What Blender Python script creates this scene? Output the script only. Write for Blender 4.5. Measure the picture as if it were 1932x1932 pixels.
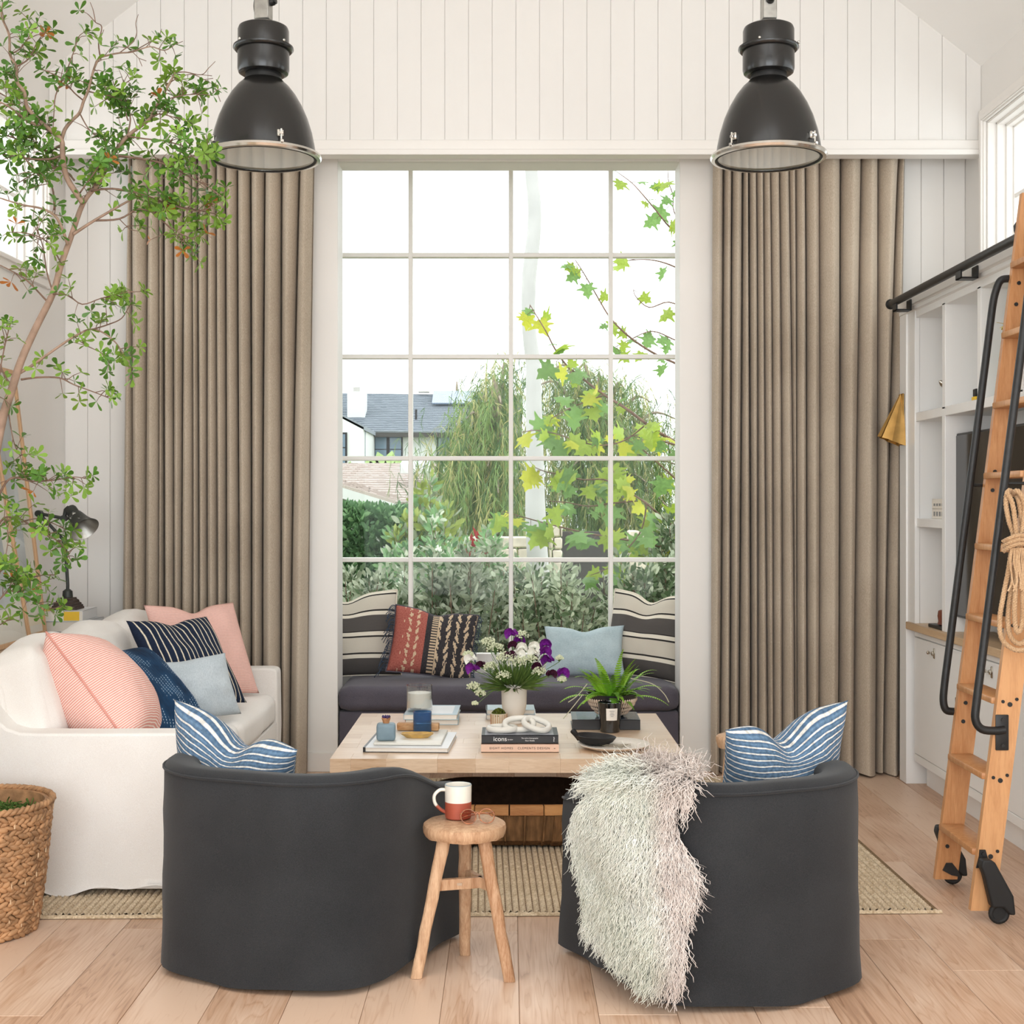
import bpy, bmesh, math, random
import numpy as np
from mathutils import Vector, Matrix, Euler, noise as mnoise

C = bpy.context.scene
for o in list(bpy.data.objects):
    bpy.data.objects.remove(o, do_unlink=True)
COL = C.collection
PI = math.pi

# ---------------------------------------------------------------- camera
FPX, PX0, PY0, EYE = 2600.0, 960.0, 950.0, 1.45      # focal length in pixels of a 1932 frame, vanishing point, eye height
cam_d = bpy.data.cameras.new('camera')
cam = bpy.data.objects.new('camera', cam_d)
COL.objects.link(cam)
cam.location = (0, 0, EYE)
cam.rotation_euler = (PI / 2, 0, 0)
cam_d.sensor_width = 36
cam_d.lens = 36 * FPX / 1932
cam_d.shift_x = 6 / 1932
cam_d.shift_y = -16 / 1932
cam_d.clip_start = 0.05
cam_d.clip_end = 400
C.camera = cam

# ---------------------------------------------------------------- light
C.view_settings.view_transform = 'Standard'
C.view_settings.look = 'None'
C.view_settings.gamma = 1
C.view_settings.use_curve_mapping = False
C.view_settings.exposure = 0.0
C.cycles.use_denoising = True
C.cycles.max_bounces = 10
C.cycles.diffuse_bounces = 5
C.cycles.transparent_max_bounces = 16
C.cycles.caustics_reflective = False
C.cycles.caustics_refractive = False
w = bpy.data.worlds.new('overcast_sky')
C.world = w
w.use_nodes = True
bg = w.node_tree.nodes['Background']
bg.inputs[0].default_value = (0.94, 0.975, 1.0, 1)
bg.inputs[1].default_value = 2.6

def area(name, loc, rot, sx, sy, power, col=(1, 1, 1)):
    d = bpy.data.lights.new(name, 'AREA')
    d.shape = 'RECTANGLE'; d.size = sx; d.size_y = sy; d.energy = power; d.color = col
    o = bpy.data.objects.new(name, d); COL.objects.link(o)
    o.location = loc; o.rotation_euler = rot
    return o
# added frontal fill behind the camera, a wide lamp out of view
area('fill_light_rear', (0, -2.35, 1.75), (PI / 2, 0, 0), 4.4, 3.2, 150, (0.90, 0.96, 1.0))
# added overhead fill for the rear half; the ceiling has no skylight
area('fill_light_overhead', (0, 1.2, 4.45), (0, 0, 0), 3.4, 4.2, 55, (0.90, 0.96, 1.0))
# added side fills, out of view, against the windowless part of both long walls
area('fill_light_left', (-2.38, 1.2, 2.2), (0, -PI / 2, 0), 2.4, 3.0, 42, (0.93, 0.97, 1.0))
area('fill_light_right', (2.44, 1.2, 2.2), (0, PI / 2, 0), 2.4, 3.0, 42, (0.93, 0.97, 1.0))
# portals: guide the sky's own light through the windows (they give off nothing themselves)
for nm, lo, ro, sx, sy in (('portal_left_window', (-2.60, 5.82, 3.03), (0, -PI / 2, 0), 0.8, 2.66),
                           ('portal_right_window', (2.67, 5.82, 3.03), (0, PI / 2, 0), 0.8, 2.66),
                           ('portal_garden_window', (0, 8.25, 2.05), (-PI / 2, 0, 0), 2.4, 3.1)):
    area(nm, lo, ro, sx, sy, 1.0).data.cycles.is_portal = True

# ---------------------------------------------------------------- helpers
def lin(c):
    c /= 255.0
    return c / 12.92 if c <= 0.04045 else ((c + 0.055) / 1.055) ** 2.4
def S(r, g, b):
    return (lin(r), lin(g), lin(b), 1.0)
def P(px, py, Y):                    # measured point of the photograph at depth Y
    return Vector(((px - PX0) * Y / FPX, Y, EYE - (py - PY0) * Y / FPX))
def G(px, py, z=0.0):                # measured point of the photograph on a level surface of height z
    Y = FPX * (EYE - z) / (py - PY0)
    return Vector(((px - PX0) * Y / FPX, Y, z))
R = random.Random(7)
WM = {}
IDM = Matrix.Identity(4)

def link(o, parent=None, world=True):
    COL.objects.link(o)
    if parent is not None:
        o.parent = parent
        if world:
            o.matrix_parent_inverse = WM[parent.name].inverted()
            WM[o.name] = IDM.copy()
        else:
            WM[o.name] = WM[parent.name] @ o.matrix_basis
    else:
        WM[o.name] = o.matrix_basis.copy()
    return o

def tag(o, label=None, cat=None, group=None, kind=None):
    if label: o['label'] = label
    if cat: o['category'] = cat
    if group: o['group'] = group
    if kind: o['kind'] = kind
    return o

def thing(name, label, cat, loc=(0, 0, 0), rot=(0, 0, 0), group=None, mat=None):
    o = bpy.data.objects.new(name, None)
    o.empty_display_size = 0.05
    if mat is None:
        mat = Matrix.Translation(Vector(loc)) @ Euler(rot).to_matrix().to_4x4()
    o.matrix_basis = mat
    link(o)
    return tag(o, label, cat, group)

class MB:
    """collects vertices and faces; build() links them as ONE mesh object"""
    def __init__(s):
        s.v = []; s.f = []; s.uv = None
    def add(s, vs, fs):
        n = len(s.v)
        s.v.extend([tuple(p) for p in vs])
        s.f.extend([tuple(i + n for i in f) for f in fs])
        return s
    def box(s, c, d, bev=0.0, rot=None, seg=2):
        x, y, z = d[0] / 2, d[1] / 2, d[2] / 2
        if bev <= 0:
            vs = [(-x, -y, -z), (x, -y, -z), (x, y, -z), (-x, y, -z), (-x, -y, z), (x, -y, z), (x, y, z), (-x, y, z)]
            fs = [(3, 2, 1, 0), (4, 5, 6, 7), (0, 1, 5, 4), (1, 2, 6, 5), (2, 3, 7, 6), (3, 0, 4, 7)]
        else:
            bm = bmesh.new()
            bmesh.ops.create_cube(bm, size=1.0)
            bmesh.ops.scale(bm, vec=(2 * x, 2 * y, 2 * z), verts=bm.verts)
            bmesh.ops.bevel(bm, geom=bm.edges[:], offset=min(bev, x * .98, y * .98, z * .98), segments=seg, profile=0.5, affect='EDGES')
            bm.verts.index_update()
            vs = [v.co[:] for v in bm.verts]
            fs = [tuple(v.index for v in f.verts) for f in bm.faces]
            bm.free()
        M = rot.to_matrix() if isinstance(rot, Euler) else (rot if rot is not None else None)
        c = Vector(c)
        vs = [(M @ Vector(p) if M is not None else Vector(p)) + c for p in vs]
        return s.add(vs, fs)
    def b2(s, lo, hi, bev=0.0, seg=2):
        return s.box([(a + b) / 2 for a, b in zip(lo, hi)], [abs(b - a) for a, b in zip(lo, hi)], bev, None, seg)
    def tube(s, pts, rad, n=8, caps=True, closed=False, squash=1.0):
        pts = [Vector(p) for p in pts]
        m = len(pts)
        if not hasattr(rad, '__len__'): rad = [rad] * m
        up = None; vs = []; fs = []
        for i in range(m):
            if closed: t = pts[(i + 1) % m] - pts[i - 1]
            else: t = pts[min(i + 1, m - 1)] - pts[max(i - 1, 0)]
            if t.length < 1e-9: t = Vector((0, 0, 1))
            t.normalize()
            if up is None:
                up = Vector((0, 0, 1)) if abs(t.z) < 0.9 else Vector((1, 0, 0))
            a = up - t * up.dot(t)
            if a.length < 1e-6: a = t.orthogonal()
            a.normalize(); b = t.cross(a); up = a
            for k in range(n):
                an = 2 * PI * k / n
                vs.append(pts[i] + (a * math.cos(an) * squash + b * math.sin(an)) * rad[i])
        for i in range(m if closed else m - 1):
            j = (i + 1) % m
            for k in range(n):
                k2 = (k + 1) % n
                fs.append((i * n + k, i * n + k2, j * n + k2, j * n + k))
        if caps and not closed:
            fs.append(tuple(range(n - 1, -1, -1)))
            fs.append(tuple((m - 1) * n + k for k in range(n)))
        return s.add(vs, fs)
    def cyl(s, p0, p1, r0, r1=None, n=16):
        return s.tube([p0, p1], [r0, r1 if r1 is not None else r0], n)
    def lathe(s, prof, n=32, M=None, c=(0, 0, 0), cap0=False, cap1=False):
        vs = []; fs = []
        m = len(prof)
        for (r, z) in prof:
            for k in range(n):
                an = 2 * PI * k / n
                p = Vector((r * math.cos(an), r * math.sin(an), z))
                if M is not None: p = M @ p
                vs.append(p + Vector(c))
        for i in range(m - 1):
            for k in range(n):
                k2 = (k + 1) % n
                fs.append((i * n + k, i * n + k2, (i + 1) * n + k2, (i + 1) * n + k))
        if cap0: fs.append(tuple(range(n - 1, -1, -1)))
        if cap1: fs.append(tuple((m - 1) * n + k for k in range(n)))
        return s.add(vs, fs)
    def grid(s, fn, nu, nv):
        vs = [fn(i / (nu - 1), j / (nv - 1)) for j in range(nv) for i in range(nu)]
        fs = [(j * nu + i, j * nu + i + 1, (j + 1) * nu + i + 1, (j + 1) * nu + i) for j in range(nv - 1) for i in range(nu - 1)]
        return s.add(vs, fs)
    def prism(s, poly, a, b, axis=2):
        """extrude a 2-D polygon between a and b along axis (0,1,2)"""
        def mk(p, h):
            if axis == 2: return (p[0], p[1], h)
            if axis == 1: return (p[0], h, p[1])
            return (h, p[0], p[1])
        n = len(poly)
        vs = [mk(p, a) for p in poly] + [mk(p, b) for p in poly]
        fs = [tuple(range(n - 1, -1, -1)), tuple(range(n, 2 * n))] + [(i, (i + 1) % n, n + (i + 1) % n, n + i) for i in range(n)]
        return s.add(vs, fs)
    def ball(s, c, r, n=12, m=8, sc=(1, 1, 1)):
        prof = [(r * math.sin(PI * i / m), -r * math.cos(PI * i / m)) for i in range(m + 1)]
        prof[0] = (r * .02, -r); prof[-1] = (r * .02, r)
        return s.lathe([(a, b) for a, b in prof], n, Matrix.Diagonal(sc), c, True, True)
    def xf(s, M):
        s.v = [tuple(M @ Vector(p)) for p in s.v]
        return s
    def mesh(s, name, mat, angle=40):
        me = bpy.data.meshes.new(name)
        me.from_pydata(s.v, [], s.f)
        if mat is not None: me.materials.append(mat)
        finish(me, angle)
        return me
    def build(s, name, mat, parent=None, world=True, angle=40, kind=None):
        me = s.mesh(name, mat, angle)
        o = bpy.data.objects.new(name, me)
        link(o, parent, world)
        if kind: o['kind'] = kind
        return o

def finish(me, angle=40, fix=True):
    if fix:
        bm = bmesh.new(); bm.from_mesh(me)
        bmesh.ops.recalc_face_normals(bm, faces=bm.faces[:])
        bm.to_mesh(me); bm.free()
    n = len(me.polygons)
    if angle <= 0: return
    me.polygons.foreach_set('use_smooth', [True] * n)
    if angle < 180: me.set_sharp_from_angle(angle=math.radians(angle))
    me.update()

def npmesh(name, V, F, mat, parent=None, world=True, smooth=True, kind=None, mats=None, midx=None):
    """mesh object out of numpy arrays: V (n,3), F (m,3 or 4)"""
    me = bpy.data.meshes.new(name)
    V = np.asarray(V, np.float32); F = np.asarray(F, np.int32)
    k = F.shape[1]
    me.vertices.add(len(V)); me.vertices.foreach_set('co', V.ravel())
    me.loops.add(F.size); me.loops.foreach_set('vertex_index', F.ravel())
    me.polygons.add(len(F))
    me.polygons.foreach_set('loop_start', np.arange(0, F.size, k, dtype=np.int32))
    me.polygons.foreach_set('use_smooth', np.full(len(F), smooth, dtype=bool))
    for m in (mats or [mat]): me.materials.append(m)
    if midx is not None: me.polygons.foreach_set('material_index', np.asarray(midx, np.int32))
    me.update(calc_edges=True); me.validate()
    o = bpy.data.objects.new(name, me)
    link(o, parent, world)
    if kind: o['kind'] = kind
    return o

def inst(name, me, parent, M=None, world=False):
    """one more object that shares the mesh me"""
    o = bpy.data.objects.new(name, me)
    if M is not None: o.matrix_basis = M
    COL.objects.link(o)
    if parent is not None:
        o.parent = parent
        if world: o.matrix_parent_inverse = WM[parent.name].inverted()
    WM[o.name] = IDM.copy()
    return o

def curve(pts, k=6, closed=False):
    """smooth (Catmull-Rom) polyline through pts"""
    pts = [Vector(p) for p in pts]; n = len(pts); out = []
    for i in range(n if closed else n - 1):
        g = lambda j: pts[j % n] if closed else pts[max(0, min(n - 1, j))]
        a, b, c, d = g(i - 1), g(i), g(i + 1), g(i + 2)
        for q in range(k):
            t = q / k
            out.append(0.5 * ((2 * b) + (c - a) * t + (2 * a - 5 * b + 4 * c - d) * t * t + (3 * b - a - 3 * c + d) * t ** 3))
    if not closed: out.append(pts[-1])
    return out

def lerp(a, b, t): return a + (b - a) * t
def rail(vals, t):
    """piecewise linear through vals at evenly spaced t in 0..1"""
    x = t * (len(vals) - 1); i = min(int(x), len(vals) - 2)
    return lerp(vals[i], vals[i + 1], x - i)

# ---------------------------------------------------------------- materials
def mk(name, rough=0.5, spec=0.5, metal=0.0):
    m = bpy.data.materials.new(name); m.use_nodes = True
    nt = m.node_tree; b = nt.nodes['Principled BSDF']
    b.inputs['Roughness'].default_value = rough
    b.inputs['Specular IOR Level'].default_value = spec
    b.inputs['Metallic'].default_value = metal
    return m, nt, b
def nd(nt, t, **kw):
    n = nt.nodes.new(t)
    for k, v in kw.items():
        if k in n.inputs.keys(): n.inputs[k].default_value = v
        else: setattr(n, k, v)
    return n
def coords(nt, scale=(1, 1, 1), kind='Object', rot=(0, 0, 0)):
    tc = nd(nt, 'ShaderNodeTexCoord'); mp = nd(nt, 'ShaderNodeMapping')
    mp.inputs['Scale'].default_value = scale; mp.inputs['Rotation'].default_value = rot
    nt.links.new(tc.outputs[kind], mp.inputs[0])
    return mp.outputs[0]
def ramp(nt, stops, fac=None, interp='LINEAR'):
    r = nd(nt, 'ShaderNodeValToRGB'); r.color_ramp.interpolation = interp
    e = r.color_ramp.elements
    while len(e) < len(stops): e.new(0.5)
    for i, (p, c) in enumerate(stops):
        e[i].position = p; e[i].color = c if len(c) == 4 else (*c, 1)
    if fac is not None: nt.links.new(fac, r.inputs[0])
    return r.outputs[0]
def bump(nt, b, h, strength=0.2, dist=0.01):
    n = nd(nt, 'ShaderNodeBump'); n.inputs['Strength'].default_value = strength; n.inputs['Distance'].default_value = dist
    nt.links.new(h, n.inputs['Height'])
    nt.links.new(n.outputs[0], b.inputs['Normal'])
def math_n(nt, op, a, b=None, c=None):
    n = nd(nt, 'ShaderNodeMath', operation=op)
    for i, x in enumerate((a, b, c)):
        if x is None: continue
        if hasattr(x, 'is_output'): nt.links.new(x, n.inputs[i])
        else: n.inputs[i].default_value = x
    return n.outputs[0]
def mixc(nt, fac, a, b, blend='MIX'):
    n = nd(nt, 'ShaderNodeMix'); n.data_type = 'RGBA'; n.blend_type = blend
    for sock, x in ((n.inputs[0], fac), (n.inputs[6], a), (n.inputs[7], b)):
        if hasattr(x, 'is_output'): nt.links.new(x, sock)
        else: sock.default_value = x
    return n.outputs[2]

def plain(name, c, rough=0.5, spec=0.5, metal=0.0, var=0.06, scale=6, bumpv=0.0, bscale=80, stretch=(1, 1, 1), coat=0):
    """one colour with a little procedural variation (and fine relief)"""
    m, nt, b = mk(name, rough, spec, metal)
    co = coords(nt, stretch)
    n = nd(nt, 'ShaderNodeTexNoise', Scale=scale, Detail=3.0)
    nt.links.new(co, n.inputs['Vector'])
    a = tuple(min(1, x * (1 - var)) for x in c[:3]) + (1,); d = tuple(min(1, x * (1 + var)) for x in c[:3]) + (1,)
    nt.links.new(ramp(nt, [(0.3, a), (0.7, d)], n.outputs['Fac']), b.inputs['Base Color'])
    if bumpv:
        n2 = nd(nt, 'ShaderNodeTexNoise', Scale=bscale, Detail=2.0)
        nt.links.new(co, n2.inputs['Vector'])
        bump(nt, b, n2.outputs['Fac'], bumpv, 0.004)
    if coat: b.inputs['Coat Weight'].default_value = coat
    return m

def fabric(name, c1, c2, weave=350, rough=0.9, bumpv=0.25, big=5, sheen=0.15, slub=(1, 1, 1)):
    """woven cloth: fine thread relief, slightly uneven colour"""
    m, nt, b = mk(name, rough, 0.2)
    co = coords(nt)
    co2 = coords(nt, slub)
    n1 = nd(nt, 'ShaderNodeTexNoise', Scale=weave, Detail=2.0); nt.links.new(co2, n1.inputs['Vector'])
    n2 = nd(nt, 'ShaderNodeTexNoise', Scale=big, Detail=4.0); nt.links.new(co, n2.inputs['Vector'])
    f = math_n(nt, 'ADD', math_n(nt, 'MULTIPLY', n1.outputs['Fac'], 0.6), math_n(nt, 'MULTIPLY', n2.outputs['Fac'], 0.4))
    nt.links.new(ramp(nt, [(0.38, c1), (0.62, c2)], f), b.inputs['Base Color'])
    b.inputs['Sheen Weight'].default_value = sheen
    bump(nt, b, n1.outputs['Fac'], bumpv, 0.002)
    return m

def wood(name, c1, c2, scale=(1, 12, 12), rough=0.45, spec=0.4, wave=0.0, rnd=True, bumpv=0.08, dark=None):
    """grain stretched along one axis; every object gets its own offset"""
    m, nt, b = mk(name, rough, spec)
    co = coords(nt, scale)
    oi = nd(nt, 'ShaderNodeObjectInfo')
    n = nd(nt, 'ShaderNodeTexNoise', Scale=2.2, Detail=6.0, Roughness=0.62, Distortion=0.6); n.noise_dimensions = '4D'
    nt.links.new(co, n.inputs['Vector'])
    nt.links.new(math_n(nt, 'MULTIPLY', oi.outputs['Random'], 37.0), n.inputs['W'])
    n2 = nd(nt, 'ShaderNodeTexNoise', Scale=14.0, Detail=3.0); n2.noise_dimensions = '4D'
    nt.links.new(co, n2.inputs['Vector']); nt.links.new(math_n(nt, 'MULTIPLY', oi.outputs['Random'], 11.0), n2.inputs['W'])
    f = math_n(nt, 'ADD', math_n(nt, 'MULTIPLY', n.outputs['Fac'], 0.7), math_n(nt, 'MULTIPLY', n2.outputs['Fac'], 0.3))
    if rnd: f = math_n(nt, 'ADD', f, math_n(nt, 'MULTIPLY', math_n(nt, 'SUBTRACT', oi.outputs['Random'], 0.5), 0.22))
    stops = [(0.33, c1), (0.66, c2)]
    if dark is not None: stops = [(0.22, dark)] + stops
    nt.links.new(ramp(nt, stops, f), b.inputs['Base Color'])
    bump(nt, b, n2.outputs['Fac'], bumpv, 0.003)
    return m

def stripes(name, stops, axis=0, freq=20, wob=0.0, rough=0.9, interp='LINEAR', weave=300, mott=0.12, bumpv=0.2):
    """printed / woven stripes that follow the cloth (UV)"""
    m, nt, b = mk(name, rough, 0.2)
    tc = nd(nt, 'ShaderNodeTexCoord'); sp = nd(nt, 'ShaderNodeSeparateXYZ')
    nt.links.new(tc.outputs['UV'], sp.inputs[0])
    f = math_n(nt, 'MULTIPLY', sp.outputs[axis], freq)
    n2 = nd(nt, 'ShaderNodeTexNoise', Scale=7.0, Detail=3.0); nt.links.new(tc.outputs['UV'], n2.inputs['Vector'])
    if wob: f = math_n(nt, 'ADD', f, math_n(nt, 'MULTIPLY', n2.outputs['Fac'], wob))
    f = math_n(nt, 'FRACT', f)
    col = ramp(nt, stops, f, interp)
    n1 = nd(nt, 'ShaderNodeTexNoise', Scale=weave, Detail=2.0); nt.links.new(coords(nt), n1.inputs['Vector'])
    n3 = nd(nt, 'ShaderNodeTexNoise', Scale=40.0, Detail=3.0); nt.links.new(tc.outputs['UV'], n3.inputs['Vector'])
    g = ramp(nt, [(0.3, (1 - mott,) * 3 + (1,)), (0.7, (1 + mott,) * 3 + (1,))], n3.outputs['Fac'])
    nt.links.new(mixc(nt, 1.0, col, g, 'MULTIPLY'), b.inputs['Base Color'])
    bump(nt, b, n1.outputs['Fac'], bumpv, 0.002)
    return m

M = {}
M['wall'] = plain('wall_paint', S(233, 230, 226), 0.55, 0.3, var=0.012, scale=2)
M['trim'] = plain('trim_paint', S(236, 232, 227), 0.4, 0.4, var=0.01, scale=2)
M['cabinet'] = plain('cabinet_paint', S(240, 239, 237), 0.35, 0.4, var=0.01, scale=2)
M['ceiling'] = plain('ceiling_paint', S(244, 242, 239), 0.7, 0.2, var=0.01, scale=2)
M['steel'] = plain('galvanised_steel', S(170, 168, 162), 0.38, 0.5, 0.85, var=0.15, scale=30)
M['chrome'] = plain('polished_aluminium', S(215, 212, 206), 0.18, 0.5, 1.0, var=0.05, scale=20)
M['enamel'] = plain('black_enamel', S(27, 26, 25), 0.24, 0.5, var=0.12, scale=60, coat=0.12)
M['enamel_white'] = plain('white_enamel', S(247, 248, 244), 0.25, 0.5, var=0.02)
M['black_metal'] = plain('black_metal', S(38, 38, 38), 0.42, 0.5, 0.3, var=0.15, scale=50)
M['rubber'] = plain('black_rubber', S(30, 30, 30), 0.6, 0.4, var=0.1)
M['brass'] = plain('aged_brass', S(180, 142, 84), 0.3, 0.5, 1.0, var=0.12, scale=25)
M['nickel'] = plain('nickel', S(190, 184, 172), 0.25, 0.5, 1.0, var=0.1)
M['linen'] = fabric('curtain_linen', S(170, 155, 137), S(198, 184, 166), weave=420, big=2.0, bumpv=0.35, slub=(1, 1, 0.25))
M['charcoal'] = fabric('charcoal_linen', S(35, 36, 38), S(50, 51, 53), weave=500, big=4, bumpv=0.3, sheen=0.12)
M['bench_dark'] = fabric('dark_violet_cotton', S(78, 74, 83), S(98, 93, 103), weave=400, big=4, sheen=0.12)
M['slip_white'] = fabric('white_slipcover', S(232, 226, 220), S(243, 239, 234), weave=420, big=3, bumpv=0.22)
M['slip_warm'] = M['slip_white']
M['oak_top'] = wood('oak_table', S(204, 168, 132), S(230, 202, 172), (3, 30, 30), 0.5, 0.5, dark=S(166, 124, 88))
_b = M['oak_top'].node_tree.nodes['Principled BSDF']; _b.inputs['Coat Weight'].default_value = 1.0; _b.inputs['Coat Roughness'].default_value = 0.36; _b.inputs['Coat IOR'].default_value = 1.6
M['oak_ladder'] = wood('oak_ladder', S(180, 124, 78), S(210, 158, 110), (22, 22, 2.2), 0.38, 0.4, dark=S(160, 104, 60))
M['oak_counter'] = wood('oak_counter', S(196, 164, 128), S(216, 188, 152), (20, 2, 20), 0.4)
M['old_wood'] = wood('weathered_wood', S(158, 114, 80), S(212, 176, 142), (26, 26, 3.2), 0.6, 0.35, bumpv=0.8, dark=S(84, 56, 38))
M['console_wood'] = wood('console_wood', S(150, 126, 104), S(184, 160, 136), (14, 1.6, 14), 0.55, dark=S(120, 98, 80))
M['frame_wood'] = wood('frame_wood', S(190, 150, 112), S(212, 174, 136), (16, 16, 2), 0.45)
# ================================================================ the room
XL, XR, YB, YU, YR = -2.41, 2.475, 7.47, 7.22, -2.5      # left / right wall, lower back wall, upper back wall, rear wall
HEADZ = 3.30
def roof_z(x): return 5.684 - 0.785 * x if x > 0.048 else 5.609 + 0.785 * x

# floor: every plank a part
floor = bpy.data.objects.new('floor', MB().b2((XL - .6, YR - .3, -0.06), (XR + .6, 8.4, -0.004)).mesh('floor', M['console_wood']))
link(floor); floor['kind'] = 'structure'
def floor_material():
    m, nt, b = mk('oak_planks', 0.40, 0.5)
    oi = nd(nt, 'ShaderNodeObjectInfo')
    tc = nd(nt, 'ShaderNodeTexCoord')
    mp = nd(nt, 'ShaderNodeMapping'); mp.inputs['Scale'].default_value = (9.0, 0.75, 1)
    nt.links.new(tc.outputs['Object'], mp.inputs[0])
    w_ = math_n(nt, 'MULTIPLY', oi.outputs['Random'], 61.0)
    n = nd(nt, 'ShaderNodeTexNoise', Scale=1.0, Detail=3.0, Roughness=0.5, Distortion=0.5); n.noise_dimensions = '4D'
    nt.links.new(mp.outputs[0], n.inputs['Vector']); nt.links.new(w_, n.inputs['W'])
    # cathedral grain: contour lines of a smooth stretched noise
    rings = math_n(nt, 'FRACT', math_n(nt, 'MULTIPLY', n.outputs['Fac'], 17.0))
    ring_c = ramp(nt, [(0.0, (0.40,) * 3 + (1,)), (0.22, (0.55,) * 3 + (1,)), (0.8, (0.62,) * 3 + (1,)), (1.0, (0.48,) * 3 + (1,))], rings)
    mp2 = nd(nt, 'ShaderNodeMapping'); mp2.inputs['Scale'].default_value = (60, 2.0, 1)
    nt.links.new(tc.outputs['Object'], mp2.inputs[0])
    n2 = nd(nt, 'ShaderNodeTexNoise', Scale=2.0, Detail=4.0); n2.noise_dimensions = '4D'
    nt.links.new(mp2.outputs[0], n2.inputs['Vector']); nt.links.new(w_, n2.inputs['W'])
    mp3 = nd(nt, 'ShaderNodeMapping'); mp3.inputs['Scale'].default_value = (2.4, 1.0, 1)
    nt.links.new(tc.outputs['Object'], mp3.inputs[0])
    n3 = nd(nt, 'ShaderNodeTexNoise', Scale=2.0, Detail=2.0); n3.noise_dimensions = '4D'
    nt.links.new(mp3.outputs[0], n3.inputs['Vector']); nt.links.new(w_, n3.inputs['W'])
    f = math_n(nt, 'ADD', math_n(nt, 'MULTIPLY', ring_c, 0.50), math_n(nt, 'MULTIPLY', n2.outputs['Fac'], 0.28))
    f = math_n(nt, 'ADD', f, math_n(nt, 'MULTIPLY', n3.outputs['Fac'], 0.42))
    f = math_n(nt, 'ADD', f, math_n(nt, 'MULTIPLY', math_n(nt, 'SUBTRACT', oi.outputs['Random'], 0.5), 0.17))
    col = ramp(nt, [(0.38, S(154, 117, 91)), (0.53, S(195, 158, 130)), (0.68, S(216, 186, 162))], f)
    # knots
    vo = nd(nt, 'ShaderNodeTexVoronoi', Scale=1.0); vo.voronoi_dimensions = '4D'
    mp4 = nd(nt, 'ShaderNodeMapping'); mp4.inputs['Scale'].default_value = (3.2, 0.9, 1)
    nt.links.new(tc.outputs['Object'], mp4.inputs[0])
    nt.links.new(mp4.outputs[0], vo.inputs['Vector']); nt.links.new(w_, vo.inputs['W'])
    k = ramp(nt, [(0.0, (1, 1, 1, 1)), (0.035, (0.7, 0.7, 0.7, 1)), (0.085, (0, 0, 0, 1))], vo.outputs['Distance'])
    col = mixc(nt, math_n(nt, 'MULTIPLY', k, 0.75), col, S(120, 88, 66))
    nt.links.new(col, b.inputs['Base Color'])
    bump(nt, b, math_n(nt, 'ADD', n2.outputs['Fac'], math_n(nt, 'MULTIPLY', ring_c, 0.7)), 0.06, 0.003)
    return m
M['floor'] = floor_material()
rr = random.Random(11)
pw = 0.2245
x = 0.031 - pw * 12
plank_cache = {}
nplank = 0
while x < XR + .05:
    y = 1.2 - rr.random() * 1.6
    while y < 7.5:
        L = rr.choice((1.3, 1.6, 1.9, 2.2))
        if y + L > 3.2 or True:
            if L not in plank_cache:
                plank_cache[L] = MB().b2((0, 0, -0.012), (pw - 0.0016, L - 0.0016, 0), 0.0012, 1).mesh('plank', M['floor'], 30)
            inst('plank', plank_cache[L], floor, Matrix.Translation((x, y, 0)))
            nplank += 1
        y += L
    x += pw

# back wall, lower part: backing with the window opening, then the boards
OPX, OPZ = 0.925, 3.302         # half width and top of the opening towards the window seat
wb = MB()
wb.b2((XL - .12, YB + .006, 0), (-OPX, YB + .20, HEADZ + .3))
wb.b2((OPX, YB + .006, 0), (XR + .12, YB + .20, HEADZ + .3))
wb.b2((-OPX, YB + .006, OPZ), (OPX, YB + .20, HEADZ + .3))
wall_back = wb.build('wall_back', M['wall']); wall_back['kind'] = 'structure'
bw = 0.1222
def board_x(lo, hi, step, x0):
    k = math.ceil((lo - x0) / step - 1e-6) - 1
    out = []
    while True:
        a = x0 + k * step; b = a + step
        if a >= hi - 1e-4: break
        out.append((max(a, lo), min(b, hi))); k += 1
    return [(a, b) for a, b in out if b - a > 0.01]
for lo, hi, x0 in ((XL, -1.12, (165 - 960) * YB / FPX), (1.12, XR, (1738 - 960) * YB / FPX)):
    for a, b in board_x(lo, hi, bw, x0):
        MB().b2((a + .001, YB, 0.0), (b - .001, YB + .0065, HEADZ + .2), .0022, 1).build('board', M['wall'], wall_back)
for sgn in (-1, 1):    # flat casing beside the opening
    a, b = sorted((sgn * 1.12, sgn * (OPX - 0.0)))
    MB().b2((a, YB - .012, 0), (b, YB + .0125, HEADZ + .2), .003, 1).build('casing', M['trim'], wall_back)
MB().b2((-OPX, YB - .012, OPZ), (OPX, YB + .0125, HEADZ + .2), .003, 1).build('casing', M['trim'], wall_back)

# upper (gable) wall: hangs in front of the lower one, hides the curtain track
wg = MB()
poly = [(XL - .1, HEADZ), (XR + .1, HEADZ), (XR + .1, roof_z(XR + .1) + .05), (0.048, 5.72), (XL - .1, roof_z(XL - .1) + .05)]
wg.prism(poly, YU + .006, YU + .06, 1)
wall_gable = wg.build('wall_gable', M['wall']); wall_gable['kind'] = 'structure'
uw = 0.1241
for a, b in board_x(XL, XR, uw, 2.1466):
    p = [(a + .0016, HEADZ + .035), (b - .0016, HEADZ + .035), (b - .0016, roof_z(b) + .02), (a + .0016, roof_z(a) + .02)]
    MB().prism(p, YU, YU + .0065, 1).build('board', M['wall'], wall_gable, angle=20)
tr = MB().b2((XL, YU - .016, HEADZ), (XR, YU + .013, HEADZ + .052), .003, 1).build('trim_1', M['trim']); tr['kind'] = 'structure'
tr = MB().b2((XL, YU - .034, HEADZ - .03), (XR, YU + .06, HEADZ), .003, 1).build('trim_2', M['trim']); tr['kind'] = 'structure'
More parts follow.
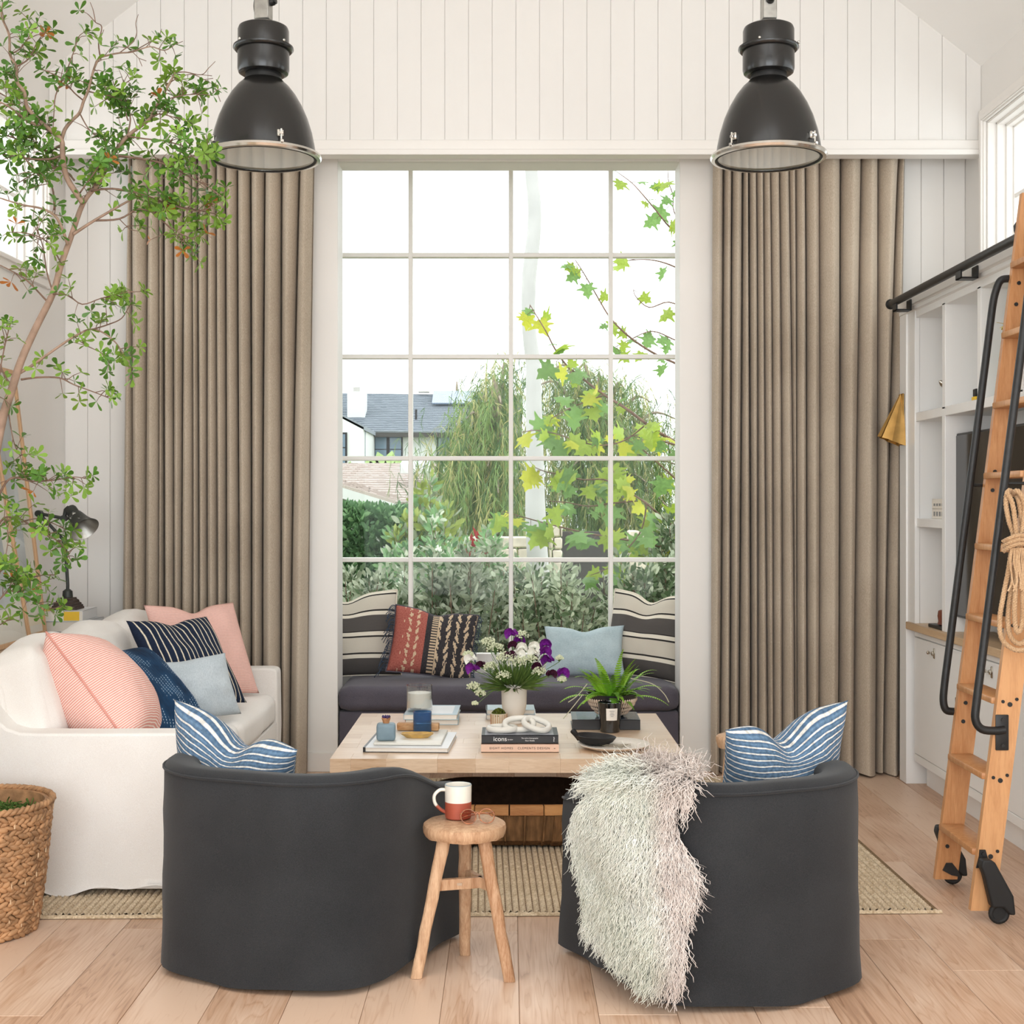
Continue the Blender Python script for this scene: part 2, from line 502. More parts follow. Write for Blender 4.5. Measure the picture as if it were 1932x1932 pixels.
tr = MB().b2((XL, YU + .05, HEADZ + .1), (XR, YB + .02, HEADZ + .14)).build('trim_3', M['trim']); tr['kind'] = 'structure'   # ceiling of the curtain pocket
bb = MB()
bb.b2((-1.13, YB - .028, 0), (-OPX + .002, YB - .011, 0.105), .003, 1)
b_ = bb.build('baseboard_back', M['trim']); b_['kind'] = 'structure'
MB().b2((OPX - .002, YB - .028, 0), (1.13, YB - .011, 0.105), .003, 1).build('baseboard', M['trim'], b_)

# window seat bay behind the opening
YG = 8.15
BX = 1.25
bay = MB()
bay.b2((-BX - .1, YB + .19, 0), (-BX, YG + .14, 3.75)); bay.b2((BX, YB + .19, 0), (BX + .1, YG + .14, 3.75))
bay.b2((-BX, YB + .2, 3.58), (BX, YG + .14, 3.75)); bay.b2((-BX, YG - .06, 0), (BX, YG + .14, .50))
o = bay.build('wall_bay', M['wall']); o['kind'] = 'structure'
def glass_material(name, tint, fac):
    m = bpy.data.materials.new(name); m.use_nodes = True
    nt = m.node_tree; nt.nodes.clear()
    out = nd(nt, 'ShaderNodeOutputMaterial'); tr_ = nd(nt, 'ShaderNodeBsdfTransparent'); gl = nd(nt, 'ShaderNodeBsdfGlossy')
    tr_.inputs[0].default_value = tint; gl.inputs['Roughness'].default_value = 0.02
    fr = nd(nt, 'ShaderNodeFresnel', IOR=1.45); mx = nd(nt, 'ShaderNodeMixShader')
    ge = nd(nt, 'ShaderNodeNewGeometry')
    f_ = math_n(nt, 'MULTIPLY', math_n(nt, 'MULTIPLY', fr.outputs[0], fac), math_n(nt, 'SUBTRACT', 1.0, ge.outputs['Backfacing']))
    nt.links.new(f_, mx.inputs[0])
    nt.links.new(tr_.outputs[0], mx.inputs[1]); nt.links.new(gl.outputs[0], mx.inputs[2]); nt.links.new(mx.outputs[0], out.inputs[0])
    return m
M['glass'] = glass_material('window_glass', (0.985, 0.995, 0.988, 1), 0.3)
M['clear'] = glass_material('clear_glass', (0.975, 0.98, 0.978, 1), 0.9)

win = bpy.data.objects.new('window_1', None); win.location = (0, YG, .5); link(win); win['kind'] = 'structure'
px_ = YG / FPX
cols = [(775 - 188.5 - 960) * px_, (775 - 960) * px_, (964 - 960) * px_, (1152 - 960) * px_, (1152 + 188.5 - 960) * px_]
rows = [EYE - (v - 950) * px_ for v in (291, 482.5, 673.5, 865, 1056, 1248)]
bar = 0.013
for i, xx in enumerate(cols):
    wd = bar if 0 < i < 4 else 0.05
    MB().b2((xx - wd, YG - .03, .45), (xx + wd, YG + .03, 3.6), .004, 1).build('frame' if i in (0, 4) else 'muntin', M['trim'], win)
for j, zz in enumerate(rows):
    wd = bar if 0 < j < 5 else 0.05
    MB().b2((cols[0], YG - .028, zz - wd), (cols[-1], YG + .028, zz + wd), .004, 1).build('frame' if j in (0, 5) else 'muntin', M['trim'], win)
for i in range(4):
    for j in range(5):
        MB().b2((cols[i] + bar, YG - .003, rows[j + 1] + bar), (cols[i + 1] - bar, YG + .003, rows[j] - bar)).build('pane', M['glass'], win)

# side walls with the high windows
WZ0, WZ1, WY0, WY1 = 2.64, 3.43, 4.5, 7.14
def side_wall(name, X, s):
    t = 0.2 * s
    a = MB()
    def bx(y0, y1, z0, z1):
        lo = (min(X, X + t), y0, z0); hi = (max(X, X + t), y1, z1); a.b2(lo, hi)
    bx(YR, WY0, 0, 4.0); bx(WY1, YB + .2, 0, 4.0); bx(WY0, WY1, 0, WZ0); bx(WY0, WY1, WZ1, 4.0)
    o = a.build(name, M['wall']); o['kind'] = 'structure'
    return o
side_wall('wall_left', XL, -1); side_wall('wall_right', XR, 1)
def side_window(name, X, s):
    o = bpy.data.objects.new(name, None); o.location = (X, 5.8, WZ0); link(o); o['kind'] = 'structure'
    def bx(nm, x0, x1, y0, y1, z0, z1, mat='trim', bev=.004):
        xs = sorted((X + s * x0, X + s * x1))
        return MB().b2((xs[0], y0, z0), (xs[1], y1, z1), bev, 1).build(nm, M[mat], o)
    cw = 0.072      # casing on the room side, in two steps
    for a, b, d, e in ((0, cw, -.018, .002), (0, .03, -.03, -.005)):
        bx('casing', d, .002, WY1 - e, WY1 + b, WZ0 - b, WZ1 + b)
        bx('casing', d, .002, WY0 - b, WY0 + e, WZ0 - b, WZ1 + b)
        bx('casing', d, .002, WY0 - .004, WY1 + .004, WZ1 - e, WZ1 + b)
        bx('casing', d, .002, WY0 - .004, WY1 + .004, WZ0 - b, WZ0 + e)
    for q in (0.0, 0.045, 0.09, 0.125):      # stepped jamb
        k = 0.012 + q * .25
        bx('jamb', q, .2, WY1 - k, WY1 + .001, WZ0, WZ1); bx('jamb', q, .2, WY0 - .001, WY0 + k, WZ0, WZ1)
        bx('jamb', q, .2, WY0, WY1, WZ1 - k, WZ1 + .001); bx('jamb', q, .2, WY0, WY1, WZ0 - .001, WZ0 + k)
    n = 5
    for i in range(1, n):
        yy = lerp(WY0, WY1, i / n)
        bx('muntin', .13, .165, yy - .012, yy + .012, WZ0, WZ1)
    zm = (WZ0 + WZ1) / 2
    bx('muntin', .13, .165, WY0, WY1, zm - .012, zm + .012)
    for i in range(n):
        for z0, z1 in ((WZ0, zm), (zm, WZ1)):
            bx('pane', .148, .152, lerp(WY0, WY1, i / n) + .01, lerp(WY0, WY1, (i + 1) / n) - .01, z0 + .01, z1 - .01, 'glass', 0)
side_window('window_2', XL, -1); side_window('window_3', XR, 1)

# closed ceiling slopes and the unseen rear wall, its opening added for fill
ce = MB()
def slope(x0, x1, y0, y1):
    z0, z1 = roof_z(x0), roof_z(x1)
    ce.add([(x0, y0, z0), (x1, y0, z1), (x1, y1, z1), (x0, y1, z0), (x0, y0, z0 + .12), (x1, y0, z1 + .12), (x1, y1, z1 + .12), (x0, y1, z0 + .12)],
           [(3, 2, 1, 0), (4, 5, 6, 7), (0, 1, 5, 4), (1, 2, 6, 5), (2, 3, 7, 6), (3, 0, 4, 7)])
slope(XL - .2, 0.048, YR, YB + .2); slope(0.048, XR + .2, YR, YB + .2)
o = ce.build('ceiling', M['ceiling'], angle=20); o['kind'] = 'structure'
rw = MB()
rw.b2((XL, YR - .15, 0), (-2.2, YR, 4.2)); rw.b2((2.2, YR - .15, 0), (XR, YR, 4.2)); rw.b2((-2.2, YR - .15, 3.4), (2.2, YR, 4.2))
rw.prism([(XL, 4.0), (XR, 4.0), (0.048, 5.7)], YR - .15, YR, 1)
o = rw.build('wall_rear', M['wall']); o['kind'] = 'structure'
D = math.radians
# ================================================================ curtains
def curtain(name, label, creases_top, creases_bot, ztop, zbot, Yf, seed, depth=0.06):
    """full-height pleated panel: between two creases the cloth bulges out, at each crease it tucks in deep"""
    rs = random.Random(seed)
    n = len(creases_top)
    amp = [0.6 + 0.8 * rs.random() for _ in range(n)]
    ph = [rs.random() * 6.28 for _ in range(n)]
    K = 10
    gaps = [0.002 + 0.009 * rs.random() ** 1.5 for _ in range(n)]
    rowsz = 34
    vs = []; fs = []
    for j in range(rowsz):
        t = j / (rowsz - 1)                      # 0 top, 1 bottom
        z = lerp(ztop, zbot, t)
        row = []
        tb = t ** 0.8
        xs = [lerp(a, b, tb) + (0.004 * math.sin(ph[i] + t * 3.4) if 0 < i < n - 1 else 0) for i, (a, b) in enumerate(zip(creases_top, creases_bot))]
        for i in range(n - 1):
            gp = gaps[i] if i else 0.0; gq = gaps[i + 1] if i < n - 2 else 0.0
            x0, x1 = xs[i] + gp / 2, xs[i + 1] - gq / 2
            wd = x1 - x0
            A = min(depth * 1.5, 0.026 + wd * 0.70) * (0.8 + 0.28 * amp[i]) * (0.8 + 0.25 * t)
            lean = (0.10 * math.sin(ph[i] * 2.1 + t * 1.7))
            if i: row.append((x0, Yf + 0.078, z))
            for k in range(K):
                u = k / (K - 1)
                prof = max(0, math.sin(PI * u)) ** 0.5
                x = x0 + wd * (u + (lean * math.sin(PI * u) * 0.5 + 0.06 * math.sin(2 * PI * u)))
                y = Yf + 0.034 - A * prof
                if j == rowsz - 1: y -= 0.012 * prof
                row.append((x, y, z + (0.006 * math.sin(ph[i] + u * 3) if j == rowsz - 1 else 0)))
            if i < n - 2: row.append((x1, Yf + 0.078, z))
        row.append((xs[-1], Yf + 0.02, z))
        m_ = len(row)
        vs += row
    for j in range(rowsz - 1):
        for i in range(m_ - 1):
            fs.append((j * m_ + i, j * m_ + i + 1, (j + 1) * m_ + i + 1, (j + 1) * m_ + i))
    nv = len(vs)                                  # the lining, a little behind
    vs2 = [(x, y + 0.006, z) for x, y, z in vs]
    b = MB(); b.add(vs, fs); b.add(vs2, [f[::-1] for f in fs])
    edge = []
    for j in range(rowsz - 1):
        for c0 in (0, m_ - 1):
            p, q = j * m_ + c0, (j + 1) * m_ + c0
            edge.append((p, q, nv + q, nv + p))
    for i in range(m_ - 1):
        for r0 in (0, rowsz - 1):
            p, q = r0 * m_ + i, r0 * m_ + i + 1
            edge.append((p, q, nv + q, nv + p))
    b.f += edge
    o = b.build(name, M['linen'], None, angle=70)
    return tag(o, label, 'curtain', 'linen curtains')
YC = 7.36
kx = YC / FPX
LT = [240, 247, 279, 297, 308, 326, 343, 359, 371, 389, 407, 424, 447, 471, 497, 531, 564, 592]
LB = [226, 249, 270, 297, 306, 326, 341, 362, 372, 390, 408, 423, 449, 471, 494, 526, 545, 578]
RT = [1347, 1368, 1385, 1402, 1416, 1428, 1443, 1454, 1472, 1491, 1502, 1520, 1548, 1590, 1627, 1660, 1700, 1709]
RB = [1343, 1359, 1377, 1397, 1417, 1433, 1449, 1463, 1478, 1500, 1506, 1527, 1547, 1583, 1614, 1655, 1668, 1697]
curtain('curtain', 'tall beige linen curtain in narrow pleats behind the white sofa',
        [(p - 960) * kx for p in LT], [(p - 960) * kx for p in LB], HEADZ + .02, 0.012, YC, 3)
curtain('curtain', 'beige linen curtain in wide and narrow pleats next to the white bookcase',
        [(p - 960) * kx for p in RT], [(p - 960) * kx for p in RB], HEADZ + .02, 0.012, YC, 5, depth=0.066)

# ================================================================ bookcase wall (right)
XS = 2.07        # face of the upper shelves
bk = thing('bookcase', 'tall white built-in bookcase with open shelves along the right wall', 'bookcase', (XS, 5.6, .84))
def slab(nm, lo, hi, mat='cabinet', parent=bk, bev=.002):
    return MB().b2(lo, hi, bev, 1).build(nm, M[mat], parent)
CT = 0.84; TOPZ = 2.395; YFAR = 7.008; XBK = 2.45
YN = 3.4        # the run goes on past the frame
slab('filler_panel', (2.055, 7.13, 0), (XBK, 7.245, 2.46))
slab('stile', (XS - .006, YFAR, CT), (XS + .02, 7.131, 2.45))
slab('side_panel', (XS + .02, YFAR + .004, CT), (XBK, 7.13, 2.45))
slab('back_panel', (XBK - .02, YN, CT), (XBK + .02, 7.0, 2.46))
slab('header', (XS, YN, TOPZ), (XBK, YFAR + .02, 2.455))
slab('cornice', (XS - .035, YN, 2.452), (XBK, 7.25, 2.505), bev=.006)
slab('cornice', (XS - .018, YN, 2.43), (XS + .01, 7.25, 2.455), bev=.004)
slab('shelf', (XS, YN, 1.866), (XBK - .02, YFAR + .005, 1.911))
slab('shelf', (XS + .004, 6.56, 1.331), (XBK - .02, YFAR + .005, 1.374))
dv = [(6.539, 6.587)]
slab('divider', (XS, 6.539, CT), (XBK - .02, 6.587, 1.87))
for a in (6.539, 6.045, 5.55, 5.06, 4.57):
    slab('divider', (XS, a, 1.90), (XBK - .02, a + .045, TOPZ + .01))
slab('divider', (XS, 4.95, CT), (XBK - .02, 4.995, 1.87))
slab('back_panel', (2.30, 4.99, CT), (2.33, 6.545, 1.87))      # the panel behind the television
# base cabinets
ct = slab('worktop', (2.052, YN, .802), (XBK, 7.128, CT), 'oak_counter', None, .003)
ct.name = 'worktop'; tag(ct, 'long pale oak worktop between the white cabinets and the bookcase above', 'worktop')
latch_mb = None
def latch(p, parent):
    """cast cupboard catch: back plate, curved lever, ball end"""
    h = MB()
    h.b2((p[0] - .004, p[1] - .021, p[2] - .026), (p[0] + .002, p[1] - .005, p[2] + .026), .003, 1)
    h.b2((p[0] - .012, p[1] - .018, p[2] - .011), (p[0] - .003, p[1] - .002, p[2] + .011), .003, 1)
    h.tube(curve([(p[0] - .010, p[1] - .004, p[2]), (p[0] - .016, p[1] + .015, p[2] + .002), (p[0] - .014, p[1] + .036, p[2] - .002)], 4), .0035, 8)
    h.ball((p[0] - .014, p[1] + .040, p[2] - .001), .009, 10, 6)
    return h.build('latch', M['nickel'], parent)
CABS = [(6.29, 7.085), (5.47, 6.28), (4.65, 5.46), (3.83, 4.64)]
cab_lab = ['white base cabinet under the far end of the worktop, nearest the curtain',
           'second white base cabinet from the curtain, seen behind the ladder treads',
           'third white base cabinet from the curtain, at the photo edge by the ladder',
           'fourth white base cabinet from the curtain, nearest the camera']
for i, (a, b) in enumerate(CABS):
    c = thing('base_cabinet', cab_lab[i], 'cabinet', (2.1, (a + b) / 2, 0), group='white base cabinets')
    MB().b2((2.10, a - .004, .122), (XBK, b + .004, .801), .002, 1).build('body', M['cabinet'], c)
    MB().b2((2.150, a - .004, 0), (2.18, b + .004, .123)).build('toe_kick', M['cabinet'], c)
    d = MB().b2((2.084, a + .002, .17), (2.1005, b - .002, .765), .0025, 1).build('door', M['cabinet'], c)
    MB().b2((2.086, a - .003, .125), (2.1005, b + .003, .167), .002, 1).build('rail', M['cabinet'], c)
    MB().b2((2.086, a - .003, .769), (2.1005, b + .003, .8), .002, 1).build('rail', M['cabinet'], c)
    latch((2.083, b - .325, .715 if i == 0 else .722), d)
# television
tv = thing('television', 'large black flat television on the right wall, behind the ladder', 'television', (2.14, 5.85, 1.35))
M['tv_screen'] = plain('tv_screen', S(14, 14, 13), 0.12, 0.6, var=0.05)
MB().b2((2.125, 5.10, .912), (2.165, 6.562, 1.782), .004, 1).build('casing', M['black_metal'], tv)
MB().b2((2.122, 5.112, .925), (2.1255, 6.552, 1.771)).build('screen', M['tv_screen'], tv)
MB().b2((2.166, 5.5, 1.1), (2.31, 6.1, 1.5), .004, 1).build('wall_bracket', M['black_metal'], tv)
# things on the shelves
o = thing('silver_shell', 'small silver shell shaped ornament fixed to the first bookcase divider from the curtain', 'ornament', (2.085, 6.60, 2.02))
MB().lathe([(.001, 0), (.010, .006), (.017, .018), (.016, .032), (.009, .046), (.001, .055)], 14, Euler((0, D(-62), D(20))).to_matrix(), (2.105, 6.615, 2.012)).build('shell', M['nickel'], o)
MB().cyl((2.092, 6.5872, 2.02), (2.092, 6.61, 2.02), .008, n=12).build('mount', M['black_metal'], o)
M['yellow'] = plain('yellow_card', S(232, 190, 50), 0.5)
M['paper'] = plain('paper', S(232, 226, 216), 0.7, 0.2, var=0.03, scale=120, stretch=(1, 1, 6))
o = thing('boxed_frame', 'small dark square block with yellow base on the upper shelf beside the ladder', 'ornament', (2.09, 6.155, 1.911))
MB().b2((2.074, 6.13, 1.9112), (2.104, 6.178, 1.927), .002, 1).build('base', M['yellow'], o)
MB().b2((2.078, 6.134, 1.9272), (2.10, 6.174, 1.962), .003, 1).build('block', M['black_metal'], o)
# vase with yellow flowers
VX, VY = 2.20, 5.83
M['glass_green'] = glass_material('pale_green_glass', (0.86, 0.92, 0.88, 1), 2.2)
v = thing('glass_vase', 'round clear glass vase on the upper shelf half hidden by the ladder', 'vase', (VX, VY, 1.911))
MB().lathe([(.05, .001), (.085, .03), (.117, .10), (.122, .15), (.11, .22), (.075, .275), (.05, .295), (.055, .32), (.052, .32), (.046, .296), (.071, .272), (.106, .218), (.118, .15), (.113, .1), (.08, .032), (.04, .008)], 32, None, (VX, VY, 1.911), True, True).build('body', M['glass_green'], v)
M['petal_y'] = plain('yellow_petal', S(236, 208, 20), 0.6, 0.2, var=0.12, scale=40)
M['stem_g'] = plain('green_stem', S(86, 120, 50), 0.5, var=0.15)
for k, (dx, dy, dz, lab) in enumerate(((-.075, .03, .30, 'yellow flower drooping over the rim of the round glass vase, nearest the curtain'), (.02, -.06, .42, 'yellow flower standing in the round glass vase, hidden by the ladder stile'))):
    f = thing('yellow_flower', lab, 'flower', (VX + dx, VY + dy, 1.911 + dz), group='yellow flowers in the glass vase')
    MB().tube(curve([(VX, VY, 1.935), (VX + dx * .3, VY + dy * .3, 1.911 + dz * .6), (VX + dx, VY + dy, 1.911 + dz - .01)], 5), .003, 6).build('stem', M['stem_g'], f)
    for q in range(7):
        a = q * 2 * PI / 7
        d = Vector((math.cos(a), math.sin(a), .25 if q % 2 else -.35)).normalized()
        cpt = Vector((VX + dx, VY + dy, 1.911 + dz))
        s_ = d.cross(Vector((0, 0, 1))).normalized() * .013
        MB().add([cpt, cpt + d * .02 + s_, cpt + d * .045 + s_ * .7, cpt + d * .052, cpt + d * .045 - s_ * .7, cpt + d * .02 - s_], [(0, 1, 2, 3), (0, 3, 4, 5)]).build('petal', M['petal_y'], f, angle=180)
# two small white calendar blocks on the middle shelf
M['print_grey'] = plain('grey_print', S(140, 140, 140), 0.6)
for k, (z0, lab) in enumerate(((1.3742, 'lower of two small white printed boxes on the middle shelf'), (1.424, 'upper of two small white printed boxes on the middle shelf'))):
    o = thing('printed_box', lab, 'box', (2.14, 6.68, z0), group='white boxes on the middle shelf')
    MB().b2((2.10, 6.60, z0), (2.16, 6.84, z0 + .049), .003, 1).build('body', M['paper'], o)
    for q in range(4):
        MB().b2((2.0988, 6.66 + q * .042, z0 + .014), (2.101, 6.684 + q * .042, z0 + (.036 if k == 0 else .026))).build('print', M['print_grey'], o)
o = tag(MB().b2((2.075, 6.60, .8401), (2.20, 6.82, .858), .003, 1).build('dark_book', M['black_metal']), 'small dark book lying on the oak worktop below the shelves', 'book')
M['red_wood'] = wood('red_wood', S(96, 46, 30), S(140, 76, 50), (20, 20, 4), 0.35)
o = tag(MB().lathe([(.02, .0), (.03, .004), (.026, .02), (.03, .045), (.026, .07), (.02, .074)], 20, None, (2.115, 6.70, .8582), True, True).build('wooden_cup', M['red_wood']), 'little reddish brown wooden cup standing on the dark book', 'cup')

# brass wall light on the filler panel
sc = thing('wall_sconce', 'brass shell-folded wall light beside the right curtain', 'wall light', (2.055, 7.19, 1.83))
XQ = 2.0545
apex = Vector((XQ - .006, 7.19, 2.02)); 
bs = MB(); pts = []
nfl = 6
ring = []
for i in range(nfl * 2 + 1):
    a = lerp(-PI / 2, PI / 2, i / (nfl * 2))
    r = .135 if i % 2 == 0 else .122
    ring.append(Vector((XQ - .004 - r * math.cos(a) * .95, 7.19 + r * math.sin(a) * .42, 1.80 + .028 * math.sin(abs(a)) * 0 - (.05 * math.cos(a) * -1) - .05)))
top = [Vector((XQ - .003 - .012 * max(0, math.cos(lerp(-PI / 2, PI / 2, i / (nfl * 2)))), 7.19 + .02 * math.sin(lerp(-PI / 2, PI / 2, i / (nfl * 2))), 2.02)) for i in range(nfl * 2 + 1)]
n_ = nfl * 2 + 1
bs.add(top + ring, [(i, i + 1, n_ + i + 1, n_ + i) for i in range(n_ - 1)])
inner = [p + Vector((.006, 0, 0)) for p in ring]
bs.add(top + inner, [(n_ + i, n_ + i + 1, i + 1, i) for i in range(n_ - 1)])
bs.build('shade', M['brass'], sc, angle=15)
MB().b2((XQ - .012, 7.155, 1.755), (XQ - .0002, 7.225, 2.022), .003, 1).build('back_plate', M['brass'], sc)
M['bulb'] = plain('frosted_bulb', S(236, 228, 210), 0.4)
MB().ball((XQ - .06, 7.19, 1.815), .018, 12, 8).cyl((XQ - .06, 7.19, 1.83), (XQ - .02, 7.19, 1.88), .012).build('bulb', M['bulb'], sc)

# ================================================================ ladder rail
lr = thing('ladder_rail', 'black pipe rail for the library ladder along the top of the bookcase', 'rail', (1.97, 5.6, 2.478))
MB().cyl((1.97, 7.1, 2.478), (1.97, YN, 2.478), .0195, n=20).build('pipe', M['black_metal'], lr)
MB().ball((1.97, 7.11, 2.478), .027, 16, 10, (1, .8, 1)).build('end_cap', M['black_metal'], lr)
for yy in (6.99, 6.0, 5.0, 4.0):
    b = MB()
    b.b2((1.955, yy - .035, 2.425), (2.034, yy + .035, 2.433), .002, 1)
    b.b2((2.026, yy - .035, 2.425), (2.034, yy + .035, 2.482), .002, 1)
    b.b2((1.955, yy - .035, 2.425), (1.963, yy + .035, 2.462), .002, 1)
    b.build('bracket', M['black_metal'], lr)

# ================================================================ library ladder
ld = thing('library_ladder', 'leaning oak library ladder with black handrails and rubber wheels', 'ladder', (1.66, 5.0, 0))
SL = 0.127
def fx(z): return 1.60 + SL * z
LW = 0.084
YL = (4.80, 5.20)        # near and far stile
for yy in YL:
    z0, z1 = 0.035, 2.62
    MB().prism([(fx(z0), z0), (fx(z0) + LW, z0 + .0), (fx(z1) + LW, z1), (fx(z1), z1)], yy - .013, yy + .013, 1).build('stile', M['oak_ladder'], ld)
TZ = [.246 + .264 * k for k in range(9)]
for z in TZ:
    t = MB().b2((fx(z) - .014, YL[0] + .0125, z - .024), (fx(z) + LW - .004, YL[1] - .0125, z), .005, 2).build('tread', M['oak_ladder'], ld)
    for (dx, dz, r) in ((.018, -.012, .006), (.066, -.004, .006), (.042, -.022, .0085)):
        for yy, s in ((YL[0] - .0128, -1), (YL[1] + .0128, 1)):
            MB().cyl((fx(z) + dx, yy, z + dz), (fx(z) + dx, yy + s * .003, z + dz), r, n=10).build('bolt', M['black_metal'], ld)
for z in (.16, .63, .70, 1.50, 1.57, 2.2, 2.28):
    MB().cyl((fx(z) + .03, YL[1] - .0128, z), (fx(z) + .03, YL[1] - .016, z), .0075, n=10).build('bolt', M['black_metal'], ld)
for yy, s in ((YL[0], -1), (YL[1], 1)):
    # handrail
    off = -.075 if s < 0 else -.046
    yo = yy + s * .022
    def hp(z, o): return (fx(z) + o, yo, z)
    path = [hp(.665, .035), hp(.662, .0), hp(.668, off * .6), hp(.70, off + .004), hp(.76, off)] + [hp(.9 + .19 * k, off) for k in range(7)] + [hp(2.20, off), hp(2.26, off + .006), hp(2.295, off * .6), hp(2.302, .0), hp(2.30, .03)]
    hr = MB().tube(curve(path, 4), .0145, 12).build('handrail', M['black_metal'], ld, angle=60)
    for zc in (.655, 2.30):
        b = MB().b2((fx(zc) + .006, min(yy + s * .013, yy + s * .019), zc - .062), (fx(zc) + .052, max(yy + s * .013, yy + s * .019), zc + .062), .003, 2)
        for dz in (-.045, .045):
            b.cyl((fx(zc) + .03, yy + s * .018, zc + dz), (fx(zc) + .03, yy + s * .023, zc + dz), .006, n=10)
        b.build('bracket', M['black_metal'], ld)
    zc = 1.52
    b = MB().b2((fx(zc) + .006, min(yy + s * .013, yy + s * .019), zc - .062), (fx(zc) + .03, max(yy + s * .013, yy + s * .019), zc + .062), .003, 2)
    b.cyl((fx(zc) + .012, yo, zc), (fx(zc) + off, yo, zc), .006, n=10)
    b.build('bracket', M['black_metal'], ld)
    # wheel under its hood
    wx, wy, wr = 1.690, yy + s * .048, .037
    MB().tube([(wx + math.cos(a) * (wr - .009), wy, wr + math.sin(a) * (wr - .009)) for a in [2 * PI * k / 24 for k in range(24)]], .009, 10, closed=True).cyl((wx, wy - .006, wr), (wx, wy + .006, wr), .022, n=20).build('wheel', M['rubber'], ld)
    hood = MB()
    prof = [(1.628, .225), (1.656, .225), (1.672, .215), (1.735, .10), (1.742, .035), (1.722, .035), (1.70, .06), (1.66, .06), (1.634, .17), (1.622, .20)]
    hood.prism(prof, wy - .021, wy + .021, 1)
    plate = MB().prism([(1.622, .185), (1.632, .225), (1.634, .248), (1.654, .248), (1.662, .22), (1.682, .19)], min(yy + s * .013, yy + s * .020), max(yy + s * .013, yy + s * .020), 1)
    plate.cyl((1.645, yy + s * .02, .235), (1.645, yy + s * .026, .235), .006, n=10)
    bmh = hood.build('wheel_hood', M['rubber'], ld, angle=25)
    md = bmh.modifiers.new('bevel', 'BEVEL'); md.width = .007; md.segments = 3
    plate.build('wheel_plate', M['black_metal'], ld)
    foot = MB().prism([(1.632, .07), (1.646, .098), (1.668, .098), (1.69, .07), (1.70, .045), (1.665, .052)], min(yy - s * .013, yy - s * .018), max(yy - s * .013, yy - s * .018), 1)
    foot.build('wheel_plate', M['black_metal'], ld)
    # hook over the rail
    MB().tube(curve([(fx(2.44) + .03, yy + s * .018, 2.42), (fx(2.5) + .0, yy + s * .018, 2.50), (1.96, yy + s * .018, 2.515), (1.995, yy + s * .018, 2.49)], 4), .007, 8).build('hook', M['black_metal'], ld)

# rope hank hanging on the near handrail's stand-off
rp = thing('rope_hank', 'coiled hank of thick natural rope hanging from the ladder', 'rope', (1.79, 4.74, 1.4))
M['rope'] = fabric('jute_rope', S(172, 136, 100), S(206, 174, 138), 260, bumpv=0.5, big=14)
def rope(parent, pts, r, pitch=.028, name='strand'):
    """laid rope: three strands twisted round the centre line"""
    c = curve(pts, 10)
    L = [0]
    for a, b in zip(c, c[1:]): L.append(L[-1] + (b - a).length)
    n = max(12, int(L[-1] / .0055)); mb = MB()
    cs = []
    k = 0
    for i in range(n + 1):
        s_ = L[-1] * i / n
        while k < len(c) - 2 and L[k + 1] < s_: k += 1
        cs.append(c[k].lerp(c[k + 1], (s_ - L[k]) / max(1e-6, L[k + 1] - L[k])))
    for q in range(3):
        st = []
        for i, p_ in enumerate(cs):
            t = (cs[min(i + 1, n)] - cs[max(i - 1, 0)]).normalized()
            a = t.cross(Vector((.3, 1, .2))).normalized(); b = t.cross(a)
            an = 2 * PI * (L[-1] * i / n / pitch + q / 3)
            st.append(p_ + (a * math.cos(an) + b * math.sin(an)) * r * .5)
        mb.tube(st, r * .62, 6)
    return mb.build(name, M['rope'], parent, angle=70)
def rq(px, py, dy=0.0): return P(px, py, 4.70 + dy)
rope(rp, [rq(1914, 932, .05), rq(1902, 926), rq(1898, 950), rq(1904, 985), rq(1912, 1010), rq(1908, 1040), rq(1902, 1080), rq(1892, 1130), rq(1886, 1170), rq(1890, 1205), rq(1910, 1224), rq(1932, 1226), rq(1950, 1210), rq(1955, 1160), rq(1945, 1090), rq(1935, 1030), rq(1928, 985), rq(1922, 945), rq(1916, 934, .03)], .0085)
rope(rp, [rq(1909, 934, .03), rq(1920, 926, -.01), rq(1932, 950, -.01), rq(1930, 990, -.01), rq(1922, 1020, -.01), rq(1916, 1060, .01), rq(1908, 1110, .01), rq(1902, 1160, .01), rq(1906, 1200, .01), rq(1925, 1215, .01), rq(1942, 1195, .01), rq(1946, 1140, .01), rq(1938, 1060, .01), rq(1945, 990, .01), rq(1948, 950, .01)], .0085)
rope(rp, [rq(1900, 930, -.012), rq(1910, 950, -.015), rq(1916, 990, -.018), rq(1920, 1030, -.02), rq(1926, 1080, -.02), rq(1930, 1140, -.02), rq(1928, 1180, -.02), rq(1918, 1192, -.02), rq(1914, 1150, -.02), rq(1918, 1090, -.02)], .0085)
for k in range(3):
    rope(rp, [rq(1893, 1022 + k * 9, .0), rq(1905, 1016 + k * 8, -.03), rq(1922, 1010 + k * 8, -.035), rq(1940, 1012 + k * 8, -.03), rq(1950, 1018 + k * 8, .0)], .008, name='binding')
tq = MB()
for k in range(22):
    x0 = 1908 + k * 1.7 + R.uniform(-1, 1)
    tq.tube(curve([rq(x0, 1034, -.03), rq(x0 + R.uniform(-4, 4), 1060, -.036), rq(x0 + R.uniform(-6, 6), 1095, -.034), rq(x0 + R.uniform(-7, 7), 1108 + R.uniform(0, 14), -.034)], 3), .0032, 5)
tq.build('tassel', M['rope'], rp, angle=70)

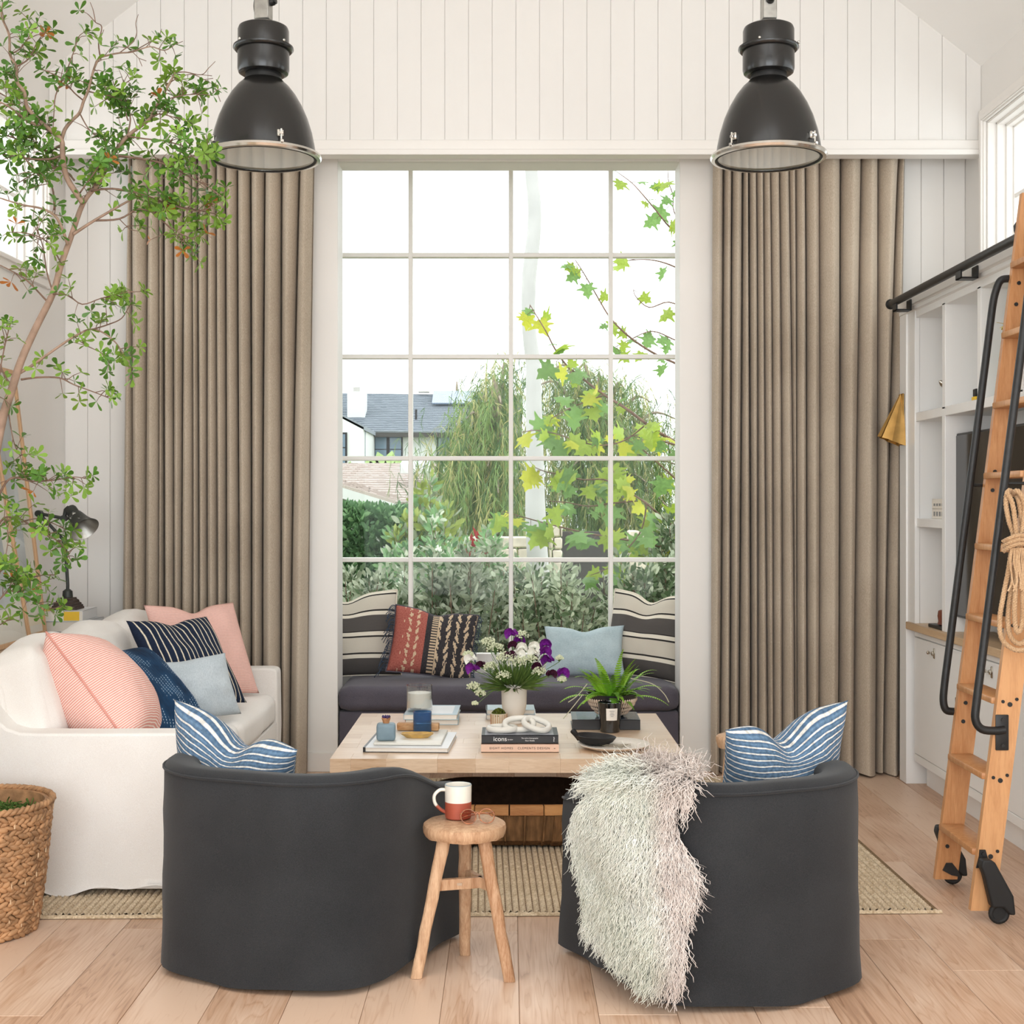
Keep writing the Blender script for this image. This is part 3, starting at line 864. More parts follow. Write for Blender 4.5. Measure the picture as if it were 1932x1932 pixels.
# ================================================================ pendant lamps
D = math.radians
def pendant(px, label, turn):
    """built round the lamp's axis, then placed"""
    Y = 5.5
    X = (px - 960) * Y / FPX
    k = Y / FPX
    zr = EYE - (297 - 950) * k             # rim height
    t = thing('pendant_lamp', label, 'pendant lamp', (X, Y, zr), group='black industrial pendant lamps')
    def L(prof, name, mat, parent=t, n=48, c0=False, c1=False, angle=40):
        return MB().lathe(prof, n, None, (X, Y, zr), c0, c1).build(name, M[mat], parent, angle=angle)
    Rr = .208
    out = [(Rr, .004), (.207, .02), (.203, .05), (.193, .10), (.176, .155), (.154, .205), (.128, .25), (.103, .282), (.083, .300), (.076, .308)]
    inn = [(r - .004, z) for r, z in out][::-1]
    sh = L(out, 'shade', 'enamel')
    L(inn[1:] , 'reflector', 'enamel_white', sh)
    # aluminium rim with its glass
    rim = L([(.204, -.004), (.213, -.010), (.226, -.008), (.231, .001), (.228, .010), (.218, .014), (.207, .012), (.203, .004), (.204, -.004)], 'rim', 'chrome')
    L([(.200, -.006), (.206, -.011), (.2105, -.009), (.207, -.004), (.201, -.003)], 'gasket', 'rubber', rim)
    g = MB().lathe([(.0005, -.004), (.203, -.004), (.203, -.001), (.0005, -.001)], 48, None, (X, Y, zr)).build('glass', M['clear'], t)
    L([(.074, .305), (.071, .318), (.071, .345)], 'neck', 'black_metal')
    L([(.071, .33), (.085, .328), (.098, .336), (.1025, .35), (.1025, .40), (.1025, .428)], 'housing', 'enamel')
    L([(.101, .427), (.112, .424), (.120, .432), (.119, .440), (.110, .443), (.101, .446)], 'collar', 'enamel', angle=60)
    L([(.1015, .444), (.1015, .505), (.097, .517), (.080, .526), (.055, .530), (.0005, .532)], 'cap', 'enamel')
    for q, a in enumerate(turn):
        c, s_ = math.cos(a), math.sin(a)
        cl = MB()
        Q = Matrix.Translation((X, Y, zr)) @ Matrix.Rotation(a, 4, 'Z')
        cl.b2((.201, -.013, .035), (.214, .013, .062), .003, 1); cl.b2((.212, -.008, .040), (.226, .008, .052), .002, 1)
        cl.cyl((.222, 0, .0), (.222, 0, .062), .0035, n=8); cl.b2((.214, -.007, .008), (.233, .007, .02), .002, 1)
        cl.xf(Q).build('clamp', M['chrome'], t)
        sc_ = MB().ball((.121, .0, .443), .006, 10, 6)
        sc_.xf(Matrix.Translation((X, Y, zr)) @ Matrix.Rotation(a + .4, 4, 'Z')).build('screw', M['chrome'], t)
    # lamp holder and bulb inside
    MB().lathe([(.001, .30), (.024, .30), (.024, .235), (.02, .23)], 16, None, (X, Y, zr)).build('holder', M['enamel_white'], t)
    MB().lathe([(.018, .235), (.02, .20), (.032, .165), (.036, .135), (.028, .108), (.001, .098)], 16, None, (X, Y, zr)).build('bulb', M['bulb'], t)
    # cast bracket with chain, cable and strain relief
    Q = Matrix.Translation((X, Y, zr)) @ Matrix.Rotation(turn[0] + .9, 4, 'Z')
    br = MB().b2((-.030, -.028, .545), (.030, .028, .64), .004, 1)
    br.prism([(-.028, .638), (.028, .638), (.012, .70), (-.012, .70)], -.006, .006, 1)
    br.xf(Q).build('bracket', M['steel'], t)
    MB().cyl((-.012, -.012, .53), (-.012, -.012, .55), .006, n=8).cyl((.012, .012, .53), (.012, .012, .55), .006, n=8).xf(Q).build('bolt', M['steel'], t)
    MB().cyl((.028, 0, .618), (.044, 0, .622), .017, n=14).cyl((.044, 0, .622), (.054, 0, .622), .013, n=14).xf(Q).build('cable_gland', M['black_metal'], t)
    ch = MB()
    ztop = roof_z(X) - zr - .02
    kk = 0
    z = .705
    while z < ztop:
        pts = [(0.010 * math.cos(a), 0, z + .018 * math.sin(a)) if kk % 2 == 0 else (0, 0.010 * math.cos(a), z + .018 * math.sin(a)) for a in [2 * PI * i / 10 for i in range(10)]]
        ch.tube(pts, .0032, 6, closed=True); z += .027; kk += 1
    ch.xf(Q).build('chain', M['steel'], t)
    MB().tube(curve([(-.034, 0, .575), (-.038, 0, .61), (-.030, 0, .66), (-.014, 0, .70), (-.012, 0, .78), (-.016, 0, .95), (-.012, 0, ztop)], 6), .0042, 8).xf(Q).build('cable', M['black_metal'], t, angle=60)
    return t
pendant(497, 'black industrial pendant lamp hanging in front of the left curtain, touching the tree leaves', (D(298), D(208), D(73)))
pendant(1450, 'black industrial pendant lamp hanging in front of the right curtain, near the bookcase', (D(220), D(312), D(86)))
# ================================================================ cushions
def pillow_mesh(name, w, h, t, mat, n=30, ear=0.10, chop=0.0, seed=0, wr=0.006, power=0.42, sag=0.0):
    """knife-edge cushion: local X width, Z height, Y thickness; UV follow the cloth"""
    vs = []; uv = []; fs = []
    idx = {}
    off = seed * 13.7
    def pos(u, v, side):
        x = u * w / 2 * (1 - ear * (1 - v * v) * (0.35 + 0.65 * abs(u)))
        z = v * h / 2 * (1 - ear * (1 - u * u) * (0.35 + 0.65 * abs(v)))
        th = t / 2 * (max(0, (1 - u ** 4) * (1 - v ** 4))) ** 0.5 * (0.55 + 0.45 * (max(0, (1 - u * u) * (1 - v * v))) ** power)
        if chop:
            d = math.exp(-(u / 0.30) ** 2) * max(0, (v + .35) / 1.35) ** 2
            z -= chop * h * d
            th *= (1 - 0.35 * d)
        if sag: x *= 1 + sag * (1 - v) * .5; z -= 0
        nz = mnoise.noise(Vector((u * 2.2 + off, v * 2.2, side * 1.3 + off)))
        nz2 = mnoise.noise(Vector((u * 6 + off, v * 3.1, side * 2.3 + off)))
        e = (1 - max(abs(u), abs(v)) ** 6)
        y = side * (th + (nz * 2.2 + nz2) * wr * e)
        return (x, y, z)
    for side in (-1, 1):
        for j in range(n):
            for i in range(n):
                u = -1 + 2 * i / (n - 1); v = -1 + 2 * j / (n - 1)
                u = math.sin(u * PI / 2) * .35 + u * .65; v = math.sin(v * PI / 2) * .35 + v * .65
                edge = i in (0, n - 1) or j in (0, n - 1)
                key = (i, j, 0 if edge else side)
                if key not in idx:
                    idx[key] = len(vs); vs.append(pos(u, v, side)); uv.append((u * .5 + .5, v * .5 + .5))
        for j in range(n - 1):
            for i in range(n - 1):
                q = []
                for a, b in ((i, j), (i + 1, j), (i + 1, j + 1), (i, j + 1)):
                    edge = a in (0, n - 1) or b in (0, n - 1)
                    q.append(idx[(a, b, 0 if edge else side)])
                fs.append(tuple(q if side < 0 else q[::-1]))
    me = bpy.data.meshes.new(name)
    me.from_pydata(vs, [], fs)
    ul = me.uv_layers.new(name='UVMap')
    for l in me.loops: ul.data[l.index].uv = uv[l.vertex_index]
    me.materials.append(mat)
    me.polygons.foreach_set('use_smooth', [True] * len(fs))
    me.update()
    # outline for piping
    ol = [idx[(i, 0, 0)] for i in range(n)] + [idx[(n - 1, j, 0)] for j in range(1, n)] + [idx[(i, n - 1, 0)] for i in range(n - 2, -1, -1)] + [idx[(0, j, 0)] for j in range(n - 2, 0, -1)]
    return me, [Vector(vs[i]) for i in ol]

def cushion(name, label, cat, center, w, h, t, mat, yaw=0, lean=0, roll=0, pipe=None, group=None, **kw):
    Mx = Matrix.Translation(Vector(center)) @ Matrix.Rotation(yaw, 4, 'Z') @ Matrix.Rotation(lean, 4, 'X') @ Matrix.Rotation(roll, 4, 'Y')
    me, ol = pillow_mesh(name, w, h, t, mat, **kw)
    if pipe is None:
        o = bpy.data.objects.new(name, me); o.matrix_basis = Mx; link(o)
        return tag(o, label, cat, group)
    o = thing(name, label, cat, mat=Mx, group=group)
    c = bpy.data.objects.new('cover', me); link(c, o, False)
    MB().tube(ol, .0045, 6, closed=True).build('piping', pipe, o, False, angle=180)
    return o
D = math.radians
CRM = S(226, 216, 200)
M['st_pink'] = stripes('pink_ticking', [(0.0, S(226, 158, 146)), (0.50, S(226, 158, 146)), (0.62, S(244, 226, 216)), (0.9, S(244, 226, 216)), (1.0, S(226, 158, 146))], 1, 62, 0.0, mott=.05)
M['st_pink2'] = stripes('pale_pink_ticking', [(0.0, S(232, 180, 168)), (0.55, S(232, 180, 168)), (0.66, S(241, 212, 202)), (1.0, S(236, 190, 178))], 1, 60, 0.0, mott=.04)
M['pink_pipe'] = fabric('pink_piping', S(210, 140, 128), S(228, 166, 152))
M['st_navy'] = stripes('navy_stripe', [(0.0, S(28, 38, 58)), (0.74, S(34, 44, 66)), (0.80, S(222, 212, 190)), (0.92, S(226, 216, 196)), (0.99, S(30, 40, 60))], 0, 15, 0.25, mott=.18)
M['st_blue'] = stripes('faded_blue_stripe', [(0.0, S(78, 103, 130)), (0.35, S(98, 124, 148)), (0.66, S(72, 98, 128)), (0.72, S(218, 214, 206)), (0.90, S(222, 218, 210)), (0.96, S(80, 106, 134))], 1, 21, 0.22, mott=.32)
M['lt_blue'] = fabric('pale_blue_linen', S(176, 187, 194), S(200, 209, 215), 320, big=9, slub=(1, 1, .3))
M['sky_blue'] = fabric('sky_blue_linen', S(166, 186, 194), S(188, 205, 211), 320, big=9, slub=(.3, 1, 1))
def stitched():
    m, nt, b = mk('indigo_stitched', 0.85, 0.2)
    tc = nd(nt, 'ShaderNodeTexCoord'); sp = nd(nt, 'ShaderNodeSeparateXYZ'); nt.links.new(tc.outputs['UV'], sp.inputs[0])
    row = math_n(nt, 'FRACT', math_n(nt, 'MULTIPLY', sp.outputs[0], 26.0))
    rid = math_n(nt, 'FLOOR', math_n(nt, 'MULTIPLY', sp.outputs[0], 26.0))
    dash = math_n(nt, 'FRACT', math_n(nt, 'ADD', math_n(nt, 'MULTIPLY', sp.outputs[1], 42.0), math_n(nt, 'MULTIPLY', rid, 0.37)))
    on = math_n(nt, 'MULTIPLY', math_n(nt, 'COMPARE', row, 0.5, 0.10), math_n(nt, 'GREATER_THAN', dash, 0.45))
    n = nd(nt, 'ShaderNodeTexNoise', Scale=4.0, Detail=3.0); nt.links.new(tc.outputs['UV'], n.inputs['Vector'])
    on = math_n(nt, 'MULTIPLY', on, math_n(nt, 'GREATER_THAN', n.outputs['Fac'], 0.5))
    base = ramp(nt, [(0.3, S(18, 40, 66)), (0.55, S(30, 66, 100)), (0.75, S(44, 86, 122))], n.outputs['Fac'])
    nt.links.new(mixc(nt, on, base, S(176, 196, 210)), b.inputs['Base Color'])
    bump(nt, b, math_n(nt, 'ABSOLUTE', math_n(nt, 'SUBTRACT', row, 0.5)), 0.5, 0.006)
    return m
M['indigo'] = stitched()
def band_mat():
    """broad charcoal bands edged in cream and black on an oatmeal ticking"""
    m, nt, b = mk('charcoal_band', 0.9, 0.2)
    tc = nd(nt, 'ShaderNodeTexCoord'); sp = nd(nt, 'ShaderNodeSeparateXYZ'); nt.links.new(tc.outputs['UV'], sp.inputs[0])
    f = math_n(nt, 'FRACT', math_n(nt, 'MULTIPLY', sp.outputs[1], 1.95))
    oat = S(208, 200, 186); cr = S(236, 228, 212); bl = S(40, 38, 38); ch = S(84, 80, 78)
    col = ramp(nt, [(0, ch), (.36, ch), (.365, cr), (.45, cr), (.455, bl), (.49, bl), (.495, oat), (.84, oat), (.845, bl), (.88, bl), (.885, cr), (.97, cr), (.975, bl), (.999, bl)], f, 'CONSTANT')
    tick = math_n(nt, 'FRACT', math_n(nt, 'MULTIPLY', sp.outputs[1], 95.0))
    col = mixc(nt, math_n(nt, 'MULTIPLY', math_n(nt, 'GREATER_THAN', tick, 0.6), 0.16), col, S(120, 112, 104))
    nt.links.new(col, b.inputs['Base Color'])
    n1 = nd(nt, 'ShaderNodeTexNoise', Scale=320.0); nt.links.new(coords(nt), n1.inputs['Vector'])
    bump(nt, b, n1.outputs['Fac'], 0.25, 0.002)
    return m
M['band'] = band_mat()
M['oat_pipe'] = fabric('oatmeal_piping', S(222, 212, 196), S(238, 230, 216))

# ================================================================ white sofa
SY0, SY1 = 5.07, 7.20         # near and far end
sofa = thing('sofa', 'white slipcovered three-seat sofa along the left wall', 'sofa', (-1.65, 6.1, 0))
def arm(yn, yf, nm):
    prof = [(-1.195, .03), (-1.186, .3), (-1.190, .585), (-1.202, .600), (-1.23, .604), (-1.5, .603), (-1.74, .603), (-1.80, .606), (-1.85, .622), (-1.885, .655), (-1.91, .70), (-1.935, .75), (-1.97, .775), (-2.045, .785), (-2.055, .74), (-2.055, .03)]
    b = MB().prism(prof, yn, yf, 1)
    # wavy hem on the near face
    o = b.build(nm, M['slip_white'], sofa, angle=40)
    md = o.modifiers.new('bevel', 'BEVEL'); md.width = .012; md.segments = 3; md.limit_method = 'ANGLE'
    return o
arm(SY0, SY0 + .13, 'arm'); arm(SY1 - .13, SY1, 'arm')
# skirt over the near end, its hem lifting a little
def skirt(u, v):
    x = lerp(-2.06, -1.180, u); z = lerp(.585, .0, v)
    hem = .032 + .012 * math.sin(u * 9 + .5) + .010 * math.sin(u * 23)
    if v > 0.92: z = hem + (z) * .2
    yo = SY0 - .006 - .010 * v * v - .010 * v * v * math.sin(u * 14 + 1) - .003 * mnoise.noise(Vector((u * 5, v * 5, 2)))
    return (x, yo, z)
MB().grid(skirt, 40, 24).build('skirt', M['slip_white'], sofa, angle=180)
bd = MB()
bd.b2((-2.05, SY0 + .12, .04), (-1.20, SY1 - .12, .32), .02)
bd.build('body', M['slip_white'], sofa)
bt = MB().prism([(-2.055, .05), (-2.06, .80), (-2.02, .825), (-1.97, .82), (-1.90, .75), (-1.84, .32), (-1.84, .05)], SY0 + .10, SY1 - .10, 1)
o = bt.build('back', M['slip_white'], sofa)
md = o.modifiers.new('bevel', 'BEVEL'); md.width = .02; md.segments = 3; md.limit_method = 'ANGLE'
MB().b2((-1.205, SY0 + .128, .02), (-1.19, SY1 - .128, .33), .004, 1).build('front_skirt', M['slip_white'], sofa)
def soft_box(name, lo, hi, mat, parent, crown=.02, seed=1, n=22, r=.05, wr=.006, world=True):
    """upholstered cushion block: rounded edges, crowned top, slight wrinkles"""
    lo = Vector(lo); hi = Vector(hi); c = (lo + hi) / 2; d = (hi - lo) / 2
    bm = bmesh.new()
    bmesh.ops.create_cube(bm, size=2.0)
    bmesh.ops.subdivide_edges(bm, edges=bm.edges[:], cuts=n, use_grid_fill=True)
    for v in bm.verts:
        p = v.co.copy()
        q = Vector((p.x * d.x, p.y * d.y, p.z * d.z))
        inn = Vector([max(-(k - r), min(k - r, a)) for a, k in zip(q, d)])
        e = q - inn
        if e.length > 1e-9: q = inn + e.normalized() * min(r, max(abs(x) for x in e)) if e.length > 0 else q
        f = (1 - p.x ** 2) * (1 - p.y ** 2); g = (1 - p.x ** 2) * (1 - p.z ** 2); h = (1 - p.y ** 2) * (1 - p.z ** 2)
        q.z += crown * f * p.z; q.y += crown * .5 * g * p.y; q.x += crown * .5 * h * p.x
        nn = mnoise.noise(Vector((q.x * 7 + seed * 3, q.y * 7, q.z * 7))) * wr + mnoise.noise(Vector((q.x * 18, q.y * 14 + seed, q.z * 18))) * wr * .4
        q += p.normalized() * nn
        v.co = q + c
    me = bpy.data.meshes.new(name); bm.to_mesh(me); bm.free()
    me.materials.append(mat); me.polygons.foreach_set('use_smooth', [True] * len(me.polygons)); me.update()
    o = bpy.data.objects.new(name, me); link(o, parent, world)
    return o
ym = (SY0 + SY1) / 2
soft_box('seat_cushion', (-1.86, SY0 + .135, .315), (-1.192, ym - .003, .475), M['slip_white'], sofa, .022, 1)
soft_box('seat_cushion', (-1.86, ym + .003, .315), (-1.192, SY1 - .135, .475), M['slip_white'], sofa, .022, 2)
def back_cushion(y0, y1, seed):
    w = y1 - y0
    Mx = Matrix.Translation((-1.835, (y0 + y1) / 2, .665)) @ Matrix.Rotation(D(90), 4, 'Z') @ Matrix.Rotation(D(-14), 4, 'X')
    o = soft_box('back_cushion', (-w / 2, -.105, -.22), (w / 2, .105, .22), M['slip_white'], None, .05, seed, r=.055, wr=.009)
    o.parent = sofa; o.matrix_parent_inverse = WM[sofa.name].inverted(); o.matrix_basis = Mx
    return o
for k in range(3):
    L_ = (SY1 - SY0 - .26) / 3
    back_cushion(SY0 + .13 + L_ * k + .004, SY0 + .13 + L_ * (k + 1) - .004, 4 + k)

# cushions on the sofa
def at(px, py, Y): return P(px, py, Y)
cushion('throw_pillow', 'large pink ticking cushion against the near end of the white sofa', 'cushion', at(194, 1318, 5.50), .55, .55, .36, M['st_pink'], D(106), D(-36), D(20), M['pink_pipe'], seed=1, ear=.10)
cushion('throw_pillow', 'dark indigo cushion with white running stitches behind the pink one on the sofa', 'cushion', at(272, 1316, 5.80), .50, .52, .24, M['indigo'], D(72), D(-44), D(2), seed=2, ear=.07)
cushion('throw_pillow', 'pale grey-blue linen lumbar cushion in the middle of the white sofa', 'cushion', at(356, 1301, 6.05), .46, .29, .13, M['lt_blue'], D(44), D(-24), D(-2), seed=3, ear=.06, chop=.02)
cushion('throw_pillow', 'navy cushion with thin cream stripes on the white sofa', 'cushion', at(354, 1250, 6.36), .50, .48, .15, M['st_navy'], D(58), D(-35), D(2), seed=4, ear=.06, chop=.05)
cushion('throw_pillow', 'pale pink ticking cushion at the far end of the white sofa by the curtain', 'cushion', at(382, 1226, 6.80), .54, .50, .15, M['st_pink2'], D(50), D(-27), D(2), seed=5, ear=.06, chop=.08)

# ================================================================ charcoal tub chairs
def tub_chair(name, label, M4, mir, W=.412):
    """U-shaped shell in loose linen; local -Y is the back, open towards +Y"""
    t = thing(name, label, 'armchair', mat=M4, group='charcoal linen tub chairs')
    Dp, rc = .72, .31
    # centre line of the outer wall from the left front, round the back, to the right front
    pl = []
    n1, n2 = 14, 12
    for i in range(n1): pl.append((-W, lerp(Dp, rc, i / n1)))
    for i in range(n2): a = PI + (PI / 2) * i / n2; pl.append((-W + rc + rc * math.cos(a), rc + rc * math.sin(a)))
    for i in range(10): pl.append((lerp(-W + rc, W - rc, i / 10), 0))
    for i in range(n2): a = 1.5 * PI + (PI / 2) * i / n2; pl.append((W - rc + rc * math.cos(a), rc + rc * math.sin(a)))
    for i in range(n1 + 1): pl.append((W, lerp(rc, Dp, i / n1)))
    pl = [(x * mir, y) for x, y in pl]
    m = len(pl)
    nrm = []
    for i in range(m):
        a = Vector((*pl[max(i - 1, 0)], 0)); b = Vector((*pl[min(i + 1, m - 1)], 0))
        d = (b - a).normalized(); nrm.append(Vector((d.y, -d.x, 0)) * mir)
    s = [0]
    for a, b in zip(pl, pl[1:]): s.append(s[-1] + math.hypot(b[0] - a[0], b[1] - a[1]))
    def top(i):
        y = pl[i][1]
        k = max(0, (y - .22) / (Dp - .22)); k = k * k * (3 - 2 * k)
        return .645 - .13 * k
    th = .115
    # cross-section: from outer hem up, over the rounded top, down the inside
    sec = [('o', 0.0), ('o', .04), ('o', .12), ('o', .22), ('o', .34), ('o', .46), ('o', .56), ('o', .68), ('o', .80), ('o', .90)]
    vs = []; rows = []
    for i in range(m):
        px, py = pl[i]; N = nrm[i]; H = top(i); col = []
        fr = s[i] / s[-1]
        hemz = .010 + .012 * abs(math.sin(fr * 11 + 1.0)) + (.035 * math.exp(-((fr - .80) / .05) ** 2))
        for _, q in sec:
            z = lerp(hemz, H - .05, q)
            fl = (1 - q) ** 2 * (.010 + .009 * math.sin(fr * 40) * (1 - q)) + .006 * mnoise.noise(Vector((fr * 9, q * 4, mir)))
            p = Vector((px, py, z)) + N * fl
            col.append(p)
        for a in (20, 45, 70, 90):      # rounded shoulder
            r = .035
            col.append(Vector((px, py, H - r + r * math.sin(D(a)))) - N * (r - r * math.cos(D(a))) * 1.0)
        for a in (110, 135, 160):
            r = .035
            col.append(Vector((px, py, H - .004 - r + r * math.sin(D(a)))) - N * (th - r - r * math.cos(D(a)) * 1.0))
        col.append(Vector((px, py, H - .10)) - N * th)
        col.append(Vector((px, py, .30)) - N * (th - .01))
        rows.append(col); vs += col
    k = len(rows[0])
    fs = [(i * k + j, (i + 1) * k + j, (i + 1) * k + j + 1, i * k + j + 1) for i in range(m - 1) for j in range(k - 1)]
    fs.append(tuple(range(k))); fs.append(tuple((m - 1) * k + j for j in range(k - 1, -1, -1)))
    MB().add(vs, fs).build('slipcover', M['charcoal'], t, False, angle=60)
    # welt along the outer top edge
    MB().tube([rows[i][10] + nrm[i] * .002 + Vector((0, 0, .0)) for i in range(m)], .0045, 6).build('welt', M['charcoal'], t, False, angle=180)
    # skirt under the seat front, body, swivel base
    b = MB().b2((-W + .10, .10, .05), (W - .10, Dp - .03, .30), .03)
    b.build('seat_body', M['charcoal'], t, False)
    fr_ = MB().grid(lambda u, v: ((lerp(-W, W, u)), Dp - .012 + .008 * math.sin(u * 20) * v, lerp(.33, .02, v)), 30, 6)
    fr_.build('front_skirt', M['charcoal'], t, False, angle=180)
    soft_box('seat_cushion', (-W + .115, .11, .30), (W - .115, Dp + .01, .43), M['charcoal'], t, .02, 3 + mir, world=False)
    MB().lathe([(.20, .0), (.20, .022), (.05, .03), (.04, .06)], 32, None, (0, .36, 0), True, True).build('swivel_base', M['black_metal'], t, False)
    return t, rows, nrm, s
def chair_frame(x, y, yaw):
    return Matrix.Translation((x, y, 0)) @ Matrix.Rotation(yaw, 4, 'Z')
ML = chair_frame(-.80, 4.10, D(-20)); MR = chair_frame(.800, 3.965, D(21))
chL, rowsL, nL, sL = tub_chair('tub_chair', 'charcoal linen tub chair seen from behind beside the three-legged stool', ML, 1)
chR, rowsR, nR, sR = tub_chair('tub_chair', 'charcoal linen tub chair with a pale sheepskin over its back', MR, -1, .392)
cushion('throw_pillow', 'faded blue cushion with white stripes in the tub chair beside the stool', 'cushion', at(444, 1464, 4.50), .49, .42, .20, M['st_blue'], D(-30), D(22), D(17), seed=7, ear=.10, chop=.20)
cushion('throw_pillow', 'faded blue cushion with white stripes in the tub chair under the sheepskin', 'cushion', at(1474, 1454, 4.40), .46, .42, .20, M['st_blue'], D(26), D(22), D(-9), seed=8, ear=.10, chop=.22)

# ---------------------------------------------------------------- sheepskin over the right chair
def sheepskin():
    t = thing('sheepskin_throw', 'pale curly long-haired sheepskin draped over the back of a charcoal chair', 'throw', (.55, 4.0, .65))
    # outline in the photograph, row by row from the top: left and right limits on the chair's outer wall
    loc = MR
    wall = [loc @ r[5] for r in rowsR]
    path = [(MR @ r[3]) for r in rowsR]
    # map: pixel column -> point on chair wall. sample the wall, keep what faces the camera
    pts = []
    for i in range(len(rowsR)):
        colp = [MR @ p for p in rowsR[i]]
        pts.append(colp)
    def px_of(p): return 960 + p.x * FPX / p.y, 950 - (p.z - EYE) * FPX / p.y
    # outline limits per photo row
    rowsL_ = [(1462, 1126), (1490, 1094), (1530, 1090), (1570, 1098), (1640, 1112), (1700, 1118), (1750, 1130), (1790, 1152), (1830, 1185), (1860, 1208), (1885, 1250)]
    rowsR_ = [(1462, 1338), (1478, 1318), (1496, 1298), (1530, 1294), (1570, 1296), (1620, 1322), (1660, 1330), (1710, 1326), (1750, 1308), (1790, 1312), (1830, 1318), (1860, 1316), (1885, 1310)]
    def lim(tab, y):
        if y <= tab[0][0]: return tab[0][1]
        for (a, b), (c, d) in zip(tab, tab[1:]):
            if y <= c: return lerp(b, d, (y - a) / (c - a))
        return tab[-1][1]
    roots = []           # (point, normal, down)
    i0 = 12; 
    m = len(rowsR)
    nrmW = [(MR.to_3x3() @ n).normalized() for n in nR]
    # skin as a grid over wall parameter (i) and height, kept where inside the outline
    verts = {}; vs = []; fs = []
    NI, NJ = 120, 70
    def wall_pt(fi, q):
        """fi: fractional wall index, q 0..1 from hem to the inside edge over the top"""
        i = min(int(fi), m - 2); f = fi - i
        k = q * (len(rowsR[0]) - 2); j = min(int(k), len(rowsR[0]) - 3); g = k - j
        a = rowsR[i][j].lerp(rowsR[i][j + 1], g); b = rowsR[i + 1][j].lerp(rowsR[i + 1][j + 1], g)
        return MR @ a.lerp(b, f)
    inside = {}
    gr01 = [R.random() for _ in range(97)]
    P_ = {}
    for ii in range(NI):
        for jj in range(NJ):
            fi = lerp(2, m - 3, ii / (NI - 1)); q = lerp(0.0, 1.0, jj / (NJ - 1))
            p = wall_pt(fi, q)
            n_ = nrmW[int(fi)]
            k = q * (len(rowsR[0]) - 2)
            if k > 10:                   # over the top: normal turns up and inward
                w_ = min(1, (k - 10) / 3.5); n_ = (n_ * (1 - w_) + Vector((0, 0, 1)) * w_).normalized() if k < 14 else (Vector((0, 0, .6)) - nrmW[int(fi)] * .6).normalized()
            x, y = px_of(p)
            if k > 10: y = min(y, 1470); 
            front = (k > 10) or n_.dot(Vector((0, 0, EYE)) - p) > -0.05
            ok = front and lim(rowsL_, y + 40 * max(0, (y - 1500) / 340)) + 12 <= x <= lim(rowsR_, y + 40 * max(0, (y - 1500) / 340)) - 14 and y < 1838
            if k > 16.2: ok = False
            inside[ii, jj] = ok; P_[ii, jj] = (p + n_ * .008, n_, nrmW[int(fi)] * (1 if k < 11 + 4.5 * gr01[(ii * 7 + jj * 13) % 97] else -1), k)
    def vid(a):
        if a not in verts: verts[a] = len(vs); vs.append(P_[a][0])
        return verts[a]
    cells = []
    for ii in range(NI - 1):
        for jj in range(NJ - 1):
            c4 = [(ii, jj), (ii + 1, jj), (ii + 1, jj + 1), (ii, jj + 1)]
            if all(inside[c] for c in c4):
                fs.append(tuple(vid(c) for c in c4)); cells.append(c4)
    M['hide'] = plain('sheep_hide', S(206, 198, 184), 0.9, 0.1)
    fs2 = []
    for c4 in cells:
        if all(inside.get((c[0] + du, c[1] + dv)) for c in c4 for du in (-3, 0, 3) for dv in (-2, 0)): fs2.append(tuple(verts[c] for c in c4))
    MB().add(vs, fs2).build('hide', M['hide'], t, angle=180)
    m_, nt, b = mk('sheep_wool', 0.75, 0.25)
    n1 = nd(nt, 'ShaderNodeTexNoise', Scale=3.2, Detail=2.0); nt.links.new(coords(nt), n1.inputs['Vector'])
    n2 = nd(nt, 'ShaderNodeTexNoise', Scale=60.0, Detail=2.0); nt.links.new(coords(nt), n2.inputs['Vector'])
    f = math_n(nt, 'ADD', math_n(nt, 'MULTIPLY', n1.outputs['Fac'], .6), math_n(nt, 'MULTIPLY', n2.outputs['Fac'], .4))
    n3 = nd(nt, 'ShaderNodeTexNoise', Scale=2.1, Detail=1.0); nt.links.new(coords(nt), n3.inputs['Vector'])
    ca_ = ramp(nt, [(0.36, S(214, 216, 200)), (0.5, S(238, 239, 227)), (0.64, S(248, 248, 240))], f)
    cb2 = ramp(nt, [(0.36, S(206, 190, 180)), (0.5, S(230, 218, 210)), (0.64, S(244, 236, 230))], f)
    sx_ = nd(nt, 'ShaderNodeSeparateXYZ'); nt.links.new(coords(nt), sx_.inputs[0])
    fx_ = math_n(nt, 'ADD', math_n(nt, 'MULTIPLY', math_n(nt, 'SUBTRACT', sx_.outputs[0], .41), 3.2), n3.outputs['Fac'])
    nt.links.new(mixc(nt, ramp(nt, [(.48, (0, 0, 0, 1)), (.66, (1, 1, 1, 1))], fx_), ca_, cb2), b.inputs['Base Color'])
    b.inputs['Sheen Weight'].default_value = .2
    b.inputs['Subsurface Weight'].default_value = 0.0
    rs = np.random.RandomState(5)
    areas = []
    for c4 in cells:
        a, b_, c_, d_ = [P_[q][0] for q in c4]
        areas.append(((b_ - a).cross(d_ - a)).length)
    areas = np.array(areas); areas /= areas.sum()
    NS = 15000; SEG = 7
    pick = rs.choice(len(cells), NS, p=areas)
    V = np.zeros((NS, SEG, 3, 3), np.float32)
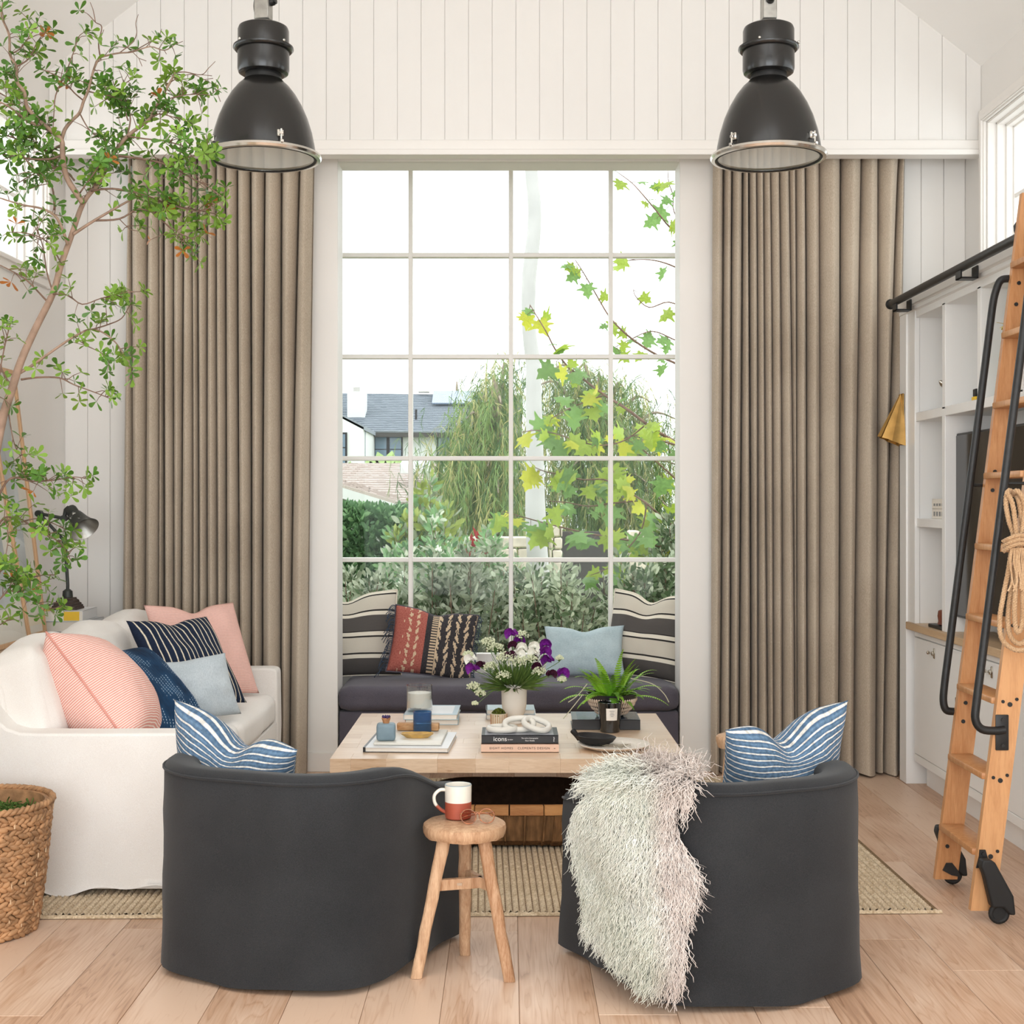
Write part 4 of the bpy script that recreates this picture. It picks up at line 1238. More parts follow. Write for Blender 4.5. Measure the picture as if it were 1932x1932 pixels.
    for k in range(NS):
        c4 = cells[pick[k]]; u, v = rs.rand(2)
        a, b_, c_, d_ = [P_[q][0] for q in c4]
        p = a.lerp(b_, u).lerp(d_.lerp(c_, u), v); n_ = P_[c4[0]][1]
        cl = mnoise.noise(Vector((p.x * 9, p.y * 9, p.z * 9)))
        # locks hang down, parting a little to both sides
        side = nrmside = n_.cross(Vector((0, 0, 1)))
        side = side.normalized() if side.length > .05 else Vector((1, 0, 0))
        sway = cl * .9 + rs.normal() * .28
        hang = Vector((0, 0, -1)) + side * sway
        if n_.z > .5: hang = P_[c4[0]][2] * 1.1 + Vector((rs.normal() * .45, rs.normal() * .45, (-.8 if P_[c4[0]][3] < 13 else -.1) + rs.normal() * .25))
        Ln = (.065 + .045 * rs.rand()) * (1 + .25 * cl)
        wv = .0045 + .004 * rs.rand(); fq = 2.2 + rs.rand() * 1.6; ph = rs.rand() * 6.28
        q = p.copy(); st = Ln / (SEG - 1)
        r0 = .0021 + .0012 * rs.rand()
        for sI in range(SEG):
            tt = sI / (SEG - 1)
            d = (n_ * (1.0 - .78 * tt ** .6) * (.9 if P_[c4[0]][3] < 10 or P_[c4[0]][3] >= 13.5 else .5) + hang * (.25 + .85 * tt)).normalized()
            q = q + d * st
            o_ = side * (math.sin(ph + tt * fq * 6.28) * wv * tt ** .5) + n_ * (math.cos(ph + tt * fq * 6.28) * wv * tt ** .5)
            r = r0 * (1 - .75 * tt)
            up = d.cross(side)
            for e in range(3):
                an = 2 * PI * e / 3
                V[k, sI, e] = q + o_ + (side * math.cos(an) + up * math.sin(an)) * r
    base = (np.arange(NS) * SEG * 3)[:, None, None]
    si = (np.arange(SEG - 1) * 3)[None, :, None]; e0 = np.arange(3)[None, None, :]; e1 = (np.arange(3)[None, None, :] + 1) % 3
    F = np.stack([base + si + e0, base + si + e1, base + si + 3 + e1, base + si + 3 + e0], -1).reshape(-1, 4)
    npmesh('fleece', V.reshape(-1, 3), F, m_, t, True, True, kind='stuff')
sheepskin()
# ================================================================ rug: every braided row a part
rug = thing('jute_rug', 'pale braided jute rug under the coffee table and the charcoal chairs', 'rug', (-.15, 6.0, 0), (0, 0, D(1.2)))
M['jute'] = fabric('jute_braid', S(178, 154, 122), S(220, 200, 170), 120, bumpv=0.5, big=40)
def braid_mesh(L, pitch=.024, w=.0118, h=.0135):
    n = int(L / pitch * 5); vs = []; fs = []
    K = 7
    for i in range(n + 1):
        y = L * i / n - L / 2
        ph = 2 * PI * (y / pitch)
        for k in range(K):
            a = PI * k / (K - 1)
            # two plaits, half a pitch out of step, swell in turn
            s_ = 1 + .26 * math.sin(ph + (PI if k < K / 2 else 0)) 
            vs.append((math.cos(a) * w * (.95 + .1 * math.sin(ph + (0 if k < K / 2 else PI))), y + .004 * math.cos(a), .002 + math.sin(a) * h * s_ * (1 - .25 * (abs(k - (K - 1) / 2) < .6))))
    for i in range(n):
        for k in range(K - 1):
            fs.append((i * K + k, i * K + k + 1, (i + 1) * K + k + 1, (i + 1) * K + k))
    return MB().add(vs, fs).mesh('braid', M['jute'], 180)
RL = 2.36
M['dark_jute'] = plain('jute_backing', S(128, 106, 80), .95, .1, var=.2, scale=60)
RX0, RX1 = -1.82, 1.655
bm_ = braid_mesh(RL)
MB().b2((RX0, .03 - RL / 2, .0006), (RX1, .03 + RL / 2, .0035)).build('backing', M['dark_jute'], rug, False)
nr = int((RX1 - RX0) / .0245)
for i in range(nr):
    x = RX0 + (i + .5) * .0245
    inst('braid', bm_, rug, Matrix.Translation((x, .03 + R.uniform(-.006, .006), 0)) @ Matrix.Rotation(PI * (i % 2), 4, 'Z'))
for sy in (-1, 1):
    e = MB()
    L = RX1 - RX0
    me_ = braid_mesh(L, .022, .011, .0115) if sy < 0 else me_
    inst('border', me_, rug, Matrix.Translation(((RX0 + RX1) / 2, .03 + sy * (RL / 2 + .006), 0)) @ Matrix.Rotation(PI / 2, 4, 'Z'))

# ================================================================ coffee table
TX0, TX1, TY0, TY1, TT = -.722, .722, 5.56, 6.765, .42
tb = thing('coffee_table', 'large square oak coffee table with blocky legs in front of the window seat', 'table', (0, 6.16, 0))
ny = 10
rs_ = random.Random(4)
tops = {}
for j in range(ny):
    ya, yb = lerp(TY0, TY1, j / ny), lerp(TY0, TY1, (j + 1) / ny)
    x = TX0
    cuts = [TX0, TX0 + .06 + .10 * rs_.random()]
    while cuts[-1] < TX1 - .2: cuts.append(cuts[-1] + .12 + .22 * rs_.random())
    cuts[-1] = TX1
    for a, b in zip(cuts, cuts[1:]):
        MB().b2((a + .0001, ya + .0001, TT - .057), (b - .0001, yb - .0001, TT), .0005, 1).build('stave', M['oak_top'], tb)
for x0 in (TX0, TX1 - .116):
    for y0 in (TY0, TY1 - .116):
        MB().b2((x0, y0, .021), (x0 + .116, y0 + .116, TT - .056), .003, 1).build('leg', M['oak_top'], tb)
def TP(px, py, z=TT): return G(px, py, z)
# --- books
M['cover_white'] = plain('white_cover', S(226, 228, 230), 0.35, 0.4, var=0.03)
M['cover_grey'] = plain('grey_cover', S(96, 98, 102), 0.4, 0.4, var=0.05)
M['cover_dark'] = plain('dark_cover', S(52, 52, 54), 0.4, 0.4, var=0.06)
M['cover_black'] = plain('black_cover', S(34, 34, 36), 0.3, 0.5, var=0.06)
M['cover_pink'] = plain('blush_cover', S(226, 192, 170), 0.45, 0.3, var=0.03)
M['cover_blue'] = plain('pale_blue_cover', S(176, 196, 206), 0.35, 0.4, var=0.05)
M['ink'] = plain('dark_ink', S(60, 44, 40), 0.5)
M['ink_white'] = plain('white_ink', S(240, 240, 238), 0.5)
def text(s, size, parent, pos, rot, mat, name='lettering', align='CENTER', sx=1.0, space=1.0, fit=None):
    cu = bpy.data.curves.new(name, 'FONT'); cu.body = s; cu.size = size; cu.align_x = align; cu.align_y = 'CENTER'; cu.extrude = .0003
    cu.space_character = space
    cu.materials.append(mat)
    o = bpy.data.objects.new(name, cu); link(o)
    me = bpy.data.meshes.new_from_object(o.evaluated_get(bpy.context.evaluated_depsgraph_get()))
    bpy.data.objects.remove(o, do_unlink=True)
    if fit:
        xs_ = [v.co.x for v in me.vertices]; sx = fit / max(1e-6, max(xs_) - min(xs_))
    o = bpy.data.objects.new(name, me)
    o.matrix_basis = Matrix.Translation(Vector(pos)) @ Euler(rot).to_matrix().to_4x4() @ Matrix.Diagonal((sx, 1, 1, 1))
    COL.objects.link(o); o.parent = parent; o.matrix_parent_inverse = WM[parent.name].inverted()
    return o
def book(name, label, c, w, d, h, cover, yaw=0, spine='-y', group=None, hard=.0022):
    """lying book: boards, spine and page block; c is the middle of its underside"""
    t = thing(name, label, 'book', c, (0, 0, yaw), group)
    e = .004
    b = MB()
    b.b2((-w / 2, -d / 2, 0), (w / 2, d / 2, hard)); b.b2((-w / 2, -d / 2, h - hard), (w / 2, d / 2, h))
    if spine == '-y': b.b2((-w / 2, -d / 2, 0), (w / 2, -d / 2 + hard, h)); pb = ((-w / 2 + e, -d / 2 + hard, hard), (w / 2 - e, d / 2 - e, h - hard))
    elif spine == '+y': b.b2((-w / 2, d / 2 - hard, 0), (w / 2, d / 2, h)); pb = ((-w / 2 + e, -d / 2 + e, hard), (w / 2 - e, d / 2 - hard, h - hard))
    elif spine == '-x': b.b2((-w / 2, -d / 2, 0), (-w / 2 + hard, d / 2, h)); pb = ((-w / 2 + hard, -d / 2 + e, hard), (w / 2 - e, d / 2 - e, h - hard))
    else: b.b2((w / 2 - hard, -d / 2, 0), (w / 2, d / 2, h)); pb = ((-w / 2 + e, -d / 2 + e, hard), (w / 2 - hard, d / 2 - e, h - hard))
    b.build('cover', cover, t, False, angle=30)
    MB().b2(*pb).build('pages', M['paper'], t, False)
    return t
EPS = .0006
# centre stack
k_ = 1.03 / 1.0
c0 = TP(981, 1420); Yc = c0.y
bw_ = 147 * Yc / FPX
bk1 = book('art_book', 'blush book EIGHT HOMES, bottom of the centre stack on the coffee table', (c0.x, Yc + .105, TT + EPS), bw_, .21, .036, M['cover_pink'])
text('EIGHT HOMES', .0125, bk1, (c0.x - .0775, Yc - .0006, TT + .018), (PI / 2, 0, 0), M['ink'], space=1.2, fit=.096)
text('CLEMENTS DESIGN', .0125, bk1, (c0.x + .057, Yc - .0006, TT + .018), (PI / 2, 0, 0), M['ink'], space=1.2, fit=.132)
text('w', .010, bk1, (c0.x + .143, Yc - .0006, TT + .018), (PI / 2, 0, 0), M['ink'])
z1 = TT + .0373
bk2 = book('art_book', 'dark grey book icons, top of the centre stack under the marble chain', (c0.x, Yc + .1065, z1), bw_ - .004, .205, .034, M['cover_dark'])
text('icons', .026, bk2, (c0.x - .082, Yc + .0038, z1 + .018), (PI / 2, 0, 0), M['ink_white'], fit=.054)
text('by oscar', .0075, bk2, (c0.x - .040, Yc + .0038, z1 + .016), (PI / 2, 0, 0), M['ink_white'], fit=.022)
text('The works of photographer', .0075, bk2, (c0.x + .041, Yc + .0038, z1 + .0215), (PI / 2, 0, 0), M['ink_white'], fit=.070)
text('Oscar Abolafia', .0075, bk2, (c0.x + .041, Yc + .0038, z1 + .0115), (PI / 2, 0, 0), M['ink_white'], fit=.039)
text('teNeues', .008, bk2, (c0.x + .141, Yc + .0038, z1 + .017), (PI / 2, PI / 2, 0), M['ink_white'], fit=.02)
MB().b2((c0.x - .145, Yc + .012, z1 + .0339), (c0.x + .14, Yc + .20, z1 + .0345)).build('jacket_print', plain('grey_photo_print', S(150, 152, 160), .35, .4, var=.35, scale=9), bk2)
# marble chain
M['marble'] = plain('white_marble', S(222, 218, 208), 0.35, 0.4, var=0.05, scale=12)
zch = z1 + .0352
chn = thing('marble_chain', 'chain of three thick white marble links on the centre book stack', 'ornament', (c0.x, Yc + .10, zch))
def torus(parent, c, R1, R2, r, nrm, name='link', yaw=0, tilt=(0, 0)):
    Mx = Matrix.Translation(Vector(c)) @ Matrix.Rotation(yaw, 4, 'Z') @ Matrix.Rotation(tilt[0], 4, 'X') @ Matrix.Rotation(tilt[1], 4, 'Y')
    pts = [Mx @ Vector((math.copysign(abs(math.cos(a)) ** .85, math.cos(a)) * R1, math.copysign(abs(math.sin(a)) ** .85, math.sin(a)) * R2, 0)) for a in [2 * PI * i / 40 for i in range(40)]]
    return MB().tube(pts, r, 12, closed=True).build(name, M['marble'], parent, angle=180)
torus(chn, (c0.x - .073, Yc + .085, zch + .014), .056, .047, .0125, None, yaw=-.05)
torus(chn, (c0.x - .003, Yc + .10, zch + .030), .060, .036, .0125, None, yaw=.1, tilt=(D(32), D(-3)))
torus(chn, (c0.x + .070, Yc + .085, zch + .031), .053, .047, .0125, None, yaw=-.35, tilt=(D(12), D(18)))
# left: large flat book, marble tray, bottle, dish, wooden block, blue glass
cl = TP(765, 1420); 
b3 = book('art_book', 'large thin black and white book under the marble tray', (cl.x + .012, 5.69 + .205, TT + EPS), .352, .40, .020, M['cover_white'], D(-3), '-x')
MB().b2((-.176, -.2015, 0), (.176, -.1995, .003)).build('edge', M['cover_black'], b3, False)
MB().b2((-.178, -.201, 0), (-.168, .201, .0205)).build('spine', M['cover_black'], b3, False)
zt = TT + .0208
tray = tag(MB().box((cl.x + .010, 5.915, zt + .0065), (.285, .345, .012), .005, Euler((0, 0, D(-2)))).build('marble_tray', M['marble']), 'pale marble tray lying on the large thin book', 'tray')
zt += .0132
M['cer_blue'] = plain('slate_blue_ceramic', S(124, 146, 158), 0.5, 0.4, var=0.12, scale=14)
M['cork'] = plain('cork', S(188, 136, 96), 0.8, 0.2, var=0.2, scale=60)
M['amethyst'] = plain('amethyst', S(58, 40, 96), 0.2, 0.7, var=0.4, scale=90)
bp = G(727, 1399, zt)
bt_ = thing('square_bottle', 'slate blue square ceramic bottle with cork and amethyst stopper on the tray', 'bottle', bp)
MB().box((bp.x, bp.y + .035, zt + .036), (.080, .068, .0715), .013, Euler((0, 0, D(4))), 3).build('body', M['cer_blue'], bt_)
MB().lathe([(.013, .0715), (.0145, .079), (.019, .092), (.018, .094)], 18, None, (bp.x, bp.y + .035, zt), False, True).build('cork', M['cork'], bt_)
am = MB()
for k in range(11):
    a = k * 2.4; r = .0145 * math.sqrt(k / 11)
    am.tube([(bp.x + r * math.cos(a), bp.y + .035 + r * math.sin(a), zt + .092), (bp.x + 1.15 * r * math.cos(a), bp.y + .035 + 1.15 * r * math.sin(a), zt + .099), (bp.x + 1.2 * r * math.cos(a), bp.y + .035 + 1.2 * r * math.sin(a), zt + .105)], [.005, .0055, .0008], 5)
am.build('crystal', M['amethyst'], bt_, angle=20)
dp = G(787, 1392, zt)
M['horn'] = plain('amber_horn', S(206, 166, 92), 0.2, 0.6, var=0.35, scale=14, coat=.3)
octp = [(math.cos(D(22.5 + 45 * k)) * 1.0, math.sin(D(22.5 + 45 * k))) for k in range(8)]
dm = MB(); vsd = []
for (rx, ry, z) in ((.048, .026, 0), (.078, .043, .019), (.074, .039, .019), (.045, .024, .004)):
    vsd += [(dp.x + x * rx, dp.y + .01 + y * ry, zt + z) for x, y in octp]
fsd = [tuple(range(7, -1, -1))] + [(r * 8 + k, r * 8 + (k + 1) % 8, r * 8 + 8 + (k + 1) % 8, r * 8 + 8 + k) for r in range(3) for k in range(8)] + [tuple(24 + k for k in range(8))]
tag(dm.add(vsd, fsd).build('trinket_dish', M['horn'], angle=20), 'small amber faceted dish at the front of the marble tray', 'dish')
wb_ = G(787, 1383, zt)
lg = thing('bark_block', 'split wooden block with bark lying at the back of the marble tray', 'wooden block', (wb_.x, wb_.y + .05, zt))
M['bark_wood'] = wood('bark_wood', S(170, 122, 78), S(222, 184, 140), (4, 26, 26), .6, bumpv=.5, dark=S(110, 72, 46))
MB().box((wb_.x, wb_.y + .072, zt + .017), (.185, .042, .033), .006, Euler((0, 0, D(-4)))).build('block', M['bark_wood'], lg)
gp = G(796, 1383, zt)
bg_ = thing('blue_glass', 'blue glass votive cup in front of the wooden block on the tray', 'glass', (gp.x, gp.y + .01, zt))
mb_, nt_, bb_ = mk('blue_glass', 0.08, 0.6)
bb_.inputs['Base Color'].default_value = S(96, 142, 196); bb_.inputs['Transmission Weight'].default_value = 0.75; bb_.inputs['IOR'].default_value = 1.3
MB().lathe([(.001, .0), (.0375, .0), (.040, .004), (.0405, .088), (.0375, .088), (.036, .045), (.001, .045)], 32, None, (gp.x, gp.y + .034, zt + .0005)).build('body', mb_, bg_)
mw, ntw, bwx = mk('blue_wax', 0.4, 0.4); bwx.inputs['Base Color'].default_value = S(28, 52, 84)
MB().lathe([(.001, .044), (.0355, .044), (.0355, .047), (.001, .047)], 24, None, (gp.x, gp.y + .034, zt + .0005)).build('wax', mw, bg_)
# back left: two books and the big candle
cb = TP(810, 1368)
b4 = book('art_book', 'pale blue book under the other, behind the marble tray', (cb.x + .010, 6.55, TT + EPS), .245, .29, .025, M['cover_blue'], D(1), '-x')
b5 = book('art_book', 'pale blue and white book on top, under the big glass candle', (cb.x + .008, 6.545, TT + .0262), .25, .30, .025, M['cover_blue'], D(-1), '-x')
for b_, zz in ((b4, .0), (b5, .0)):
    MB().b2((-.1262, -.14, .002), (-.1222, .14, .023)).build('spine', M['cork'], b_, False)
MB().b2((-.06, -.12, .0249), (.10, .12, .0255)).build('jacket_print', M['cover_white'], b5, False)
cz = TT + .0520
cp_ = G(791, 1342, cz)
cd = thing('glass_candle', 'large clear glass candle with white wax on the pale blue books', 'candle', (cp_.x, cp_.y + .06, cz))
cx_, cy_ = (791.5 - 960) * 6.51 / FPX, 6.51
MB().lathe([(.001, 0), (.058, 0), (.061, .004), (.061, .120), (.0575, .120), (.0575, .016), (.001, .013)], 40, None, (cx_, cy_, cz + .0005)).build('glass', glass_material('jar_glass', (.93, .94, .935, 1), 3.0), cd)
M['wax'] = plain('white_wax', S(240, 236, 228), 0.5, 0.3, var=.02)
MB().lathe([(.001, .0165), (.0565, .0165), (.0565, .085), (.052, .082), (.030, .083), (.001, .092)], 40, None, (cx_, cy_, cz + .0005)).build('wax', M['wax'], cd)
text('boathouse', .012, cd, (cx_ - .014, cy_ - .0605, cz + .018), (PI / 2, 0, 0), M['ink'])
# centre back: books, moss pot, vase
cv = TP(962, 1352)
b6 = book('art_book', 'white book under the other, at the table edge behind the white vase', (cv.x + .006, 6.655, TT + EPS), .235, .17, .0225, M['cover_white'], 0, '-x')
b7 = book('art_book', 'pale grey-blue book on top, at the table edge behind the white vase', (cv.x + .003, 6.655, TT + .0238), .23, .168, .0225, M['cover_blue'], D(1), '-x')
for b_ in (b6, b7): MB().b2((-.119, -.082, .002), (-.1155, .082, .0205)).build('spine', M['cover_dark'], b_, False)
vz = TT
M['cer_white'] = plain('matt_white_ceramic', S(226, 220, 210), 0.55, 0.3, var=0.03, scale=8)
VXc, VYc = (970 - 960) * 6.46 / FPX, 6.46
vs_ = thing('flower_vase', 'tall matt white footed vase holding the flowers on the coffee table', 'vase', (VXc, VYc, vz))
MB().lathe([(.001, 0), (.040, 0), (.042, .005), (.036, .010), (.034, .022), (.040, .032), (.052, .055), (.058, .085), (.060, .155), (.0605, .186), (.057, .187), (.056, .15), (.054, .09), (.046, .058), (.001, .04)], 40, None, (VXc, VYc, vz + .0005)).build('body', M['cer_white'], vs_)
MPx, MPy = (941 - 960) * 6.36 / FPX, 6.36
mp_ = thing('moss_pot', 'small cream ribbed pot topped with moss beside the white vase', 'plant pot', (MPx, MPy, vz))
M['cer_cream'] = plain('cream_crackle', S(212, 202, 180), 0.45, 0.4, var=0.08, scale=25)
MB().lathe([(.001, 0), (.034, 0), (.037, .004), (.038, .062), (.034, .062), (.033, .050), (.001, .050)], 30, None, (MPx, MPy, vz + .0005)).build('body', M['cer_cream'], mp_)
rl_ = MB()
for k in range(22):
    a = 2 * PI * k / 22
    rl_.tube([(MPx + .0372 * math.cos(a), MPy + .0372 * math.sin(a), vz + .006), (MPx + .0382 * math.cos(a), MPy + .0382 * math.sin(a), vz + .060)], .0011, 4)
rl_.build('ribs', M['cork'], mp_, kind='stuff')
M['moss'] = plain('moss', S(78, 84, 34), 0.95, 0.1, var=0.5, scale=90)
mm = MB()
for k in range(90):
    a = R.random() * 2 * PI; r = .034 * math.sqrt(R.random())
    mm.ball((MPx + r * math.cos(a), MPy + r * math.sin(a), vz + .054 + .028 * (1 - (r / .034) ** 2)), .0055, 6, 4)
mm.build('moss', M['moss'], mp_, kind='stuff')
# right: black book box, bowl, fern, black candle, plate, spoon bowl
cr = TP(1144, 1378)
b8 = book('art_book', 'thick black book under the patterned fern bowl', (cr.x + .002, 6.39, TT + EPS), .310, .245, .046, M['cover_black'], D(-1), '-y')
MB().b2((-.13, -.112, .0458), (.147, .112, .0466)).build('jacket_print', plain('glossy_photo', S(70, 80, 92), .12, .6, var=.3, scale=6), b8, False)
fz = TT + .0475
FX, FY = (1154 - 960) * 6.385 / FPX, 6.385
fb = thing('shell_bowl', 'black rimmed bowl with a woven cream shell pattern holding the fern', 'bowl', (FX, FY, fz))
MB().lathe([(.001, 0), (.052, 0), (.060, .006), (.096, .045), (.113, .080), (.117, .105), (.113, .105), (.106, .080), (.088, .046), (.001, .012)], 48, None, (FX, FY, fz + .0005)).build('body', M['cover_black'], fb)
M['shell'] = plain('cream_shell', S(226, 204, 182), 0.4, 0.4, var=0.08, scale=40)
shm = MB().tube([(-.0045, 0, 0), (-.0015, -.0016, .006), (.0, -.0022, .012), (0, -.0012, .02), (.0004, 0, .0245)], [.001, .0042, .0045, .0038, .001], 6).mesh('shell', M['shell'], 180)
bow = [(.0605, .007), (.096, .045), (.113, .080)]
def bowl_r(z):
    for (r0, z0), (r1, z1_) in zip(bow, bow[1:]):
        if z <= z1_: return lerp(r0, r1, (z - z0) / (z1_ - z0)), math.atan2(r1 - r0, z1_ - z0)
    return bow[-1][0], .2
for row in range(4):
    z = .009 + row * .0185
    r, tl = bowl_r(z + .008)
    n = int(2 * PI * r / .0118)
    for k in range(n):
        a = 2 * PI * (k + .5 * (row % 2)) / n
        r0, _ = bowl_r(z)
        inst('shell_bead', shm, fb, Matrix.Translation((0, 0, .0005)) @ Matrix.Rotation(a, 4, 'Z') @ Matrix.Translation((0, -r0 - .0004, z)) @ Matrix.Rotation(tl, 4, 'X'))
MB().lathe([(.001, .085), (.1, .084), (.107, .09)], 30, None, (FX, FY, fz)).build('moss', M['moss'], fb, kind='stuff')
fern = thing('fern', 'bright green sword fern growing out of the shell pattern bowl', 'plant', (FX, FY, fz + .08))
M['fern'] = plain('fern_green', S(98, 150, 38), 0.5, 0.3, var=0.35, scale=14)
M['fern2'] = plain('fern_light', S(138, 184, 52), 0.5, 0.3, var=0.3, scale=14)
def frond(base, d, L, curl, mat, wid=.017):
    """arching rib with separate toothed leaflets on both sides"""
    d = d.normalized(); mb = MB(); n = 21; p = Vector(base); side = d.cross(Vector((0, 0, 1)))
    if side.length < .15: side = Vector((1, 0, 0))
    side = (side.normalized() + Vector((0, .35, 0)) * (1 if side.x > 0 else -1)).normalized(); pts = []
    for i in range(n + 1):
        pts.append(p.copy()); d = (d + Vector((0, 0, -curl / n * (.4 + 1.6 * i / n)))).normalized(); p = p + d * (L / n)
    mb.tube(pts, [.0018 * (1 - .8 * i / n) for i in range(n + 1)], 4)
    for i in range(2, n):
        t = i / n; w_ = wid * min(1, 1.9 * (1 - t) + .12) * min(1, .4 + t * 4)
        dd = (pts[i + 1] - pts[i - 1]).normalized(); up = side.cross(dd)
        for s_ in (-1, 1):
            a = pts[i]; tip = a + side * s_ * w_ + dd * w_ * .25 - up * w_ * .12
            h = dd * (L / n) * .40
            mb.add([a - h, a + side * s_ * w_ * .7 - h * .9, tip, a + side * s_ * w_ * .62 + h * .9, a + h], [(0, 1, 2, 3, 4)])
    return mb.build('frond', mat, fern, angle=180)
rf = random.Random(3)
for k in range(44):
    a = rf.random() * 2 * PI; el = rf.uniform(.15, 1.2)
    d = Vector((math.cos(a) * math.cos(el), math.sin(a) * math.cos(el), math.sin(el)))
    L = rf.uniform(.13, .19) + .03 * (el > .9)
    frond((FX + .06 * math.cos(a) * rf.random(), FY + .06 * math.sin(a) * rf.random(), fz + .085), d, L, rf.uniform(.7, 1.5), M['fern'] if rf.random() < .6 else M['fern2'], rf.uniform(.017, .023))
for dx, dz, L in ((-.05, .95, .24), (.03, 1.3, .26), (.06, .95, .24), (-.10, .75, .23), (.11, .72, .23), (.2, .25, .22), (-.2, .3, .21), (.14, .5, .22), (-.15, .5, .22)):
    frond((FX + dx * .3, FY - .02, fz + .085), Vector((dx * 4, -.3, dz)), L, .9, M['fern2'], .024)
M['runner'] = plain('pale_runner', S(190, 186, 160), 0.7)
for pts in ([(1108, 1290), (1090, 1312), (1072, 1325)], [(1100, 1310), (1080, 1335), (1063, 1356)], [(1190, 1280), (1230, 1290), (1252, 1308), (1262, 1325)]):
    MB().tube(curve([P(x, y, 6.30) for x, y in pts], 5), .0022, 5).build('runner', M['runner'], fern)
kp = TP(1152, 1384)
bc = thing('black_candle', 'black glass candle with pale square label in front of the fern bowl', 'candle', (kp.x, kp.y + .04, TT))
KY = kp.y + .045
MB().lathe([(.001, 0), (.041, 0), (.044, .003), (.054, .134), (.051, .135), (.049, .115), (.001, .112)], 40, None, (kp.x, KY, TT + .0006)).build('glass', plain('black_glass', S(18, 20, 18), .07, .7, coat=.4), bc)
lb = MB(); nlab = 8
for i in range(nlab + 1):
    a = lerp(-.52, .52, i / nlab) - PI / 2 + .12
    for z in (.058, .112):
        r = .0442 + .0098 * z / .134
        lb.v.append((kp.x + r * math.cos(a), KY + r * math.sin(a), TT + z))
lb.f = [(2 * i, 2 * i + 2, 2 * i + 3, 2 * i + 1) for i in range(nlab)]
lbo = lb.build('label', M['paper'], bc, angle=180)
for q, wq in enumerate((.022, .016, .02, .012)):
    MB().b2((kp.x + .006 - wq / 2, KY - .0530 - .0004, TT + .1 - q * .008), (kp.x + .006 + wq / 2, KY - .0524, TT + .102 - q * .008)).build('print', M['print_grey'], lbo)
pp = TP(1158, 1412)
PXc, PYc = (1158 - 960) * 5.80 / FPX, 5.80
plate = tag(MB().lathe([(.001, .003), (.095, .003), (.102, .0), (.112, .004), (.148, .0165), (.152, .021), (.149, .022), (.112, .0095), (.098, .007), (.001, .007)], 56, None, (PXc, PYc, TT + .0006)).build('plate', plain('speckled_stoneware', S(226, 216, 204), .4, .4, var=.05, scale=120)), 'large speckled cream plate at the front right of the coffee table', 'plate')
sbx, sby, sbz = (1122 - 960) * 5.84 / FPX, 5.84, TT + .011
sb = thing('ladle_bowl', 'small black bowl with an upturned handle lying on the cream plate', 'bowl', (sbx, sby, sbz))
M['black_wood'] = plain('black_wood', S(30, 29, 30), 0.5, 0.4, var=.2, scale=20)
mz = Matrix.Translation((sbx, sby, sbz + .001)) @ Matrix.Rotation(D(4), 4, 'Y') @ Matrix.Diagonal((1.15, 1, 1, 1))
MB().lathe([(.001, 0), (.045, 0), (.066, .014), (.078, .034), (.075, .036), (.062, .018), (.042, .006), (.001, .005)], 36, None).xf(mz).build('bowl', M['black_wood'], sb)
MB().tube(curve([(sbx - .066, sby - .012, sbz + .022), (sbx - .078, sby - .016, sbz + .04), (sbx - .092, sby - .02, sbz + .058), (sbx - .098, sby - .02, sbz + .064)], 4), [.010, .010, .010, .011, .011, .0115, .012, .0125, .0125, .0125, .012, .011, .008], 10).build('handle', M['black_wood'], sb)
for k in range(3):
    ang = D(-38 + k * 13)
    u0 = Vector((sbx + .055 + .012 * k, sby - .055 + .006 * k, TT + .0112 + .003 * k)); d_ = Vector((math.cos(ang), math.sin(ang) * .6, 0))
    lab = ('steel fork on the cream plate, nearest the front rim', 'steel spoon on the cream plate, between fork and knife', 'steel spoon on the cream plate, farthest from the front rim')[k]
    f_ = thing('spoon' if k else 'fork', lab, 'cutlery', u0, group='cutlery on the cream plate')
    MB().tube([u0 - d_ * .02, u0 + d_ * .02, u0 + d_ * .05, u0 + d_ * .072], [.002, .0022, .003, .0045], 6).build('handle', M['nickel'], f_)
    MB().ball(u0 - d_ * .033, .012, 10, 6, (1.3, .8, .25)).build('head', M['nickel'], f_)

# flowers in the vase
fl_r = random.Random(9)
M['petal_p'] = plain('purple_petal', S(110, 28, 128), 0.6, 0.25, var=0.4, scale=60)
M['petal_d'] = plain('plum_petal', S(62, 20, 44), 0.6, 0.25, var=0.4, scale=60)
M['petal_w'] = plain('white_petal', S(238, 236, 226), 0.6, 0.25, var=0.04, scale=60)
M['umbel'] = plain('green_white_floret', S(214, 218, 186), 0.7, 0.2, var=0.12, scale=90)
M['leaf_d'] = plain('bouquet_leaf', S(96, 122, 58), 0.55, 0.25, var=0.35, scale=25)
def stem_to(t, p, r=.0017):
    a = Vector((VXc + fl_r.uniform(-.02, .02), VYc + fl_r.uniform(-.02, .02), vz + .06)); b = Vector((VXc + (p.x - VXc) * .25, VYc + (p.y - VYc) * .25, vz + .18))
    MB().tube(curve([a, b, p], 5), r, 5).build('stem', M['stem_g'], t)
